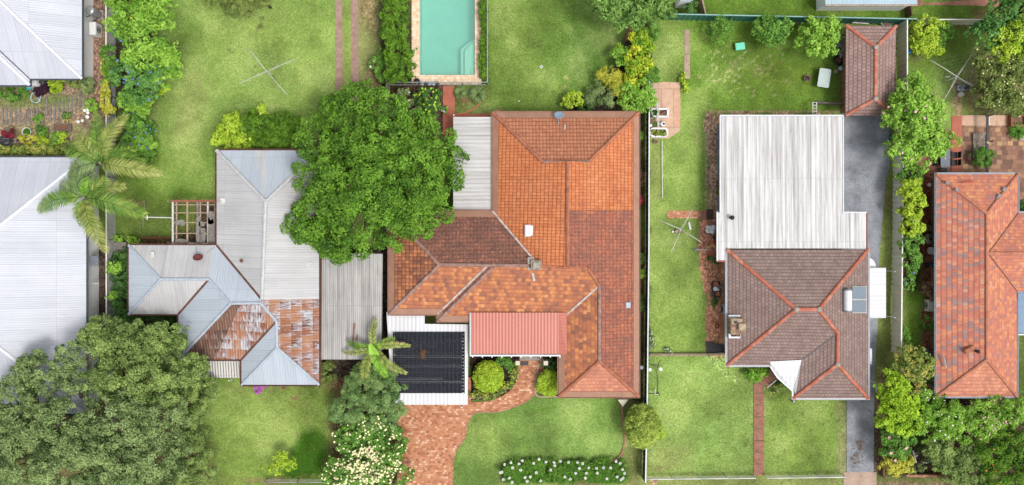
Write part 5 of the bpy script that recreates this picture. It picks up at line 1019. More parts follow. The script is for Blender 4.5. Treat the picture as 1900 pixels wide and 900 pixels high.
# ---------------------------------------------------------------- fences
fence('boundary_fence', 'pale slatted fence running down the left side beside the mulch strip', [(215,-70),(216,960)], 1.55, 'glazed', mats=('wood_grey','cream_cap','galv'))
fence('metal_fence', 'dark green corrugated metal fence along the back of the middle yard', [(1237,37),(1683,46)], 1.65, 'sheet', mats=('green_metal','green_cap','green_metal'))
fence('metal_fence', 'long cream corrugated metal fence between the asphalt drive and the right hand garden', [(1664,48),(1664,215),(1657,300),(1655,470),(1653,652)], 1.7, 'sheet', mats=('cream_metal','cream_cap','cream_metal'))
fence('metal_fence', 'short cream metal fence across the back of the top right garden', [(1688,46),(1850,46)], 1.5, 'sheet', mats=('cream_metal','cream_cap','cream_metal'))
fence('metal_fence', 'dark metal fence with a white top rail right of the orange tiled house', [(1199,88),(1198,460),(1195,742),(1192,885)], 1.5, 'sheet', mats=('char','gutter_white','char'))
fence('wire_fence', 'low white rail fence along the front lawn left of the garden path', [(1196,884),(1396,882)], 0.8, 'wire', mats=('white','white','galv'))
fence('wire_fence', 'low white rail fence between the garden path and the asphalt drive', [(1419,882),(1562,880)], 0.8, 'wire', mats=('white','white','galv'))
fence('wire_fence', 'grey pipe rail fence at the front of the tin house lawn', [(497,889),(614,889)], 0.9, 'wire', mats=('galv','galv','galv'))
fence('timber_fence', 'low weathered timber fence crossing the side yard left of the brown tiled house', [(1204,658),(1312,658),(1346,656)], 0.45, 'paling', mats=('wood_grey','wood_pale','wood_pale'), step=1.5)
fence('pool_fence', 'dark open bar fence around the pool terrace', [(722,158),(905,158),(905,-110)], 1.15, 'pickets', mats=('slate','galv','slate'), step=1.9)
fence('timber_fence', 'short pale timber fence above the big round tree, left of the pool', [(722,118),(722,195)], 1.5, 'paling', mats=('wood_pale','wood_grey','wood_grey'), step=1.5)
fence('lattice_fence', 'pale diagonal timber fence behind the green metal fence', [(1288,-30),(1303,34)], 1.2, 'paling', mats=('wood_pale','wood_pale','wood_pale'), step=1.2)
fence('timber_fence', 'low timber fence between the garage and the white roofed extension', [(1513,193),(1567,194)], 0.6, 'paling', mats=('wood_grey','wood_grey','wood_grey'), step=1.1)
fence('timber_fence', 'brown timber fence stub above the corner where the green and cream fences meet', [(1676,-30),(1680,34)], 1.1, 'paling', mats=('wood_brown','wood_brown','wood_brown'), step=1.1)
fence('timber_fence', 'dark low edging fence along the lower end of the asphalt drive', [(1633,800),(1635,882)], 0.5, 'paling', mats=('wood_brown','wood_brown','wood_brown'), step=1.3)
t = thing('gate', 'small white timber gate at the corner of the white roofed extension', 'gate', P(1510,202,0)); mb = MB()
for k in range(5): mb.bar(P(1508,190+k*5.5,1.0), P(1515,190+k*5.5,1.0), 0.05, 0.05)
for x in (1508,1515): mb.bar(P(x,189,1.0), P(x,213,1.0), 0.06, 0.06)
obj('gate_frame', mb, M['white_old'], t); posts(t, [(1509,190),(1509,212)], 1.05, 0.08, 'wood_grey')
one('garden_wall', MB().cbox(P(1709,880).x, P(1709,880).y, 0, 2.7, 0.2, 0.5, -0.01, 0.03), M['brick_edge'], 'low orange brick wall at the bottom edge right of the driveway', 'wall')
one('letterbox_pillar', MB().cbox(P(1741,881).x, P(1741,881).y, 0, 0.45, 0.4, 0.95, -0.2, 0.04), M['brick_edge'], 'orange brick pillar at the right end of the low brick wall', 'pillar')
t = thing('patio_screen', 'black rail wall dividing the paved patio top right', 'screen', P(1831,270,0)); obj('rail', MB().bar(P(1832,214,1.0), P(1832,330,1.0), 0.16, 0.08), M['char'], t); posts(t, [(1830,216),(1830,264),(1830,325)], 1.0, 0.09, 'char'); obj('post_cap', MB().lathe(P(1833,264,1.1).x, P(1833,264,1.1).y, [(0.12,1.04),(0.12,1.1),(0.05,1.14)], 12), M['concrete'], t)
one('drain_pipe', MB().path([P(1835,216,0.1), P(1835,232,0.1)], 0.05, 8), M['white'], 'short white pipe beside the top end of the black patio screen', 'pipe')
# garden edgings
def edging(name, label, px, mat, wd=0.1, z=0.08):
    c = XY(curve(px, 8)); mb = MB()
    for a_, b_ in zip(c, c[1:]): mb.bar((*a_, z/2), (*b_, z/2), wd, z)
    return one(name, mb, M[mat], label, 'garden edging')
edging('garden_edging', 'curved terracotta brick edging beside the red path near the pool', [(845,212),(862,210),(878,203),(888,194),(893,189)], 'terracotta', 0.14)
edging('garden_edging', 'thin curved brick edging right of the front lawn by the clipped round bush', [(1153,742),(1155,775),(1158,810),(1156,835),(1146,850),(1135,857)], 'brick_edge', 0.12)
edging('garden_edging', 'yellowish curved brick edging round the small front garden bed', [(870,738),(895,737),(925,730),(945,716),(957,695),(958,672)], 'wood_pale', 0.12)
edging('garden_edging', 'brick edging round the square lime hedge by the front step', [(1000,672),(995,700),(993,724),(1000,735),(1035,736)], 'wood_pale', 0.12)
edging('garden_edging', 'timber edging strip beside the slatted fence and tin house', [(262,441),(320,441)], 'wood_red', 0.12, 0.15)
edging('garden_edging', 'white plastic edging line in the narrow side lawn', [(1228,262),(1228.5,368)], 'white_old', 0.08, 0.1)

# ---------------------------------------------------------------- clotheslines
clothesline('rotary clothesline with thin pale arms on the big left lawn', 494, 132, [(461,89),(533,176),(443,156),(548,110)])
clothesline('rotary clothesline with long pale arms in the top right garden', 1777, 142, [(1727,112),(1818,169),(1809,91),(1748,190)], lines=(0.3,0.45,0.6,0.75,0.92))
clothesline('yellowed rotary clothesline in the narrow side lawn by the brick path', 1264, 426, [(1285,388),(1302,450),(1246,467),(1222,408)], mat='wood_pale' if False else 'pipe_light')
q = P(268, 403); t = thing('clothes_rail', 'white T-shaped clothes rail beside the roofless pergola', 'clothesline', (q.x, q.y, 0)); mb = MB(); mb.path([P(268,403,1.9), P(320,404,1.9)], 0.035, 8); mb.path([P(273,399,1.9), P(273,408,1.9)], 0.035, 8); obj('rail', mb, M['white'], t); mb = MB()
mb.path([P(268,372,0.05), P(267,400,1.9)], 0.02, 6); mb.path([P(266,402,1.9), P(265,422,0.05)], 0.02, 6); obj('leg', mb, M['white_old'], t); obj('post', MB().path([P(270,403,0), P(270,403,1.9)], 0.04, 8), M['white_old'], t)

# ---------------------------------------------------------------- yard objects
r2 = random.Random(21)
xs_ = [(5,200,232),(13,200,232),(21,200,229),(30,202,231),(38,202,227),(47,210,231),(55,203,230),(63,204,222),(70,201,218),(79,203,231),(87,180,216),(94,197,226),(102,187,223),(110,182,219),(118,187,222),(126,180,213),(134,178,216),(141,172,201),(149,171,201),(157,174,197)]
sl0 = None
for i, (x, y0_, y1_) in enumerate(xs_):
    q = P(x, (y0_+y1_)/2)
    if sl0 is None: sl0 = one('sleeper', MB().cbox(0, 0, 0, 0.15, 1.35, 0.06, 0, 0.015), M['wood_grey'], 'grey timber sleeper in the row laid across the garden of the top left house', 'sleeper', 'timber sleepers in the top left garden'); o = sl0
    else: o = sl0.copy(); link(o)
    o.location = (q.x, q.y, -0.01); o.scale = (1, (y1_-y0_)*S/1.35, 1); o.rotation_euler.z = r2.uniform(-0.02, 0.02)
def bowl(name, label, cat, px, py, r, h, mat, inner=None, group=None, sy=1.0):
    q = P(px, py, h); mb = MB().lathe(q.x, q.y, [(r*0.75,0),(r,h*0.9),(r*1.06,h),(r*0.92,h),(r*0.85,h*0.75),(0.01,h*0.72)], 20, sy=sy)
    t = thing(name, label, cat, (q.x, q.y, 0), group); obj('pot', mb, M[mat], t, smooth=False)
    if inner: obj('soil', MB().lathe(q.x, q.y, [(0.01,h*0.74),(r*0.86,h*0.8),(r*0.5,h*0.86),(0.01,h*0.88)], 16, sy=sy), M[inner], t)
    return t
bowl('plant_pot', 'white ring shaped pot below the red leaved plant in the top left garden', 'pot', 49, 245, 0.36, 0.3, 'white_old', 'leaf_green')
bowl('plant_pot', 'small white bucket against the bottom eave of the top left house', 'bucket', 125, 150, 0.16, 0.3, 'white', 'black')
q = P(18,262); t = thing('wheelbarrow', 'dark wheelbarrow lying by the hedge in the top left garden', 'wheelbarrow', (q.x, q.y, 0)); mb = MB().lathe(q.x, q.y, [(0.2,0.25),(0.5,0.55),(0.55,0.58),(0.48,0.56),(0.2,0.3)], 16, sy=0.75); obj('tray', mb, M['char'], t); mb = MB(); mb.path([(q.x-0.9,q.y+0.2,0.5),(q.x+0.5,q.y+0.15,0.3),(q.x+0.9,q.y,0.2)], 0.025, 6); mb.path([(q.x-0.9,q.y-0.25,0.5),(q.x+0.5,q.y-0.15,0.3),(q.x+0.9,q.y,0.2)], 0.025, 6); obj('handle', mb, M['steel'], t); obj('wheel', MB().path([(q.x+0.85,q.y-0.06,0.2),(q.x+0.85,q.y+0.06,0.2)], 0.19, 16), M['black'], t)
q = P(117,237); t = thing('raised_bed', 'brown timber garden bed with a yellow hoop, right of the sleepers', 'garden bed', (q.x, q.y, 0)); o_ = XY(rect(101,230,134,244)); obj('frame', MB().ring(o_, inset(o_, 0.06), 0, 0.25), M['wood_grey'], t); obj('soil', MB().prism(inset(o_, 0.062), 0, 0.2), M['wood_brown'], t)
mb = MB()
for x in (118,125,134): mb.path([P(x,222,0.5), P(x,229,0.5)], 0.03, 6)
mb.path([P(117,222.5,0.5), P(135,222.5,0.5)], 0.03, 6); obj('hoop', mb, m_plain('yellow_rod', (0.55,0.40,0.10), 0.6), t)
q = P(68,181); mb = MB(); mb.path([(q.x+0.36*math.cos(a_/4)*(1+0.04*(a_ % 3)), q.y+0.42*math.sin(a_/4)*(1+0.03*(a_ % 2)), 0.04+0.003*a_) for a_ in range(52)], 0.025, 6); mb.path([(q.x+0.3,q.y-0.3,0.05),(q.x-0.1,q.y+0.4,0.07),(q.x-0.35,q.y+0.75,0.05)], 0.025, 6); one('garden_hose', mb, m_plain('hose_pale', (0.40,0.62,0.60), 0.5), 'pale blue coiled garden hose below the top left house', 'hose')
q = P(54,163); one('tarpaulin', MB().cbox(q.x, q.y, 0, 0.6, 0.35, 0.2, 0.4, 0.1), M['teal'], 'crumpled teal tarpaulin under the eave beside the coiled hose', 'tarpaulin')
mb = MB()
for k in range(14): mb.ball((P(58+k*2.4+r2.uniform(-1,1), 270+r2.uniform(-3,3)).x, P(0,270+r2.uniform(-3,3)).y, 0.05), r2.uniform(0.07,0.14), 7, 0.7)
tag(obj('stones', mb, M['white_old']), 'row of white stones in front of the yellow hedge at the left', 'stones', kind='stuff')
for lb, x, y, rr_ in (('uppermost white flower ball right of the sleepers', 157,205,0.13), ('white flower ball just right of the uppermost one', 163,203,0.12),('white flower ball in the middle of the cluster right of the sleepers',163,209,0.14),('large white flower ball lowest in the right hand cluster',162,217,0.16),('lower white flower ball beside the yellow hoop',145,226,0.14),('white flower ball beside the palm frond, right of the lower one',153,224,0.13)):
    q = P(x, y, 0.9); t = thing('hydrangea_flower' if False else 'garden_ornament', lb, 'flower', (q.x, q.y, 0)); obj('stem', MB().path([(q.x,q.y,0),(q.x,q.y,0.85)], 0.012, 5), M['leaf_green'], t); obj('head', MB().ball((q.x,q.y,0.9), rr_, 10, 0.7), M['fl_white'], t, smooth=True)
q = P(229,458); one('firewood_box', MB().cbox(q.x, q.y, 0, 0.9, 0.75, 0.6, 0, 0.03), M['wood_grey'], 'weathered timber box between the slatted fence and the tin house corner', 'box')
# pool side
for i, (x, m_, lb) in enumerate(((784,'blue','leftmost bright blue pool chlorine tub by the pool fence'),(790,'slate','dark tub between the blue tubs by the pool fence'),(797,'blue','middle bright blue tub by the pool fence'),(804.5,'blue','rightmost bright blue tub by the pool fence'),(812,'slate','dark tub at the right end of the tub row by the pool fence'))):
    q = P(x, 155, 0.3); t = thing('tub', lb, 'tub', (q.x, q.y, 0), 'tubs by the pool fence'); obj('body', MB().lathe(q.x, q.y, [(0.12,0.05),(0.14,0.33)], 16), M[m_], t); obj('lid', MB().lathe(q.x, q.y, [(0.15,0.33),(0.15,0.37),(0.03,0.40)], 16), M['pale_blue' if m_ == 'blue' else 'char'], t)
q = P(775,153); t = thing('pool_filter', 'round black pool filter at the left end of the tub row', 'pool filter', (q.x, q.y, 0)); obj('drum', MB().lathe(q.x, q.y, [(0.2,0.05),(0.23,0.15),(0.23,0.5),(0.15,0.6),(0.04,0.62)], 20), M['black'], t, smooth=True); obj('valve', MB().ball((q.x,q.y-0.2,0.5), 0.07), M['white_old'], t)
mb = MB(); mb.path([P(866,168,0.05), P(871,171,0.05), P(874,177,0.05), P(873,184,0.04)], 0.035, 7); one('garden_hose', mb, M['teal'], 'short turquoise hose in the grassy bed beside the red path', 'hose')
q = P(1004,124); t = thing('sprinkler', 'small white square sprinkler on the lawn behind the tiled house', 'sprinkler', (q.x, q.y, 0)); obj('plate', MB().cbox(q.x, q.y, 0, 0.22, 0.22, 0.06, 0.7, 0.02), M['white'], t); obj('nozzle', MB().ball((q.x,q.y,0.08), 0.05), M['black'], t)
one('drain_cover', MB().lathe(P(963,188).x, P(963,188).y, [(0.07,0),(0.07,0.03),(0.01,0.035)], 12), M['pale_blue'], 'tiny pale round cap on the lawn just above the orange roof', 'drain cover')
q = P(973,674); one('doormat', MB().cbox(q.x, q.y, 0.03, 0.62, 0.32, 0.03, 0, 0.01), M['char'], 'dark doormat at the front step of the orange tiled house', 'doormat')
q = P(1317,398); one('doormat', MB().cbox(q.x, q.y, 0.01, 0.52, 0.8, 0.05, 0, 0.01), m_plain('mat_brown', (0.09,0.05,0.04), 0.9), 'large dark brown mat beside the blue wall and brick path', 'doormat')
# side yard west of the brown house
def frame_bed(label, x0, y0, x1, y1, soil, r=0.25):
    q = P((x0+x1)/2, (y0+y1)/2); t = thing('bath_planter', label, 'planter', (q.x, q.y, 0)); hx, hy = (x1-x0)*S/2, (y1-y0)*S/2; o = []
    for sx, sy, a0 in ((1,1,0),(-1,1,1),(-1,-1,2),(1,-1,3)):
        for k in range(6): a_ = (a0+k/5)*math.pi/2; o.append((q.x+sx*(hx-r)+r*math.cos(a_), q.y+sy*(hy-r)+r*math.sin(a_)))
    obj('bath', MB().ring(o, inset(o, 0.14), 0, 0.42), M['white'], t); obj('soil', MB().prism(inset(o, 0.142), 0.05, 0.33), M[soil], t); return t
frame_bed('square cornered white bath planter half filled with bare brown soil', 1207, 202, 1239, 219.5, 'wood_brown', 0.08); frame_bed('round cornered white bath planter full of seedlings', 1204, 238, 1238, 256, 'wood_brown', 0.3)
for lb, x, y, rp, lf in (('sparse dark seedlings in the left half of the square white bath',1213,211,7,'deep'),): plant('seedlings', lb, 'plants', [(x,y,rp,7,0.4,0.15)], lf, (0.12,0.06), 0.12, 12, trunk_r=0.01)
plant('seedlings', 'green and yellow seedlings filling the round cornered white bath', 'plants', [(1213,247,8,5,0.4,0.14),(1222,247,8,5,0.4,0.14),(1230,247,6,5,0.4,0.14)], 'hedge_mix', (0.12,0.07), 0.14, 13, trunk_r=0.01)
q = P(1229,231); t = thing('watering_can', 'white watering can between the two bath planters', 'watering can', (q.x, q.y, 0)); obj('can', MB().lathe(q.x, q.y, [(0.15,0),(0.2,0.1),(0.2,0.3),(0.1,0.33)], 16), M['white'], t, smooth=True); obj('opening', MB().lathe(q.x+0.05, q.y, [(0.09,0.33),(0.09,0.35)], 12), M['black'], t); obj('spout', MB().path([(q.x-0.15,q.y,0.1),(q.x-0.4,q.y+0.05,0.35)], 0.03, 8, 0.05), M['white'], t); obj('handle', MB().path([(q.x+0.1,q.y,0.32),(q.x+0.25,q.y,0.45),(q.x+0.25,q.y,0.1)], 0.02, 6), M['white'], t)
mb = MB(); mb.bar(P(1219,189,0.5), P(1221.5,237,0.5), 0.12, 0.05); mb.bar(P(1223,189,0.5), P(1222,237,0.55), 0.05, 0.05); one('planks', mb, M['white_old'], 'pair of pale planks resting across the square white bath', 'planks')
mb = MB()
for x in (1205,1208.5,1211.5): mb.bar(P(x,155,0.35), P(x+0.5,194,0.35), 0.07, 0.07)
one('pipes', mb, M['galv'], 'bundle of grey pipes along the fence above the bath planters', 'pipes')
bowl('plant_pot', 'small brown round pot just below the round cornered bath planter', 'pot', 1217, 263, 0.17, 0.25, 'concrete', 'wood_brown')
one('stool', MB().lathe(P(1207,233,0.4).x, P(1207,233,0.4).y, [(0.1,0),(0.12,0.44),(0.12,0.47),(0.02,0.48)], 12), M['white'], 'small white round post cap against the fence by the bath planters', 'post')
plant('weed_clump', 'olive weeds on the slab between the two bath planters', 'plant', [(1213,229,7,6,0.2,0.12)], 'olive', (0.14,0.06), 0.15, 12, trunk_r=0.01)
one('pvc_pipe', MB().path([P(1278,412,0.06), P(1281,426,0.06)], 0.085, 10), M['white'], 'short white pipe lying on the grass by the yellowed clothesline', 'pipe')
t = thing('garden_gnome' if False else 'birdbath', 'pale round pegs and basket below the yellowed clothesline', 'basket', P(1256,430,0)); q = P(1256,430); obj('basket', MB().lathe(q.x, q.y, [(0.16,0),(0.2,0.18),(0.17,0.18),(0.14,0.04)], 14), M['wood_pale'], t); obj('peg_tin', MB().lathe(q.x-0.32, q.y, [(0.08,0),(0.08,0.12)], 12), M['cream_cap'], t)
mb = MB()
for k in range(9): mb.ball((P(1313+k % 3*5+r2.uniform(-1.5,1.5),0,0.3).x, P(0,421+(k//3)*4.5+r2.uniform(-1.5,1.5),0.3).y, 0.2+r2.uniform(0,0.12)), r2.uniform(0.14,0.2), 9, 0.8)
one('sacks', mb, M['white'], 'pile of white plastic sacks by the blue wall, just below the brown mat', 'sacks', smooth=True)
mb = MB(); q = P(1318,456,0.3)
for k in range(8): mb.ball((q.x-0.28+0.085*k, q.y-0.04*math.sin(k*0.9)-0.05, 0.3+0.02*math.sin(k)), 0.09, 8, 0.8)
for k in (0,2,5,7): mb.path([(q.x-0.28+0.085*k, q.y-0.05, 0.25), (q.x-0.28+0.085*k, q.y-0.08, 0)], 0.025, 6)
one('ginger_cushion', mb, m_plain('tan', (0.62,0.34,0.16), 0.8), 'crumpled orange and tan cloth on the red paving by the white eave', 'cloth', smooth=True)
one('paving_mat', MB().cbox(P(1319,469).x, P(1319,469).y, 0, 0.65, 0.5, 0.04, 0, 0.01), m_plain('mat_red', (0.38,0.13,0.07), 0.8), 'square red mat under the crumpled orange cloth', 'mat')
one('red_bucket', MB().lathe(P(1327,449,0.3).x, P(1327,449,0.3).y, [(0.09,0),(0.12,0.28),(0.1,0.28),(0.08,0.05)], 12), m_plain('red_plastic', (0.6,0.03,0.03), 0.4), 'tiny red bucket against the blue wall', 'bucket')
one('boots', MB().cbox(P(1324,441).x, P(1324,441).y, 0, 0.14, 0.26, 0.25, 0.1, 0.05), M['black'], 'pair of black boots just above the tiny red bucket', 'boots')
q = P(1290,463,1.9); t = thing('lamp_post', 'small garden lamp on a thin pole leaning from the side paving', 'lamp', P(1322,464,0)); obj('pole', MB().path([P(1322,464,1.6), P(1292,463,1.9)], 0.02, 6), M['galv'], t); obj('shade', MB().lathe(q.x, q.y, [(0.02,2.05),(0.14,1.85),(0.13,1.84)], 10), M['slate'], t); obj('post', MB().path([P(1322,464,0), P(1322,464,1.62)], 0.025, 8), M['galv'], t)
plant('herb_pots', 'dark leafy herbs below the square red mat', 'plants', [(1321,480,8,6,0.2,0.15),(1330,483,7,5,0.2,0.14)], 'deep', (0.14,0.07), 0.14, 11, flowers=('fl_orange', 14, 0.08), trunk_r=0.01)
q = P(1325,537); t = thing('garden_cart', 'dark grey garden cart loaded with pots beside the brown tiled house', 'cart', (q.x, q.y, 0)); o_ = [(q.x-0.38,q.y+0.5),(q.x-0.25,q.y+0.66),(q.x+0.36,q.y+0.64),(q.x+0.38,q.y-0.5),(q.x+0.2,q.y-0.62),(q.x-0.2,q.y-0.58)]; tr_ = MB().prism(o_, 0.42, 0.5); tr_.ring(o_, inset(o_, 0.05), 0.501, 0.62); obj('tray', tr_, M['char'], t)
for x, y in ((-.28,.45),(.3,.45),(-.2,-.45),(.28,-.45)): obj('leg', MB().path([(q.x+x,q.y+y,0),(q.x+x,q.y+y,0.42)], 0.03, 8), M['char'], t)
for lb, dx_, dy_, rr_, m_ in (('terracotta pot at the upper end of the garden cart',-0.05,0.42,0.2,'terracotta'),('terracotta pot at the lower end of the garden cart',0.12,-0.32,0.16,'terracotta'),('white tray in the middle of the garden cart',-0.08,0.08,0.17,'white'),('grey pot on the right of the garden cart',0.22,0.22,0.13,'slate'),('small white cup on the garden cart',0.14,0.0,0.09,'white')):
    mb = MB().lathe(q.x+dx_, q.y+dy_, [(rr_*0.7,0.503),(rr_,0.72),(rr_*0.8,0.72),(rr_*0.7,0.62),(0.01,0.6)], 14); one('pot', mb, M[m_], lb, 'pot')
q = P(1342,573); aircon(1343, 573, 'small grey outdoor unit against the brown tiled house above the orange timber boards', sx=0.4, sy=0.75, h=0.6, mat='pale_blue', face=-1)
mb = MB()
for k in range(5): mb.box(P(1343,600).x, P(1343,600).y+0.7-k*0.36, 0.03+0.004*(k % 2), 0.6, 0.34, 0.05)
one('timber_boards', mb, m_plain('orange_timber', (0.45,0.19,0.09), 0.7, 0.3), 'orange timber boards on the ground beside the brick chimney', 'boards')
q = P(1331,605); t = bowl('fire_pit', 'round terracotta fire bowl with an orange centre beside the orange boards', 'fire bowl', 1331, 605, 0.2, 0.3, 'terracotta', 'char'); obj('embers', MB().ball((P(1331,605,0.3).x, P(1331,605,0.3).y, 0.27), 0.09, 10, 0.5), m_plain('ember', (0.75,0.2,0.03), 0.7), t)
one('shade_mat', MB().prism(XY([(1309,633),(1348,641),(1348,655),(1311,655)]), 0.04, 0.1), M['char'], 'dark grey mat on the ground inside the low timber fence', 'mat')
mb = MB(); q = P(1331, 694)
# pole stand with white discs on the front lawn
t = thing('pole_stand', 'dark tubular stand with white round discs at the fence side of the front lawn', 'stand', P(1218,688,0)); mb = MB()
for a_, b_ in (((1204,674,0.9),(1222,682,1.0)),((1213,677,1.0),(1223,677,1.0)),((1224,668,0.9),(1219,686,1.0)),((1219,686,1.0),(1220,722,0.9)),((1203,730,0.6),(1222,730,0.7)),((1219,722,0.9),(1224,734,0.3)),((1219,686,1.0),(1219,688,0)),((1220,728,0.7),(1220,730,0))): mb.path([P(*a_), P(*b_)], 0.03, 7)
obj('frame', mb, M['char'], t)
for x, y in ((1206,686),(1226,685)): q = P(x,y,1.0); obj('disc', MB().lathe(q.x, q.y, [(0.02,0.95),(0.13,0.97),(0.13,1.02),(0.02,1.04)], 14), M['white'], t)
mb = MB(); mb.path([P(1216,722,0.9), P(1215,731,0.85), P(1221,732,0.85)], 0.05, 8); obj('seat_tube', mb, M['white_old'], t)
one('tap_cover', MB().lathe(P(1191,682,0.9).x, P(1191,682,0.9).y, [(0.04,0),(0.04,0.8),(0.15,0.82),(0.15,0.9),(0.04,0.95)], 12), M['pale_blue'], 'pale turquoise cap on a post in the narrow gap left of the dark fence', 'post cap')
plant('low_plant', 'silver leaved plant with pale flowers above the low timber fence', 'plant', [(1236,650,7,4,0.15,0.15),(1243,651,5,3,0.15,0.12)], 'silver', (0.12,0.07), 0.13, 12, flowers=('fl_white',12,0.08), trunk_r=0.01)
plant('low_plant', 'dusty plant growing through the foot of the dark fence', 'plant', [(1207,620,5,10,0.3,0.25),(1210,640,6,8,0.3,0.25)], 'dusty', (0.15,0.06), 0.16, 10, flowers=('fl_white',10,0.08), trunk_r=0.01)
# brown house back yard
q = P(1371,88); t = thing('plastic_box', 'mint green plastic crate standing on the back lawn', 'crate', (q.x, q.y, 0)); o_ = [(q.x+x*math.cos(0.12)-y*math.sin(0.12), q.y+x*math.sin(0.12)+y*math.cos(0.12)) for x, y in ((-.36,-.27),(.36,-.27),(.36,.27),(-.36,.27))]; obj('body', MB().prism(inset(o_, 0.05), 0, 0.34), M['mint'], t); obj('lid', MB().prism(o_, 0.342, 0.40).prism(inset(o_, 0.1), 0.401, 0.43), M['mint'], t)
q = P(1523,148); t = thing('table_top', 'pale blue grey folding table standing on the lawn left of the garage', 'table', (q.x, q.y, 0)); a0 = -0.16; rot2 = lambda x, y: (q.x+x*math.cos(a0)-y*math.sin(a0), q.y+x*math.sin(a0)+y*math.cos(a0))
o_ = [rot2(x, y) for x, y in ((-.38,-.72),(-.45,-.65),(-.45,.65),(-.38,.72),(.38,.72),(.45,.65),(.45,-.65),(.38,-.72))]; obj('tabletop', MB().prism(o_, 0.68, 0.72), m_plain('table_plastic', (0.42,0.50,0.48), 0.5, 0.12), t)
for x, y in ((-.35,-.6),(.35,-.6),(.35,.6),(-.35,.6)): obj('leg', MB().path([(*rot2(x,y),0),(*rot2(x,y),0.68)], 0.02, 7), M['steel'], t)
bowl('tyre_planter', 'round pinkish pot on the lawn left of the folding table', 'pot', 1498, 145, 0.24, 0.3, 'old_path', 'black')
one('stump', MB().lathe(P(1550,133).x, P(1550,133).y, [(0.17,0),(0.15,0.12),(0.02,0.13)], 12), M['wood_pale'], 'small pale tree stump near the wheels by the garage', 'stump')
def wheel(name, label, px, py, z, r, mat, rim='galv', tilt=(0.25,0.1,1)):
    q = P(px, py, z); t = thing(name, label, 'wheel', (q.x, q.y, 0)); nn = Vector(tilt).normalized(); u = nn.orthogonal().normalized(); v = nn.cross(u); mb = MB()
    mb.path([q+(u*math.cos(6.2832*k/24)+v*math.sin(6.2832*k/24))*r for k in range(25)], r*0.28, 8, cap=False); obj('tyre', mb, M['black'], t, smooth=True)
    mb = MB(); mb.path([q-nn*0.05, q+nn*0.05], r*0.35, 12)
    for k in range(10): mb.path([q, q+(u*math.cos(0.6283*k)+v*math.sin(0.6283*k))*r*0.9], 0.012, 4)
    obj('rim', mb, M[rim], t); return t
wheel('tyre', 'big black tyre with a reddish rim leaning by the garage wall', 1556, 112, 0.35, 0.34, 'black', 'wood_red')
one('gas_bottle', MB().ball((P(1560,127,0.3).x, P(1560,127,0.3).y, 0.3), 0.2, 14), M['pale_blue'], 'round pale blue ball shaped bottle below the big black tyre', 'gas bottle', smooth=True)
q = P(1560,85); t = thing('bicycle', 'old bicycle leaning among scrap against the garage wall', 'bicycle', (q.x, q.y, 0)); base_y = q.y; X0 = q.x
for dy_ in (-0.5, 0.5):
    mb = MB(); mb.path([(X0+0.05*math.sin(6.2832*k/24)+0.12, base_y+dy_+0.3*math.cos(6.2832*k/24), 0.34+0.31*math.sin(6.2832*k/24)) for k in range(25)], 0.025, 6, cap=False); obj('wheel', mb, M['black'], t)
mb = MB()
for a_, b_ in (((0.12,-0.5,0.34),(0.1,0,0.35)),((0.1,0,0.35),(0.14,-0.15,0.8)),((0.14,-0.15,0.8),(0.14,0.4,0.75)),((0.1,0,0.35),(0.14,0.4,0.75)),((0.14,0.38,0.9),(0.12,0.5,0.34)),((0.12,-0.5,0.34),(0.14,-0.15,0.75))): mb.path([(X0+a_[0],base_y+a_[1],a_[2]),(X0+b_[0],base_y+b_[1],b_[2])], 0.022, 6)
obj('frame', mb, M['steel'], t); obj('handlebar', MB().path([(X0-0.15,base_y+0.36,0.95),(X0+0.1,base_y+0.42,0.93),(X0+0.35,base_y+0.36,0.95)], 0.018, 6), M['steel'], t); obj('saddle', MB().cbox(X0+0.14, base_y-0.18, 0.83, 0.14, 0.25, 0.06, 0, 0.02), M['black'], t)
mb = MB(); rr = random.Random(6)
for k in range(26):
    x, y, z = X0-0.25+rr.uniform(-.22,.35), base_y+rr.uniform(-.9,.75), rr.uniform(0.1,0.5); mb.path([(x,y,z),(x+rr.uniform(-.3,.3),y+rr.uniform(-.4,.4),z+rr.uniform(-.1,.2))], rr.uniform(0.012,0.04), 6)
for k in range(7): mb.cbox(X0-0.15+rr.uniform(-.2,.3), base_y+rr.uniform(-.9,.8), 0, rr.uniform(.15,.35), rr.uniform(.15,.35), rr.uniform(.15,.4), rr.uniform(0,1.5), 0.03)
tag(obj('scrap_metal', mb, M['galv']), 'heap of grey scrap metal and pipes beside the old bicycle', 'scrap', kind='stuff')
mb = MB(); mb.bar(P(1580,36,0.6), P(1618,38,0.6), 0.2, 0.15); mb.bar(P(1581,42,0.4), P(1612,44,0.4), 0.08, 0.08); one('ladder_stack', mb, M['white_old'], 'pale long timber beams stored between the green fence and the garage', 'beams')
bowl('garden_tub', 'large green oval tub behind the garage roof', 'tub', 1646, 43, 0.45, 0.4, 'green_cap', 'wood_brown', sy=0.5)
one('blue_bucket', MB().cbox(P(1688,95,0.4).x, P(1688,95,0.4).y, 0, 0.32, 0.3, 0.42, 0.4, 0.08), M['blue'], 'bright blue bucket at the foot of the cream fence, right of the garage', 'bucket')
q = P(1655,257); t = thing('wheelie_bin', 'green wheelie bin with a yellow lid under the leafy tree beside the drive', 'bin', (q.x, q.y, 0)); obj('body', MB().cbox(q.x, q.y, 0.05, 0.58, 0.55, 0.95, 0, 0.05), m_plain('bin_green', (0.04,0.2,0.09), 0.5), t); obj('lid', MB().cbox(q.x+0.14, q.y, 1.003, 0.55, 0.6, 0.07, 0, 0.03), m_plain('bin_yellow', (0.75,0.42,0.02), 0.4), t)
for s_ in (-1, 1): obj('wheel', MB().path([(q.x+0.3,q.y+s_*0.24,0.1),(q.x+0.3,q.y+s_*0.3,0.1)], 0.1, 14), M['black'], t)
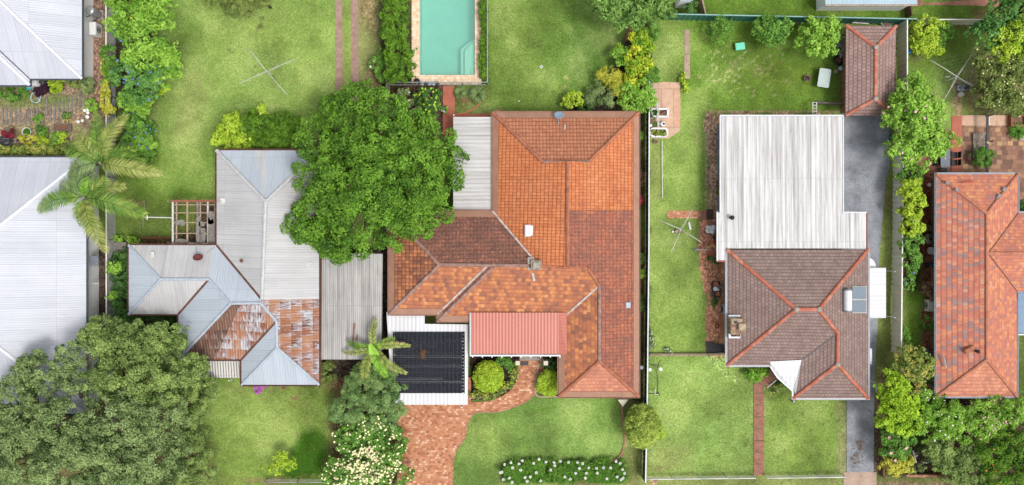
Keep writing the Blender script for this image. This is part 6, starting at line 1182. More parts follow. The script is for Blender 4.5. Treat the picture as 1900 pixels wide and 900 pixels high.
t = thing('water_tank', 'white round water tank tucked beside the awning of the brown tiled house', 'water tank', P(1606,497,0)); q = P(1606,497,1.7); obj('drum', MB().lathe(q.x, q.y, [(0.85,0),(0.85,1.65),(0.8,1.72),(0.1,1.8)], 28), M['white'], t); mb = MB(); mb.path([(q.x+0.86*math.cos(a_/10), q.y+0.86*math.sin(a_/10), 1.7) for a_ in range(0,63)], 0.015, 5); obj('rim', mb, M['slate'], t)
t = thing('stairs', 'brown timber steps with a white handrail leading to the front porch', 'steps', P(1428,705,0))
for k in range(5): c = P(1421+k*5, 708-k*4.2, 0.12+0.15*k); obj('tread', MB().cbox(c.x, c.y, 0.02+0.15*k, 0.34, 0.95, 0.06, math.radians(36)+0.1, 0.01), M['old_path'], t)
obj('handrail', MB().path([P(1424,719,0.9), P(1440,706,1.5)], 0.03, 8), M['white'], t); mb = MB(); mb.path([P(1424,719,0.0), P(1424,719,0.9)], 0.025, 6); mb.path([P(1440,706,0), P(1440,706,1.5)], 0.025, 6); obj('post', mb, M['white'], t)
one('stepping_stone', MB().cbox(P(1471,744).x, P(1471,744).y, 0, 0.14, 0.2, 0.3, 0, 0.02), M['galv'], 'tiny grey tap post below the white porch roof corner', 'tap')
# east side garden things
for x, y, r_2, h_, m_, inn, lb in ((1725,343,0.13,0.3,'white','white','small white pot nearest the dark table at the patio'),(1724,424,0.18,0.35,'concrete','olive','grey pot with a pale plant beside the red wall of the right hand house'),(1715,428,0.13,0.25,'terracotta','black','small terracotta pot beside the pale pot on the side path'),(1722,478,0.16,0.08,'terracotta','wood_red','flat terracotta ring just above the black barbecue')):
    bowl('plant_pot', lb, 'pot', x, y, r_2, h_, m_, 'leaf_olive' if inn == 'olive' else inn)
q = P(1719,443); one('rain_barrel', MB().cbox(q.x, q.y, 0, 0.62, 0.8, 0.6, 0, 0.2), m_plain('tub_glass', (0.22,0.18,0.17), 0.25), 'rounded dark grey tub below the two small pots on the side path', 'tub')
q = P(1725,465); t = thing('storage_tub', 'pale lilac plastic tub between the dark tub and the barbecue', 'tub', (q.x, q.y, 0)); obj('body', MB().cbox(q.x, q.y, 0, 0.48, 0.5, 0.35, 0, 0.1), M['pipe_light'], t); obj('lid', MB().cbox(q.x, q.y, 0.351, 0.54, 0.56, 0.06, 0, 0.08), m_plain('lilac', (0.62,0.60,0.68), 0.4), t)
q = P(1721,491); t = thing('barbecue', 'black barbecue with side shelves on the side path', 'barbecue', (q.x, q.y, 0)); obj('hood', MB().cbox(q.x, q.y, 0.6, 0.5, 0.4, 0.3, 0, 0.08), M['char'], t)
for s_ in (-1,1): obj('shelf', MB().cbox(q.x+s_*0.41, q.y, 0.7, 0.3, 0.36, 0.04, 0, 0.01), M['black'], t)
obj('thermometer', MB().lathe(q.x+0.05, q.y, [(0.05,0.9),(0.05,0.93)], 10), M['white'], t)
for x, y in ((-.2,-.15),(.2,-.15),(.2,.15),(-.2,.15)): obj('leg', MB().path([(q.x+x,q.y+y,0),(q.x+x,q.y+y,0.62)], 0.025, 6), M['black'], t)
aircon(1722, 566, 'white outdoor unit on the side path between the orange shrub and the green shrub', sx=0.7, sy=0.9, h=0.6, mat='white_old', face=-1)
q = P(1729,634); t = thing('garden_cupboard', 'salmon pink topped cupboard beside the wall of the right hand house', 'cupboard', (q.x, q.y, 0)); obj('cabinet', MB().cbox(q.x, q.y, 0, 0.5, 1.1, 0.9, 0, 0.02), M['wood_brown'], t); obj('top', MB().cbox(q.x, q.y, 0.901, 0.58, 1.22, 0.05, 0, 0.02), m_plain('salmon', (0.50,0.26,0.20), 0.6), t)
q = P(1718,655); one('blue_tarp', MB().cbox(q.x, q.y, 0, 0.4, 0.8, 0.3, 0.2, 0.12), M['slate'], 'folded slate blue tarpaulin on the ground below the pink topped cupboard', 'tarpaulin')
one('wall_light', MB().cbox(P(1731,704,1.8).x, P(1731,704,1.8).y, 0, 0.16, 0.3, 1.8, 0, 0.04), M['white_old'], 'narrow white meter post against the lower left wall of the right hand house', 'meter post')
# patio furniture
q = P(1745,296); t = thing('patio_table', 'slate grey rectangular patio table near the brick walk', 'table', (q.x, q.y, 0)); o_ = [(q.x+x,q.y+y) for x, y in ((-.3,-.68),(-.36,-.62),(-.36,.62),(-.3,.68),(.3,.68),(.36,.62),(.36,-.62),(.3,-.68))]; obj('tabletop', MB().prism(o_, 0.7, 0.74), m_plain('table_slate', (0.15,0.17,0.21), 0.5), t); obj('umbrella_hole', MB().lathe(q.x, q.y, [(0.04,0.741),(0.04,0.75)], 10), M['fl_cream'], t)
for x, y in ((-.28,-.55),(.28,-.55),(.28,.55),(-.28,.55)): obj('leg', MB().path([(q.x+x,q.y+y,0),(q.x+x,q.y+y,0.7)], 0.025, 7), M['char'], t)
def chair(px, py, rot, label):
    q = P(px, py); t = thing('patio_chair', label, 'chair', (q.x, q.y, 0), 'black chairs around the patio table'); t.rotation_euler.z = rot
    def loc(mb, name):
        mb.v = [(x+q.x, y+q.y, z) for x, y, z in mb.v]; return obj(name, mb, M['black'], t)
    loc(MB().cbox(0, 0, 0.43, 0.48, 0.46, 0.05, 0, 0.02), 'seat'); loc(MB().cbox(0, 0.25, 0.5, 0.48, 0.06, 0.45, 0, 0.02), 'backrest')
    for x, y in ((-.2,-.19),(.2,-.19),(.2,.2),(-.2,.2)): loc(MB().path([(x,y,0),(x,y,0.43)], 0.018, 6), 'leg')
chair(1765, 289, -math.pi/2, 'upper black patio chair on the right side of the slate table'); chair(1765, 303, -math.pi/2, 'lower black patio chair on the right side of the slate table'); chair(1746, 318, math.pi, 'black patio chair at the bottom end of the slate table'); chair(1733, 302, math.pi/2, 'black patio chair on the left side of the slate table')
q = P(1815,270); t = thing('garden_bed', 'pale stony rectangular bed set in the brown patio paving', 'garden bed', (q.x, q.y, 0)); o_ = XY(rect(1803,248,1828,294)); obj('frame', MB().ring(o_, inset(o_, 0.07), 0.0, 0.2), M['wood_grey'], t); obj('gravel', MB().prism(inset(o_, 0.071), 0, 0.15), m_plain('gravel', (0.34,0.27,0.22), 0.9, 0.7, 4), t)
q = P(1881,225); t = thing('brick_planter', 'square red brick planter at the top right of the patio', 'planter', (q.x, q.y, 0)); o_ = XY(rect(1869,214,1896,236)); obj('wall', MB().ring(o_, inset(o_, 0.13), 0, 0.5), M['wood_red'], t); obj('soil', MB().prism(inset(o_, 0.131), 0, 0.36), M['wood_brown'], t)
bowl('plant_pot', 'white round pot at the right edge of the brown patio', 'pot', 1897, 256, 0.17, 0.3, 'white', 'olive' if False else 'concrete')
q = P(1783,164); t = thing('lawn_mower', 'grey and blue lawn mower on the grass under the right hand clothesline', 'lawn mower', (q.x, q.y, 0)); obj('deck', MB().cbox(q.x-0.08, q.y, 0.12, 0.62, 0.46, 0.16, 0, 0.06), M['pale_blue'], t); obj('engine', MB().lathe(q.x-0.14, q.y, [(0.16,0.28),(0.16,0.42),(0.08,0.47)], 14), M['slate'], t); obj('catcher', MB().cbox(q.x+0.3, q.y, 0.1, 0.36, 0.42, 0.32, 0, 0.06), M['char'], t); obj('handle', MB().path([(q.x+0.1,q.y-0.18,0.3),(q.x+0.7,q.y-0.18,0.85),(q.x+0.7,q.y+0.18,0.85),(q.x+0.1,q.y+0.18,0.3)], 0.018, 6), M['galv'], t)
for x, y in ((-.32,-.25),(.12,-.25),(.12,.25),(-.32,.25)): obj('wheel', MB().path([(q.x+x,q.y+y-0.03,0.1),(q.x+x,q.y+y+0.03,0.1)], 0.1, 12), M['black'], t)
bowl('laundry_basket', 'white round laundry basket just below the lawn mower', 'basket', 1784, 175, 0.2, 0.35, 'white', 'white_old', sy=0.85)
q = P(1760,142); mb = MB(); mb.path([P(1754,143,0.3), P(1762,142,0.3)], 0.07, 7); one('soft_toy', mb, M['white_old'], 'pale cloth bundle on the grass left of the clothesline centre', 'cloth')
t = thing('garden_cross', 'pale wooden cross frame in the shady garden at the bottom right', 'garden frame', P(1696,848,0)); mb = MB(); mb.bar(P(1688,851,0.8), P(1703,845,0.8), 0.09, 0.05); obj('arm', mb, M['galv'], t); obj('arm', MB().bar(P(1694,836,0.856), P(1700,859,0.856), 0.09, 0.05), M['galv'], t); obj('post', MB().path([P(1697,848,0), P(1697,848,0.77)], 0.04, 8), M['galv'], t)
t = thing('wall_lamp', 'white lamp on a bracket at the right wall of the brown tiled house', 'lamp', P(1621,712,0)); obj('pole', MB().path([P(1613,706,2.2), P(1624,710,2.2)], 0.018, 6), M['white'], t); obj('lamp_shade', MB().lathe(P(1626,718,1.9).x, P(1626,718,1.9).y, [(0.06,2.1),(0.14,1.9),(0.13,1.89)], 12), M['white_old'], t); obj('stand', MB().path([P(1626,728,0), P(1626,716,1.95)], 0.04, 8), M['white_old'], t)
# ---------------------------------------------------------------- plants
# big round tree between the tin house and the tiled house
B_ = [(700,320,95,95,5.6,3.0)]
for x, y, r_3, z in ((625,215,48,4.6),(660,190,45,5.2),(710,205,50,6.2),(755,235,50,5.6),(800,270,45,5.0),(825,330,38,4.4),(815,385,36,4.2),(770,400,48,4.8),(720,430,36,4.2),(665,415,52,5.0),(610,430,46,4.0),(580,400,42,3.7),(625,460,30,3.6),(590,330,45,4.8),(590,260,46,4.6),(640,290,58,6.6),(700,265,60,7.3),(755,300,55,6.9),(740,360,58,6.9),(680,360,62,7.4),(620,360,52,6.0),(645,235,40,5.6),(560,420,26,3.4),(845,300,24,4.1)):
    B_.append((x, y, r_3, r_3, z, 1.5 if z > 6 else 1.25))
B_ = [B_[0]]+[(x, y, rx*0.86, ry*0.86, z+(0.45 if z > 6 else -0.1)+0.35*math.sin(x*0.7+y), rz) for x, y, rx, ry, z, rz in B_[1:]]
plant('tree', 'huge round bright green tree overhanging the tin house and the carport', 'tree', B_, 'big', (0.24,0.115), 0.55, 9, gaps=0.05, base=(722,332), trunk_r=0.24, tree=True, flowers=('fl_yellow', 26, 0.18, lambda p: 0.9 if (p[0] < P(575,0,4.5).x and p[1] > P(0,275,4.5).y) else 0.0))
# gum trees bottom left
plant('gum_tree', 'grey green gum tree reaching over the white roof at the left edge', 'tree', [(55,690,34,26,6.0,1.0),(30,735,38,34,6.2,1.2),(75,735,36,34,6.0,1.2),(20,780,40,30,6,1.2),(66,665,20,12,6.2,.7)], 'gum', (0.17,0.09), 0.42, 12, base=(100,790), trunk_r=0.2, bark='bark_pale', tree=True, gaps=0.12)
plant('gum_tree', 'gum tree branch crown with gaps over the lower right corner of the white roof', 'tree', [(130,660,24,20,6.4,0.9),(150,700,40,24,6.2,1.1),(115,685,20,22,6.2,0.9),(175,650,18,14,5.8,.8)], 'gum', (0.17,0.09), 0.4, 11, base=(170,760), trunk_r=0.18, bark='bark_pale', tree=True, gaps=0.2)
plant('gum_tree', 'tall leafy gum tree right below the small wing of the tin house', 'tree', [(230,640,60,42,5.6,1.8),(280,650,50,45,5.4,1.7),(190,620,34,22,5.2,1.2),(320,625,22,26,4.8,1.1),(290,700,58,45,6.2,1.8),(220,700,52,42,6.2,1.8),(345,690,36,32,5.0,1.3),(190,600,14,10,5.0,.6)], 'gum_warm', (0.17,0.09), 0.45, 12, base=(265,700), trunk_r=0.22, bark='bark_pale', tree=True)
plant('gum_tree', 'broad grey green gum tree filling the bottom left corner', 'tree', [(60,800,60,45,6.4,1.9),(120,780,55,40,7.0,1.9),(40,860,66,50,6.4,2.0),(120,860,60,50,6.8,2.1),(170,830,45,40,7.0,1.9),(0,830,40,50,6,1.8)], 'gum', (0.17,0.09), 0.52, 12, base=(90,840), trunk_r=0.28, bark='bark_pale', tree=True)
plant('gum_tree', 'dense gum tree at the bottom edge left of the front lawn', 'tree', [(230,780,58,48,7.0,2.0),(220,860,58,48,6.8,2.0),(290,850,55,48,6.2,1.8),(180,895,50,30,6.2,1.8),(280,910,50,30,6.0,1.6),(300,780,44,42,6.2,1.7)], 'gum', (0.17,0.09), 0.52, 12, base=(235,820), trunk_r=0.26, bark='bark_pale', tree=True)
plant('wattle_tree', 'brighter green feathery tree between the gum trees and the front lawn', 'tree', [(342,740,38,40,4.4,1.4),(355,790,32,46,3.8,1.3),(345,850,36,45,3.8,1.3),(370,885,32,30,3.4,1.2),(385,720,20,20,3.0,.9)], 'gum_warm', (0.15,0.06), 0.36, 13, base=(350,800), trunk_r=0.14, tree=True, gaps=0.05)
plant('shrub', 'dark green shrub under the left eave of the tin house wing', 'shrub', [(228,520,14,40,1.3,.8),(226,580,14,30,1.3,.8),(280,600,50,14,1.3,.8),(320,610,16,16,1.2,.7),(225,478,12,14,1.0,.5)], 'deep', (0.17,0.09), 0.3, 12, trunk_r=0.04)
plant('shrub', 'bright green shrub poking through the slatted fence beside the tin house', 'shrub', [(213,495,14,9,1.9,.35),(208,548,10,8,1.6,.3)], 'bright', (0.17,0.10), 0.22, 11, trunk_r=0.03)
plant('shrub', 'small bright plant at the foot of the fence above the timber box', 'plant', [(220,442,10,7,0.4,.25)], 'bright', (0.15,0.09), 0.2, 11, trunk_r=0.02); plant('shrub', 'small bright plant beside the timber box by the tin house corner', 'plant', [(248,446,12,7,0.4,.25)], 'bright', (0.15,0.09), 0.2, 11, trunk_r=0.02)
# upper left border
plant('tree', 'large glossy leaved tree at the top edge left of the big lawn', 'tree', [(245,15,44,36,3.8,1.2),(290,20,34,34,3.4,1.1),(225,50,24,26,3.4,.9),(270,70,46,38,3.7,1.2),(300,95,24,26,3.0,.9),(265,105,34,24,3.2,.9),(240,0,40,20,3.6,1)], 'bright', (0.34,0.13), 0.42, 8, base=(262,60), trunk_r=0.13, tree=True, flowers=('fl_yellow', 8, 0.14))
plant('tree', 'bluish green hydrangea mass with small blue flowers below the glossy tree', 'tree', [(255,135,46,26,2.4,.9),(260,165,34,24,2.2,.8),(235,60,20,20,2.9,.6)], 'blueish', (0.20,0.11), 0.3, 11, base=(255,145), trunk_r=0.08, flowers=('fl_blue', 30, 0.16))
plant('shrub', 'bright green cloud shaped shrub jutting onto the big lawn', 'shrub', [(312,118,22,17,2.2,.7),(300,140,26,20,2.0,.7),(325,130,13,14,2.0,.6)], 'bright', (0.16,0.10), 0.28, 14, trunk_r=0.05, flowers=('fl_blue', 6, 0.14))
plant('shrub', 'yellow tipped shrub at the lower edge of the bluish hydrangea mass', 'shrub', [(286,178,12,9,1.2,.4),(305,163,12,7,1.2,.4),(278,190,6,5,1.0,.3)], 'lime', (0.2,0.11), 0.22, 12, trunk_r=0.03, flowers=('fl_orange', 6, 0.1))
plant('shrub', 'leafy lime green shrub below the hydrangea mass, left of the lawn', 'shrub', [(243,186,24,20,1.6,.7),(258,200,22,16,1.5,.6),(262,178,16,14,1.4,.5)], 'bright', (0.22,0.12), 0.3, 11, trunk_r=0.05)
plant('shrub', 'green shrub with a few blue flowers above the spreading palms', 'shrub', [(250,226,24,20,1.4,.7),(268,240,20,22,1.3,.6),(262,285,22,18,1.0,.5),(250,265,26,22,1.3,.6)], 'green', (0.19,0.10), 0.28, 12, trunk_r=0.05, flowers=('fl_blue', 22, 0.15))
plant('shrub', 'vivid green fern like shrub beside the palms at the lawn edge', 'shrub', [(265,268,22,15,1.3,.4)], 'bright', (0.24,0.08), 0.26, 13, trunk_r=0.03)
plant('vine', 'leafy green vine over the upper part of the slatted fence', 'vine', [(202,100,11,17,1.7,.5),(205,125,12,18,1.7,.5),(208,148,12,14,1.6,.5)], 'green', (0.16,0.11), 0.22, 12, trunk_r=0.03)
plant('vine', 'yellowing vine over the slatted fence right of the mulch', 'vine', [(196,165,7,16,1.7,.4),(197,190,9,18,1.6,.4),(205,205,9,12,1.5,.4),(194,120,4,24,1.6,.3)], 'golden', (0.13,0.08), 0.18, 14, trunk_r=0.03)
for lb, x, y, rx, ry, lf, z, fl in (('bright lime shrub below the eave of the top left house',104,160,12,12,'lime',.6,None),('grassy olive clump beside the mulch strip',165,160,14,14,'dusty',.5,None),('spindly olive plants along the eave near the white bucket',140,153,16,9,'olive',.4,None),
  ('low green bed under the bottom left eave of the top left house',22,173,34,12,'green',.35,None),('fresh green bush beside the white flower balls',171,196,10,11,'bright',.7,None),('deep red leaved plant left of the ring shaped pot',16,247,9,7,'red',.4,None),('yellow green bush in front of the hedge in the middle',52,259,15,8,'golden',.4,None),
  ('small lime bush right of the yellow green bush',80,260,9,8,'lime',.4,None),('upright lime bush beside the ball shaped lime bush',104,260,10,13,'bright',.6,None),('ball shaped lime bush nearest the palms in the top left garden',121,257,9,10,'lime',.6,None),('low green weeds between the sleepers and the garden bed',78,244,10,12,'green',.25,None),('small green plant left of the brown garden bed',72,221,9,8,'green',.25,None),('small green plant below the right hand sleepers',125,217,9,7,'green',.25,None)):
    plant('shrub', lb, 'shrub', [(x,y,rx,ry,z,z*0.75)], lf, (0.18,0.08), 0.2, 13, trunk_r=0.02)
plant('dark_plant', 'dark purple leaved plant in the shade of the top left house eave', 'plant', [(82,163,17,11,0.3,.25),(72,170,10,8,.3,.2)], 'plum', (0.16,0.09), 0.18, 11, trunk_r=0.02)
plant('hedge', 'long low yellow green hedge along the top eave of the big white roof', 'hedge', [(x,280,15,9,0.9,.5) for x in range(-20,122,12)], 'hedge_mix', (0.17,0.11), 0.2, 12, trunk_r=0.03)
# palms
palm('palm_tree', 'upper of the two feathery palms beside the big white roofed house', 186, 302, 5.2,
 [(176,212,4.6,'palm',.75),(233,212,4.4,'palmdry',.8),(118,274,4.2,'palm',.85),(300,322,4.0,'palmdry',.75),(140,232,4.2,'palmdry',.8),(246,276,4.4,'palm',.75),(128,330,4.3,'dusty',.8),(190,240,4.4,'palm',.6),(215,295,5.0,'bright',.4),(160,255,4.6,'palm',.7),(205,228,4.0,'dusty',.7),(150,285,4.0,'dusty',.7),(268,300,4.0,'palm',.6),(225,318,4.3,'dusty',.7)], (205,312))
palm('palm_tree', 'lower of the two feathery palms, with fronds over the white roof', 156, 366, 5.0,
 [(70,392,4.2,'palm',.8),(270,399,4.2,'palm',.95),(196,468,3.8,'palmdry',.85),(110,340,4.2,'dusty',.75),(195,330,5.0,'palm',.8),(232,345,4.2,'palmdry',.75),(150,420,4.4,'palm',.8),(158,330,5.3,'bright',.5),(120,352,4.3,'dusty',.8),(170,312,4.4,'dusty',.7),(140,300,4.2,'dusty',.75),(215,372,4.0,'dusty',.6),(172,432,4.0,'palmdry',.7),(118,372,4.3,'dusty',.6)], (190,376))
palm('palm_tree', 'young palm with a bright new frond beside the black pool heating strips', 695, 645, 3.4,
 [(698,590,3.0,'palmdry',.35),(644,634,3.0,'palm',.35),(634,653,2.8,'palmdry',.22),(679,716,2.6,'palmdry',.45),(733,628,3.2,'palm',.3),(762,642,2.9,'palmdry',.28),(716,700,3.1,'bright',.5),(755,693,2.8,'palmdry',.35),(705,640,3.9,'bright',.3)], (705,652), trunk_r=0.1)
mb = MB(); SEED[0] += 1; V_ = []; rgp = np.random.default_rng(4)
t_ = P(692,652,3.5); a_, b_, c_ = P(686,638,3.6), P(697,665,3.7), P(717,682,3.35)
pts_ = [a_.lerp(b_, k/6) for k in range(6)]+[b_.lerp(c_, k/6) for k in range(7)]; w__ = [0.12+0.30*math.sin(math.pi*k/12) for k in range(13)]
for k in range(12):
    for s_ in (-1, 1):
        n1_ = Vector((0.75,0.6,0))*s_; V_.append([pts_[k], pts_[k+1], pts_[k+1]+n1_*w__[k+1]+Vector((0,0,0.10)), pts_[k]+n1_*w__[k]+Vector((0,0,0.10))])
o = quadmesh('banana_leaf', np.array([[tuple(v) for v in q4] for q4 in V_]), rgp.uniform(0.6,0.9,len(V_)), M['leaf_bright'], None, tuple(t_)); tag(o, 'broad unfurled bright green leaf at the heart of the young palm', 'leaf')
# by the tin house
plant('shrub', 'bright lime leaved shrub touching the top of the tin house roof', 'shrub', [(432,238,24,26,1.9,.9),(420,258,22,18,1.6,.8),(455,250,22,24,1.8,.8),(487,206,7,6,2.0,.4)], 'lime', (0.20,0.11), 0.28, 12, trunk_r=0.05)
plant('shrub', 'dark green long leaved shrub between the lime shrub and the big round tree', 'shrub', [(468,238,24,24,1.9,.9),(535,232,22,22,1.9,.9),(495,240,30,30,1.9,.9),(525,250,26,24,1.9,.9),(470,225,18,16,1.5,.7),(505,265,36,14,1.4,.7)], 'conifer', (0.30,0.06), 0.3, 14, trunk_r=0.06)
for lb, bl in (('olive grey tree top cut by the top edge, left one above the lawn',[(395,-3,18,14,3,.8),(380,-20,20,20,3,.8)]),('olive grey tree top cut by the top edge, in the middle above the lawn',[(440,12,26,20,3.2,.9),(425,-5,24,20,3.2,.9),(460,-4,20,12,3,.8)]),('olive grey foliage cut by the top edge, right one above the lawn',[(487,0,14,10,3,.7),(475,-12,20,14,3,.8)])):
    plant('olive_tree', lb, 'tree', bl, 'olive', (0.14,0.06), 0.3, 14, trunk_r=0.08, tree=True)
for lb, x, y, rx, ry in (('uppermost clipped conifer left of the pool',733,18,24,26),('second clipped conifer from the top left of the pool',732,58,24,26),('third clipped conifer from the top left of the pool',738,95,26,24),('lowest clipped conifer left of the pool',742,128,26,24)):
    plant('conifer', lb, 'conifer', [(x,y,rx,ry,2.1,1.3)], 'conifer', (0.16,0.08), 0.26, 16, trunk_r=0.06, group='conifers left of the pool')
plant('shrub', 'leafy white flowered shrub left of the lowest conifer', 'shrub', [(703,118,17,16,0.9,.5),(712,140,13,10,.8,.45)], 'green', (0.30,0.06), 0.26, 13, trunk_r=0.02, flowers=('fl_white', 14, 0.2, lambda p: 0.8 if p[0] < P(702,0,1).x else 0.0))
plant('rose_bush', 'open branched grey green bush under the pool fence', 'shrub', [(752,182,18,14,1.1,.6),(765,200,18,14,1.0,.6)], 'dusty', (0.16,0.10), 0.26, 8, trunk_r=0.04, gaps=0.25, flowers=('fl_white', 8, 0.15)); plant('hedge', 'dark leafy hedge beside the red path below the pool', 'hedge', [(795,182,25,16,1.2,.7),(798,205,22,14,1.1,.7)], 'deep', (0.17,0.10), 0.28, 12, trunk_r=0.05, flowers=('leaf_lime', 60, 0.2))
plant('hedge', 'narrow ivy strip inside the right pool fence', 'hedge', [(896,y,5+(y == 15)*3,14,0.5,.3) for y in range(-40,152,16)], 'conifer', (0.13,0.08), 0.2, 13, trunk_r=0.02)
straps('grass_clump', 'left grassy clump in the bed beside the red path', 'plant', 853, 172, 13, 0.5, 220, 'dusty', 0.035); straps('grass_clump', 'right grassy clump in the bed by the pool fence corner', 'plant', 886, 175, 17, 0.55, 300, 'dusty', 0.035)
plant('azalea', 'tiny white flowered plant touching the red path', 'plant', [(826,204,6,6,0.3,.2)], 'green', (0.1,0.06), 0.14, 12, flowers=('fl_white', 8, 0.09), trunk_r=0.01)
plant('flowering_shrub', 'magenta flowering shrub just below the pale blue hip of the tin house', 'shrub', [(484,714,14,5,0.8,.4),(482,722,6,5,0.6,.3)], 'green', (0.12,0.07), 0.16, 12, flowers=('fl_magenta', 150, 0.13), trunk_r=0.03)
plant('shrub', 'low olive shrub at the lower right corner of the tin house', 'shrub', [(610,688,16,20,0.6,.4),(600,705,14,12,0.5,.3),(608,672,14,12,.6,.4)], 'olive', (0.17,0.05), 0.25, 9, trunk_r=0.03, gaps=0.2)
plant('sapling', 'bright lime sapling on the lawn near the bottom edge', 'tree', [(520,852,14,12,1.5,.5),(535,862,12,11,1.4,.5),(512,870,13,10,1.3,.4),(497,870,10,8,1.1,.35)], 'lime', (0.18,0.09), 0.24, 9, trunk_r=0.03, gaps=0.2)
plant('shrub', 'large silvery grey green shrub below the young palm', 'shrub', [(672,718,36,34,2.2,1.0),(712,722,34,38,2.3,1.0),(650,762,36,30,2.0,1.0),(695,765,40,34,2.2,1.1),(728,748,20,34,2.0,.9),(700,690,26,18,2.2,.7)], 'silver', (0.28,0.05), 0.36, 15, trunk_r=0.07)
plant('flowering_tree', 'dark green shrub with scattered pale flowers above the cream flowered one', 'shrub', [(690,800,50,26,2.0,.9),(725,820,24,40,1.9,.9),(650,815,34,24,1.9,.8),(700,780,24,16,2.2,.7)], 'green', (0.18,0.10), 0.32, 13, trunk_r=0.07, flowers=('fl_cream', 190, 0.17))
plant('flowering_tree', 'cream flowered shrub at the bottom edge left of the paved driveway', 'shrub', [(665,860,44,36,2.0,1.0),(705,862,40,38,2.0,1.0),(640,880,38,36,1.8,.9),(730,890,34,30,1.7,.8),(680,895,50,30,1.8,.9)], 'green', (0.17,0.10), 0.32, 12, trunk_r=0.07, flowers=('fl_cream', 2000, 0.18, lambda p: 0.95 if math.hypot(p[0]-P(684,0,2.5).x, p[1]-P(0,862,2.5).y) < 1.35 else 0.28))
# pool lawn, right border
plant('tree', 'pale green leafy tree at the top edge, right of the pool lawn', 'tree', [(1120,0,34,24,4.2,1.1),(1165,10,48,34,4.4,1.3),(1210,2,44,30,4.2,1.2),(1175,30,38,20,3.8,1.0),(1145,25,28,18,3.8,.9),(1215,15,26,20,3.6,1)], 'sage', (0.30,0.12), 0.4, 10, base=(1170,20), trunk_r=0.15, tree=True)
for lb, bl, lf, sz, fl in (('yellow and green croton beside the top of the dark fence',[(1183,75,20,20,1.7,.8),(1195,95,18,20,1.6,.7),(1180,110,22,20,1.6,.8)],'croton',(0.26,0.11),None),('second yellow and green croton, left of the dark fence middle',[(1195,125,15,20,1.5,.7),(1178,140,22,20,1.5,.8),(1150,95,12,10,1.1,.5)],'croton',(0.26,0.11),None),
  ('deep green shrub on the lawn side of the crotons',[(1152,98,14,12,1.3,.6),(1158,115,14,10,1.3,.5)],'bright',(0.22,0.12),None),('bright green shrub in the corner right above the orange roof',[(1190,165,22,16,1.5,.7),(1165,170,20,14,1.4,.7),(1175,195,26,14,1.3,.7),(1195,190,18,16,1.4,.6)],'bright',(0.24,0.13),None),('feathery green shrub growing through the dark fence near the pipes',[(1211,137,10,13,1.7,.5),(1213,60,8,26,1.0,.6)],'green',(0.2,0.05),None)):
    plant('shrub', lb, 'shrub', bl, lf, sz, 0.3, 10.5, trunk_r=0.05)
plant('strap_plant', 'yellow striped strap leaved plant at the lawn edge', 'plant', [(1132,140,20,14,1.1,.5),(1142,160,18,16,1.1,.5)], 'golden', (0.50,0.055), 0.34, 10, trunk_r=0.04); plant('strap_plant', 'yellow green spiky plant just above the orange roof', 'plant', [(1115,182,24,18,1.1,.6),(1105,165,14,12,1.0,.4)], 'golden' if False else 'dusty', (0.45,0.055), 0.34, 12, trunk_r=0.04)
plant('shrub', 'small round lime shrub just above the orange roof', 'shrub', [(1064,186,18,16,1.0,.6)], 'lime', (0.15,0.09), 0.24, 14, trunk_r=0.04); plant('shrub', 'dark low shrub between the round lime shrub and the spiky plant', 'shrub', [(1088,196,14,12,0.7,.4)], 'deep', (0.15,0.09), 0.22, 12, trunk_r=0.03)
for lb, x, y, rx, ry, lf in (('small green plant in the narrow gap by the upper part of the dark fence',1188,254,4,9,'green'),('reddish plant in the narrow gap by the fence',1188,370,4,10,'red'),('dark green plants in the narrow gap halfway down',1190,480,5,12,'deep'),('bright palm like plant in the narrow gap',1191,508,6,8,'bright'),('dark plants low in the narrow gap beside the tiled roof',1189,560,5,16,'deep')):
    plant('gap_plant', lb, 'plant', [(x,y,rx,ry,.5,.35)], lf, (0.17,0.06), 0.16, 10, trunk_r=0.02)
for lb, x, y in (('upper small terracotta pot in the narrow gap by the dark fence',1187,492),('middle small terracotta pot in the narrow gap by the dark fence',1188,522),('lowest small terracotta pot in the narrow gap by the dark fence',1188,530)): bowl('plant_pot', lb, 'pot', x, y, 0.13, 0.22, 'terracotta', 'wood_brown', group='pots in the narrow gap')
# tiled house front garden
plant('clipped_bush', 'big round clipped lime bush in the front garden bed', 'bush', [(906,699,26,26,0.8,.65),(906,699,18,18,0.95,.45)], 'lime', (0.13,0.08), 0.24, 12, trunk_r=0.03, jit=0.7, neat=True)
plant('shrub', 'glossy green shrub beside the front verandah post', 'shrub', [(936,670,14,9,0.7,.4),(945,678,8,8,.6,.35)], 'green', (0.15,0.10), 0.22, 13, trunk_r=0.03)
plant('border_plants', 'curved border of grey and yellow low plants round the front bed', 'plants', [(x,y,8,7,0.25,.22) for x, y in ((876,730),(886,733),(898,734),(910,732),(922,728),(933,722),(943,714),(950,704),(953,692),(955,680))], 'olive', (0.14,0.07), 0.16, 13, trunk_r=0.01, flowers=('leaf_golden', 90, 0.13))
plant('clipped_bush', 'square clipped lime hedge right of the front step', 'hedge', [(1017,702,16,15,0.7,.5),(1018,718,15,14,0.7,.5),(1008,716,10,12,.6,.4),(1026,704,9,14,.6,.4)], 'lime', (0.14,0.09), 0.2, 14, trunk_r=0.04, neat=True); plant('shrub', 'dark shrub in the shade between the front step and the lime hedge', 'shrub', [(1020,676,14,10,0.6,.4)], 'deep', (0.14,0.08), 0.2, 12, trunk_r=0.03)
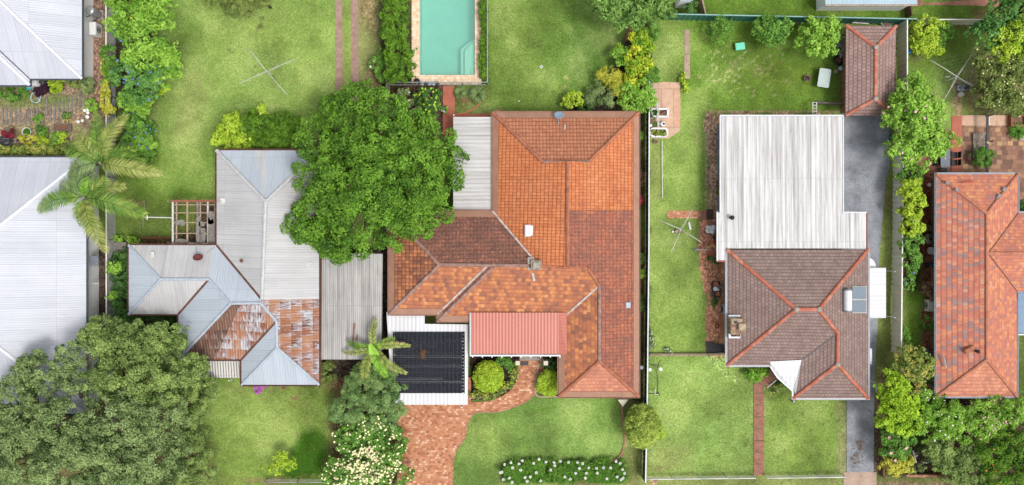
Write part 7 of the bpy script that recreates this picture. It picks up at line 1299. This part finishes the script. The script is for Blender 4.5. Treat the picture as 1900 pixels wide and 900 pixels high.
plant('clipped_bush', 'round thinning bush between the two front lawns at the end of the dark fence', 'bush', [(1192,790,31,38,1.9,1.3)], 'dull', (0.13,0.07), 0.24, 9, gaps=0.12, neat=True, trunk_r=0.09, extra_limbs=26, bark='bark_pale', jit=0.6); plant('shrub', 'sparse lime twigs on the right side of the round thinning bush', 'plant', [(1222,800,12,14,1.0,.5)], 'lime', (0.13,0.06), 0.2, 8, trunk_r=0.02, gaps=0.3)
# flower bed with white heads
rb = np.random.default_rng(12); cl = []
for k in range(150):
    x, y = rb.uniform(936, 1156), rb.uniform(856, 889); q = P(x, y); cl.append((q.x, q.y, rb.uniform(0.35, 0.6)))
t = straps('flower_bed', 'long strap leaved flower bed with round white flower heads along the front lawn', 'flower bed', 1045, 872, 100, 0.6, 55, 'green', 0.045, clumps=cl)
FH = [(936,862),(948,858),(931,876),(928,877),(934,890),(951,868),(945,887),(966,872),(974,886),(978,893),(963,861),(969,855),(995,877),(1000,852),(1013,857),(1003,892),(1028,858),(1029,864),(1022,872),(1048,885),(1058,889),(1055,858),(1071,858),(1081,860),(1075,869),(1088,878),(1092,868),(1107,869),(1108,878),(1086,887),(1120,868),(1133,868),(1143,856),(1151,860),(1155,871),(1145,885),(1152,890),(1156,887),(1159,878),(1126,888),(1068,878),(984,885),(990,860),(1040,856),(950,895)]
fp_ = []
for i, (x, y) in enumerate(FH):
    q = P(x, y, 0.85); mb = MB()
    for k in range(26):
        d_ = nrm(rb.normal(0,1,(1,3)))[0]; mb.ball((q.x+d_[0]*0.09, q.y+d_[1]*0.09, 0.85+d_[2]*0.06), 0.035, 5)
    obj('flower_head', mb, M['fl_white'], t)
# brown house yard plants
for lb, x, y, rx, ry, lf, z, sz in (('pale sparse shrub in the middle of the back yard lawn near the green fence',1337,58,26,24,'green',1.1,(0.20,0.07)),('round dark green shrub against the green fence in the middle',1428,60,34,27,'green',1.6,(0.20,0.11)),('brighter leafy round shrub left of the garage by the green fence',1518,68,38,38,'bright',1.9,(0.22,0.13))):
    plant('shrub', lb, 'shrub', [(x,y,rx,ry,z,z*0.7),(x+rx*.3,y-ry*.2,rx*.6,ry*.6,z+.3,z*.5)], lf, sz, 0.34, 9 if 'pale' not in lb else 6, trunk_r=0.06, gaps=0.35 if 'pale' in lb else 0.05)
plant('shrub', 'fallen leafy branch beside the strip of concrete above the utility slab', 'plant', [(1269,150,5,14,0.3,.2),(1271,163,6,8,.3,.2)], 'lime', (0.2,0.09), 0.18, 9, trunk_r=0.02, gaps=0.15)
plant('shrub', 'bushy green plants at the foot of the front porch', 'shrub', [(1395,690,18,9,0.5,.4),(1412,688,14,8,0.5,.4),(1402,700,12,8,.4,.35)], 'bright', (0.17,0.08), 0.22, 13, trunk_r=0.03)
plant('shrub', 'small yellow flowered plants beside the porch handrail', 'plant', [(1437,719,10,8,0.3,.25),(1445,713,8,6,.3,.25)], 'olive', (0.14,0.06), 0.16, 12, trunk_r=0.01, flowers=('fl_yellow', 12, 0.08))
plant('shrub', 'green weed column beside the loaded garden cart', 'plant', [(1326,558,4,12,0.3,.2)], 'deep', (0.14,0.06), 0.14, 12, trunk_r=0.01)
# east side
plant('tree', 'bushy light green tree with a few pink flowers just below the garage', 'tree', [(1690,172,26,26,3.4,1.0),(1680,205,36,30,3.6,1.2),(1715,215,32,34,3.6,1.2),(1700,245,40,34,3.8,1.3),(1735,262,30,24,3.2,1.0),(1675,275,32,28,3.2,1.1),(1705,285,36,26,3.2,1.1),(1660,215,22,22,3.0,.9),(1695,150,14,12,3,.6)], 'bright', (0.26,0.14), 0.4, 9.5, base=(1700,235), trunk_r=0.14, tree=True, flowers=('fl_pink', 26, 0.22))
plant('shrub', 'yellow green shrub at the top right beside the cream fence corner', 'shrub', [(1716,55,24,22,1.6,.9),(1708,80,20,16,1.4,.8),(1725,85,18,18,1.4,.7)], 'lime', (0.18,0.11), 0.3, 12, trunk_r=0.05); plant('shrub', 'darker green shrub right of the yellow green shrub by the cream fence', 'shrub', [(1748,58,20,16,1.2,.7),(1740,80,12,12,1.0,.5)], 'green', (0.18,0.11), 0.28, 11, trunk_r=0.04)
plant('tree', 'blue green leafy tree at the top right corner', 'tree', [(1830,62,26,24,3.6,1.1),(1860,40,30,28,4.0,1.2),(1895,20,34,36,4.4,1.4),(1890,60,30,26,4.0,1.2),(1900,100,28,30,3.6,1.1),(1880,-10,34,20,4.2,1.2)], 'blueish', (0.24,0.14), 0.4, 9.5, base=(1875,50), trunk_r=0.14, tree=True)
plant('tree', 'golden green tree in front of the blue green one at the top right', 'tree', [(1862,78,28,22,4.2,1.0),(1868,100,26,18,3.9,.9),(1888,50,12,26,4.8,.8)], 'lime', (0.22,0.13), 0.36, 9, base=(1870,90), trunk_r=0.1, tree=True)
plant('tree', 'speckled olive green tree with pale blossoms over the end of the patio', 'tree', [(1845,110,38,28,3.2,1.1),(1875,130,36,34,3.4,1.2),(1840,145,34,32,3.0,1.1),(1870,170,40,34,3.2,1.2),(1835,180,28,22,2.6,.9),(1890,190,24,22,2.8,.9)], 'olive', (0.20,0.10), 0.36, 11, base=(1858,150), trunk_r=0.13, tree=True, flowers=('fl_cream', 110, 0.11), gaps=0.08)
plant('shrub', 'golden leafed shrub hanging over the brick planter', 'shrub', [(1893,195,14,12,2.2,.5)], 'golden', (0.17,0.09), 0.24, 11, trunk_r=0.03)
straps('grass_clump', 'spiky green clump below the brick planter', 'plant', 1888, 243, 17, 0.5, 260, 'green', 0.05)
plant('shrub', 'round dark feathery shrub at the end of the stony bed on the patio', 'shrub', [(1822,293,19,16,0.8,.55)], 'green', (0.16,0.035), 0.24, 20, trunk_r=0.03)
plant('shrub', 'dark shrub at the corner of the right hand roof', 'shrub', [(1896,385,12,14,0.8,.5)], 'deep', (0.15,0.08), 0.24, 12, trunk_r=0.03)
for lb, bl, lf in (('top green shrub of the row along the cream fence below the patio table',[(1690,330,20,18,1.6,.7)],'green'),('tall lime shrub in the row along the cream fence, with a few white flowers',[(1688,352,20,20,2.0,.9),(1695,380,22,24,2.0,.9),(1690,402,18,18,1.8,.8)],'lime'),('light lime shrub low in the row along the cream fence',[(1692,425,20,14,1.7,.7)],'lime'),('soft green shrub near the barbecue in the row along the cream fence',[(1690,452,17,22,1.6,.8),(1688,480,18,20,1.5,.7)],'green'),('small shrub with blue flowers, last of the row along the cream fence',[(1684,522,12,16,1.1,.5),(1690,502,9,6,1,.4)],'green')):
    plant('shrub', lb, 'shrub', bl, lf, (0.19,0.10), 0.28, 13, trunk_r=0.04, flowers=('fl_blue',6,0.14) if 'blue' in lb else (('fl_white',14,0.1) if 'white' in lb else None))
plant('shrub', 'orange brown shrub below the barbecue', 'shrub', [(1722,533,11,13,0.6,.4),(1726,550,7,6,.5,.3)], 'dry', (0.16,0.06), 0.2, 12, trunk_r=0.03); plant('shrub', 'small green shrub below the white outdoor unit on the side path', 'shrub', [(1722,601,11,12,0.6,.4)], 'green', (0.15,0.07), 0.2, 10, trunk_r=0.03, gaps=0.1)
plant('shrub', 'sparse green sprig at the end of the cream fence', 'shrub', [(1679,620,8,14,0.8,.4),(1681,640,9,10,.9,.4)], 'green', (0.16,0.07), 0.2, 10, trunk_r=0.02, gaps=0.15)
plant('tree', 'orange tipped shrub tree at the lower end of the cream fence', 'tree', [(1690,660,24,18,2.6,.8),(1705,680,26,22,2.6,.9),(1680,690,28,22,2.8,.9),(1690,715,24,18,2.4,.8)], 'golden' if False else 'hedge_mix', (0.18,0.10), 0.28, 12, base=(1688,685), trunk_r=0.08, tree=True)
plant('tree', 'vivid yellow green tree beside the lower end of the driveway', 'tree', [(1655,720,24,26,3.4,1.0),(1665,750,34,32,3.6,1.2),(1680,775,28,28,3.4,1.1),(1650,770,22,26,3.2,1.0)], 'vivid', (0.17,0.12), 0.32, 12, base=(1665,750), trunk_r=0.1, tree=True)
plant('shrub', 'green shrub with two pink flowers below the vivid tree', 'shrub', [(1652,805,20,20,2.2,.8),(1672,815,20,18,2.2,.8),(1660,832,22,16,2.1,.8)], 'green', (0.20,0.11), 0.3, 11, trunk_r=0.05, flowers=('fl_pink', 5, 0.28))
plant('shrub', 'yellow leaved shrub at the bottom edge right of the driveway', 'shrub', [(1658,858,20,18,1.8,.7),(1675,855,16,16,1.7,.6),(1668,870,20,10,1.5,.5)], 'golden', (0.17,0.09), 0.26, 12, trunk_r=0.04)
plant('oleander', 'left half of the long green white flowered hedge below the right hand house', 'shrub', [(1720,760,34,32,2.2,1.1),(1755,770,34,34,2.3,1.1),(1740,795,38,26,2.0,1.0),(1785,785,28,32,2.2,1.0)], 'bright', (0.36,0.07), 0.36, 12, trunk_r=0.08, flowers=('fl_white', 70, 0.13))
plant('oleander', 'right half of the long green white flowered hedge below the right hand house', 'shrub', [(1825,770,32,30,2.2,1.1),(1860,765,36,30,2.3,1.1),(1835,795,36,24,2.0,1.0),(1885,755,20,24,2.0,.9)], 'bright', (0.34,0.07), 0.36, 12, trunk_r=0.08, flowers=('fl_pink', 110, 0.13))
plant('tree', 'dusty green tree at the bottom edge below the white flowered hedge', 'tree', [(1740,840,26,30,2.2,.8),(1770,860,34,30,2.2,.9),(1800,850,30,30,2.2,.9),(1790,890,34,22,2.2,.9)], 'gum_warm', (0.17,0.07), 0.32, 13, base=(1775,860), trunk_r=0.08, tree=True)
plant('tree', 'darker green tree with orange flowers in the bottom right corner', 'tree', [(1840,840,34,28,2.6,1.0),(1875,830,34,34,2.8,1.1),(1850,880,38,30,2.6,1.0),(1895,880,30,34,2.6,1.0),(1890,810,26,22,2.4,.9)], 'conifer', (0.17,0.09), 0.34, 12, base=(1865,855), trunk_r=0.1, tree=True, flowers=('fl_orange', 60, 0.12, lambda p: 0.9 if p[0] < P(1840,0,2).x else 0.1))
plant('shrub', 'dark brown twiggy shrub in the shade between the vivid tree and the hedge', 'shrub', [(1695,800,18,20,1.0,.5),(1710,740,14,12,1.2,.5),(1720,705,14,16,1.2,.5),(1700,820,14,14,.9,.4)], 'deep', (0.16,0.07), 0.24, 9, trunk_r=0.04, gaps=0.2); plant('shrub', 'low pale plants beside the wooden cross frame', 'plant', [(1712,845,14,14,0.4,.3),(1700,868,14,8,.3,.2)], 'dusty', (0.13,0.06), 0.2, 8, trunk_r=0.02, gaps=0.2, flowers=('fl_white', 6, 0.1))
plant('shrub', 'dry grassy weeds growing on the lower asphalt drive', 'weeds', [(1591,842,11,24,0.08,.03),(1598,820,6,6,.08,.03)], 'dry', (0.12,0.03), 0.10, 3, trunk_r=0.004, gaps=0.6)
plant('shrub', 'leafy green bush between the back shed and the lattice fence', 'shrub', [(1300-20,14,12,10,1.2,.5)], 'deep', (0.17,0.1), 0.25, 11, trunk_r=0.03)
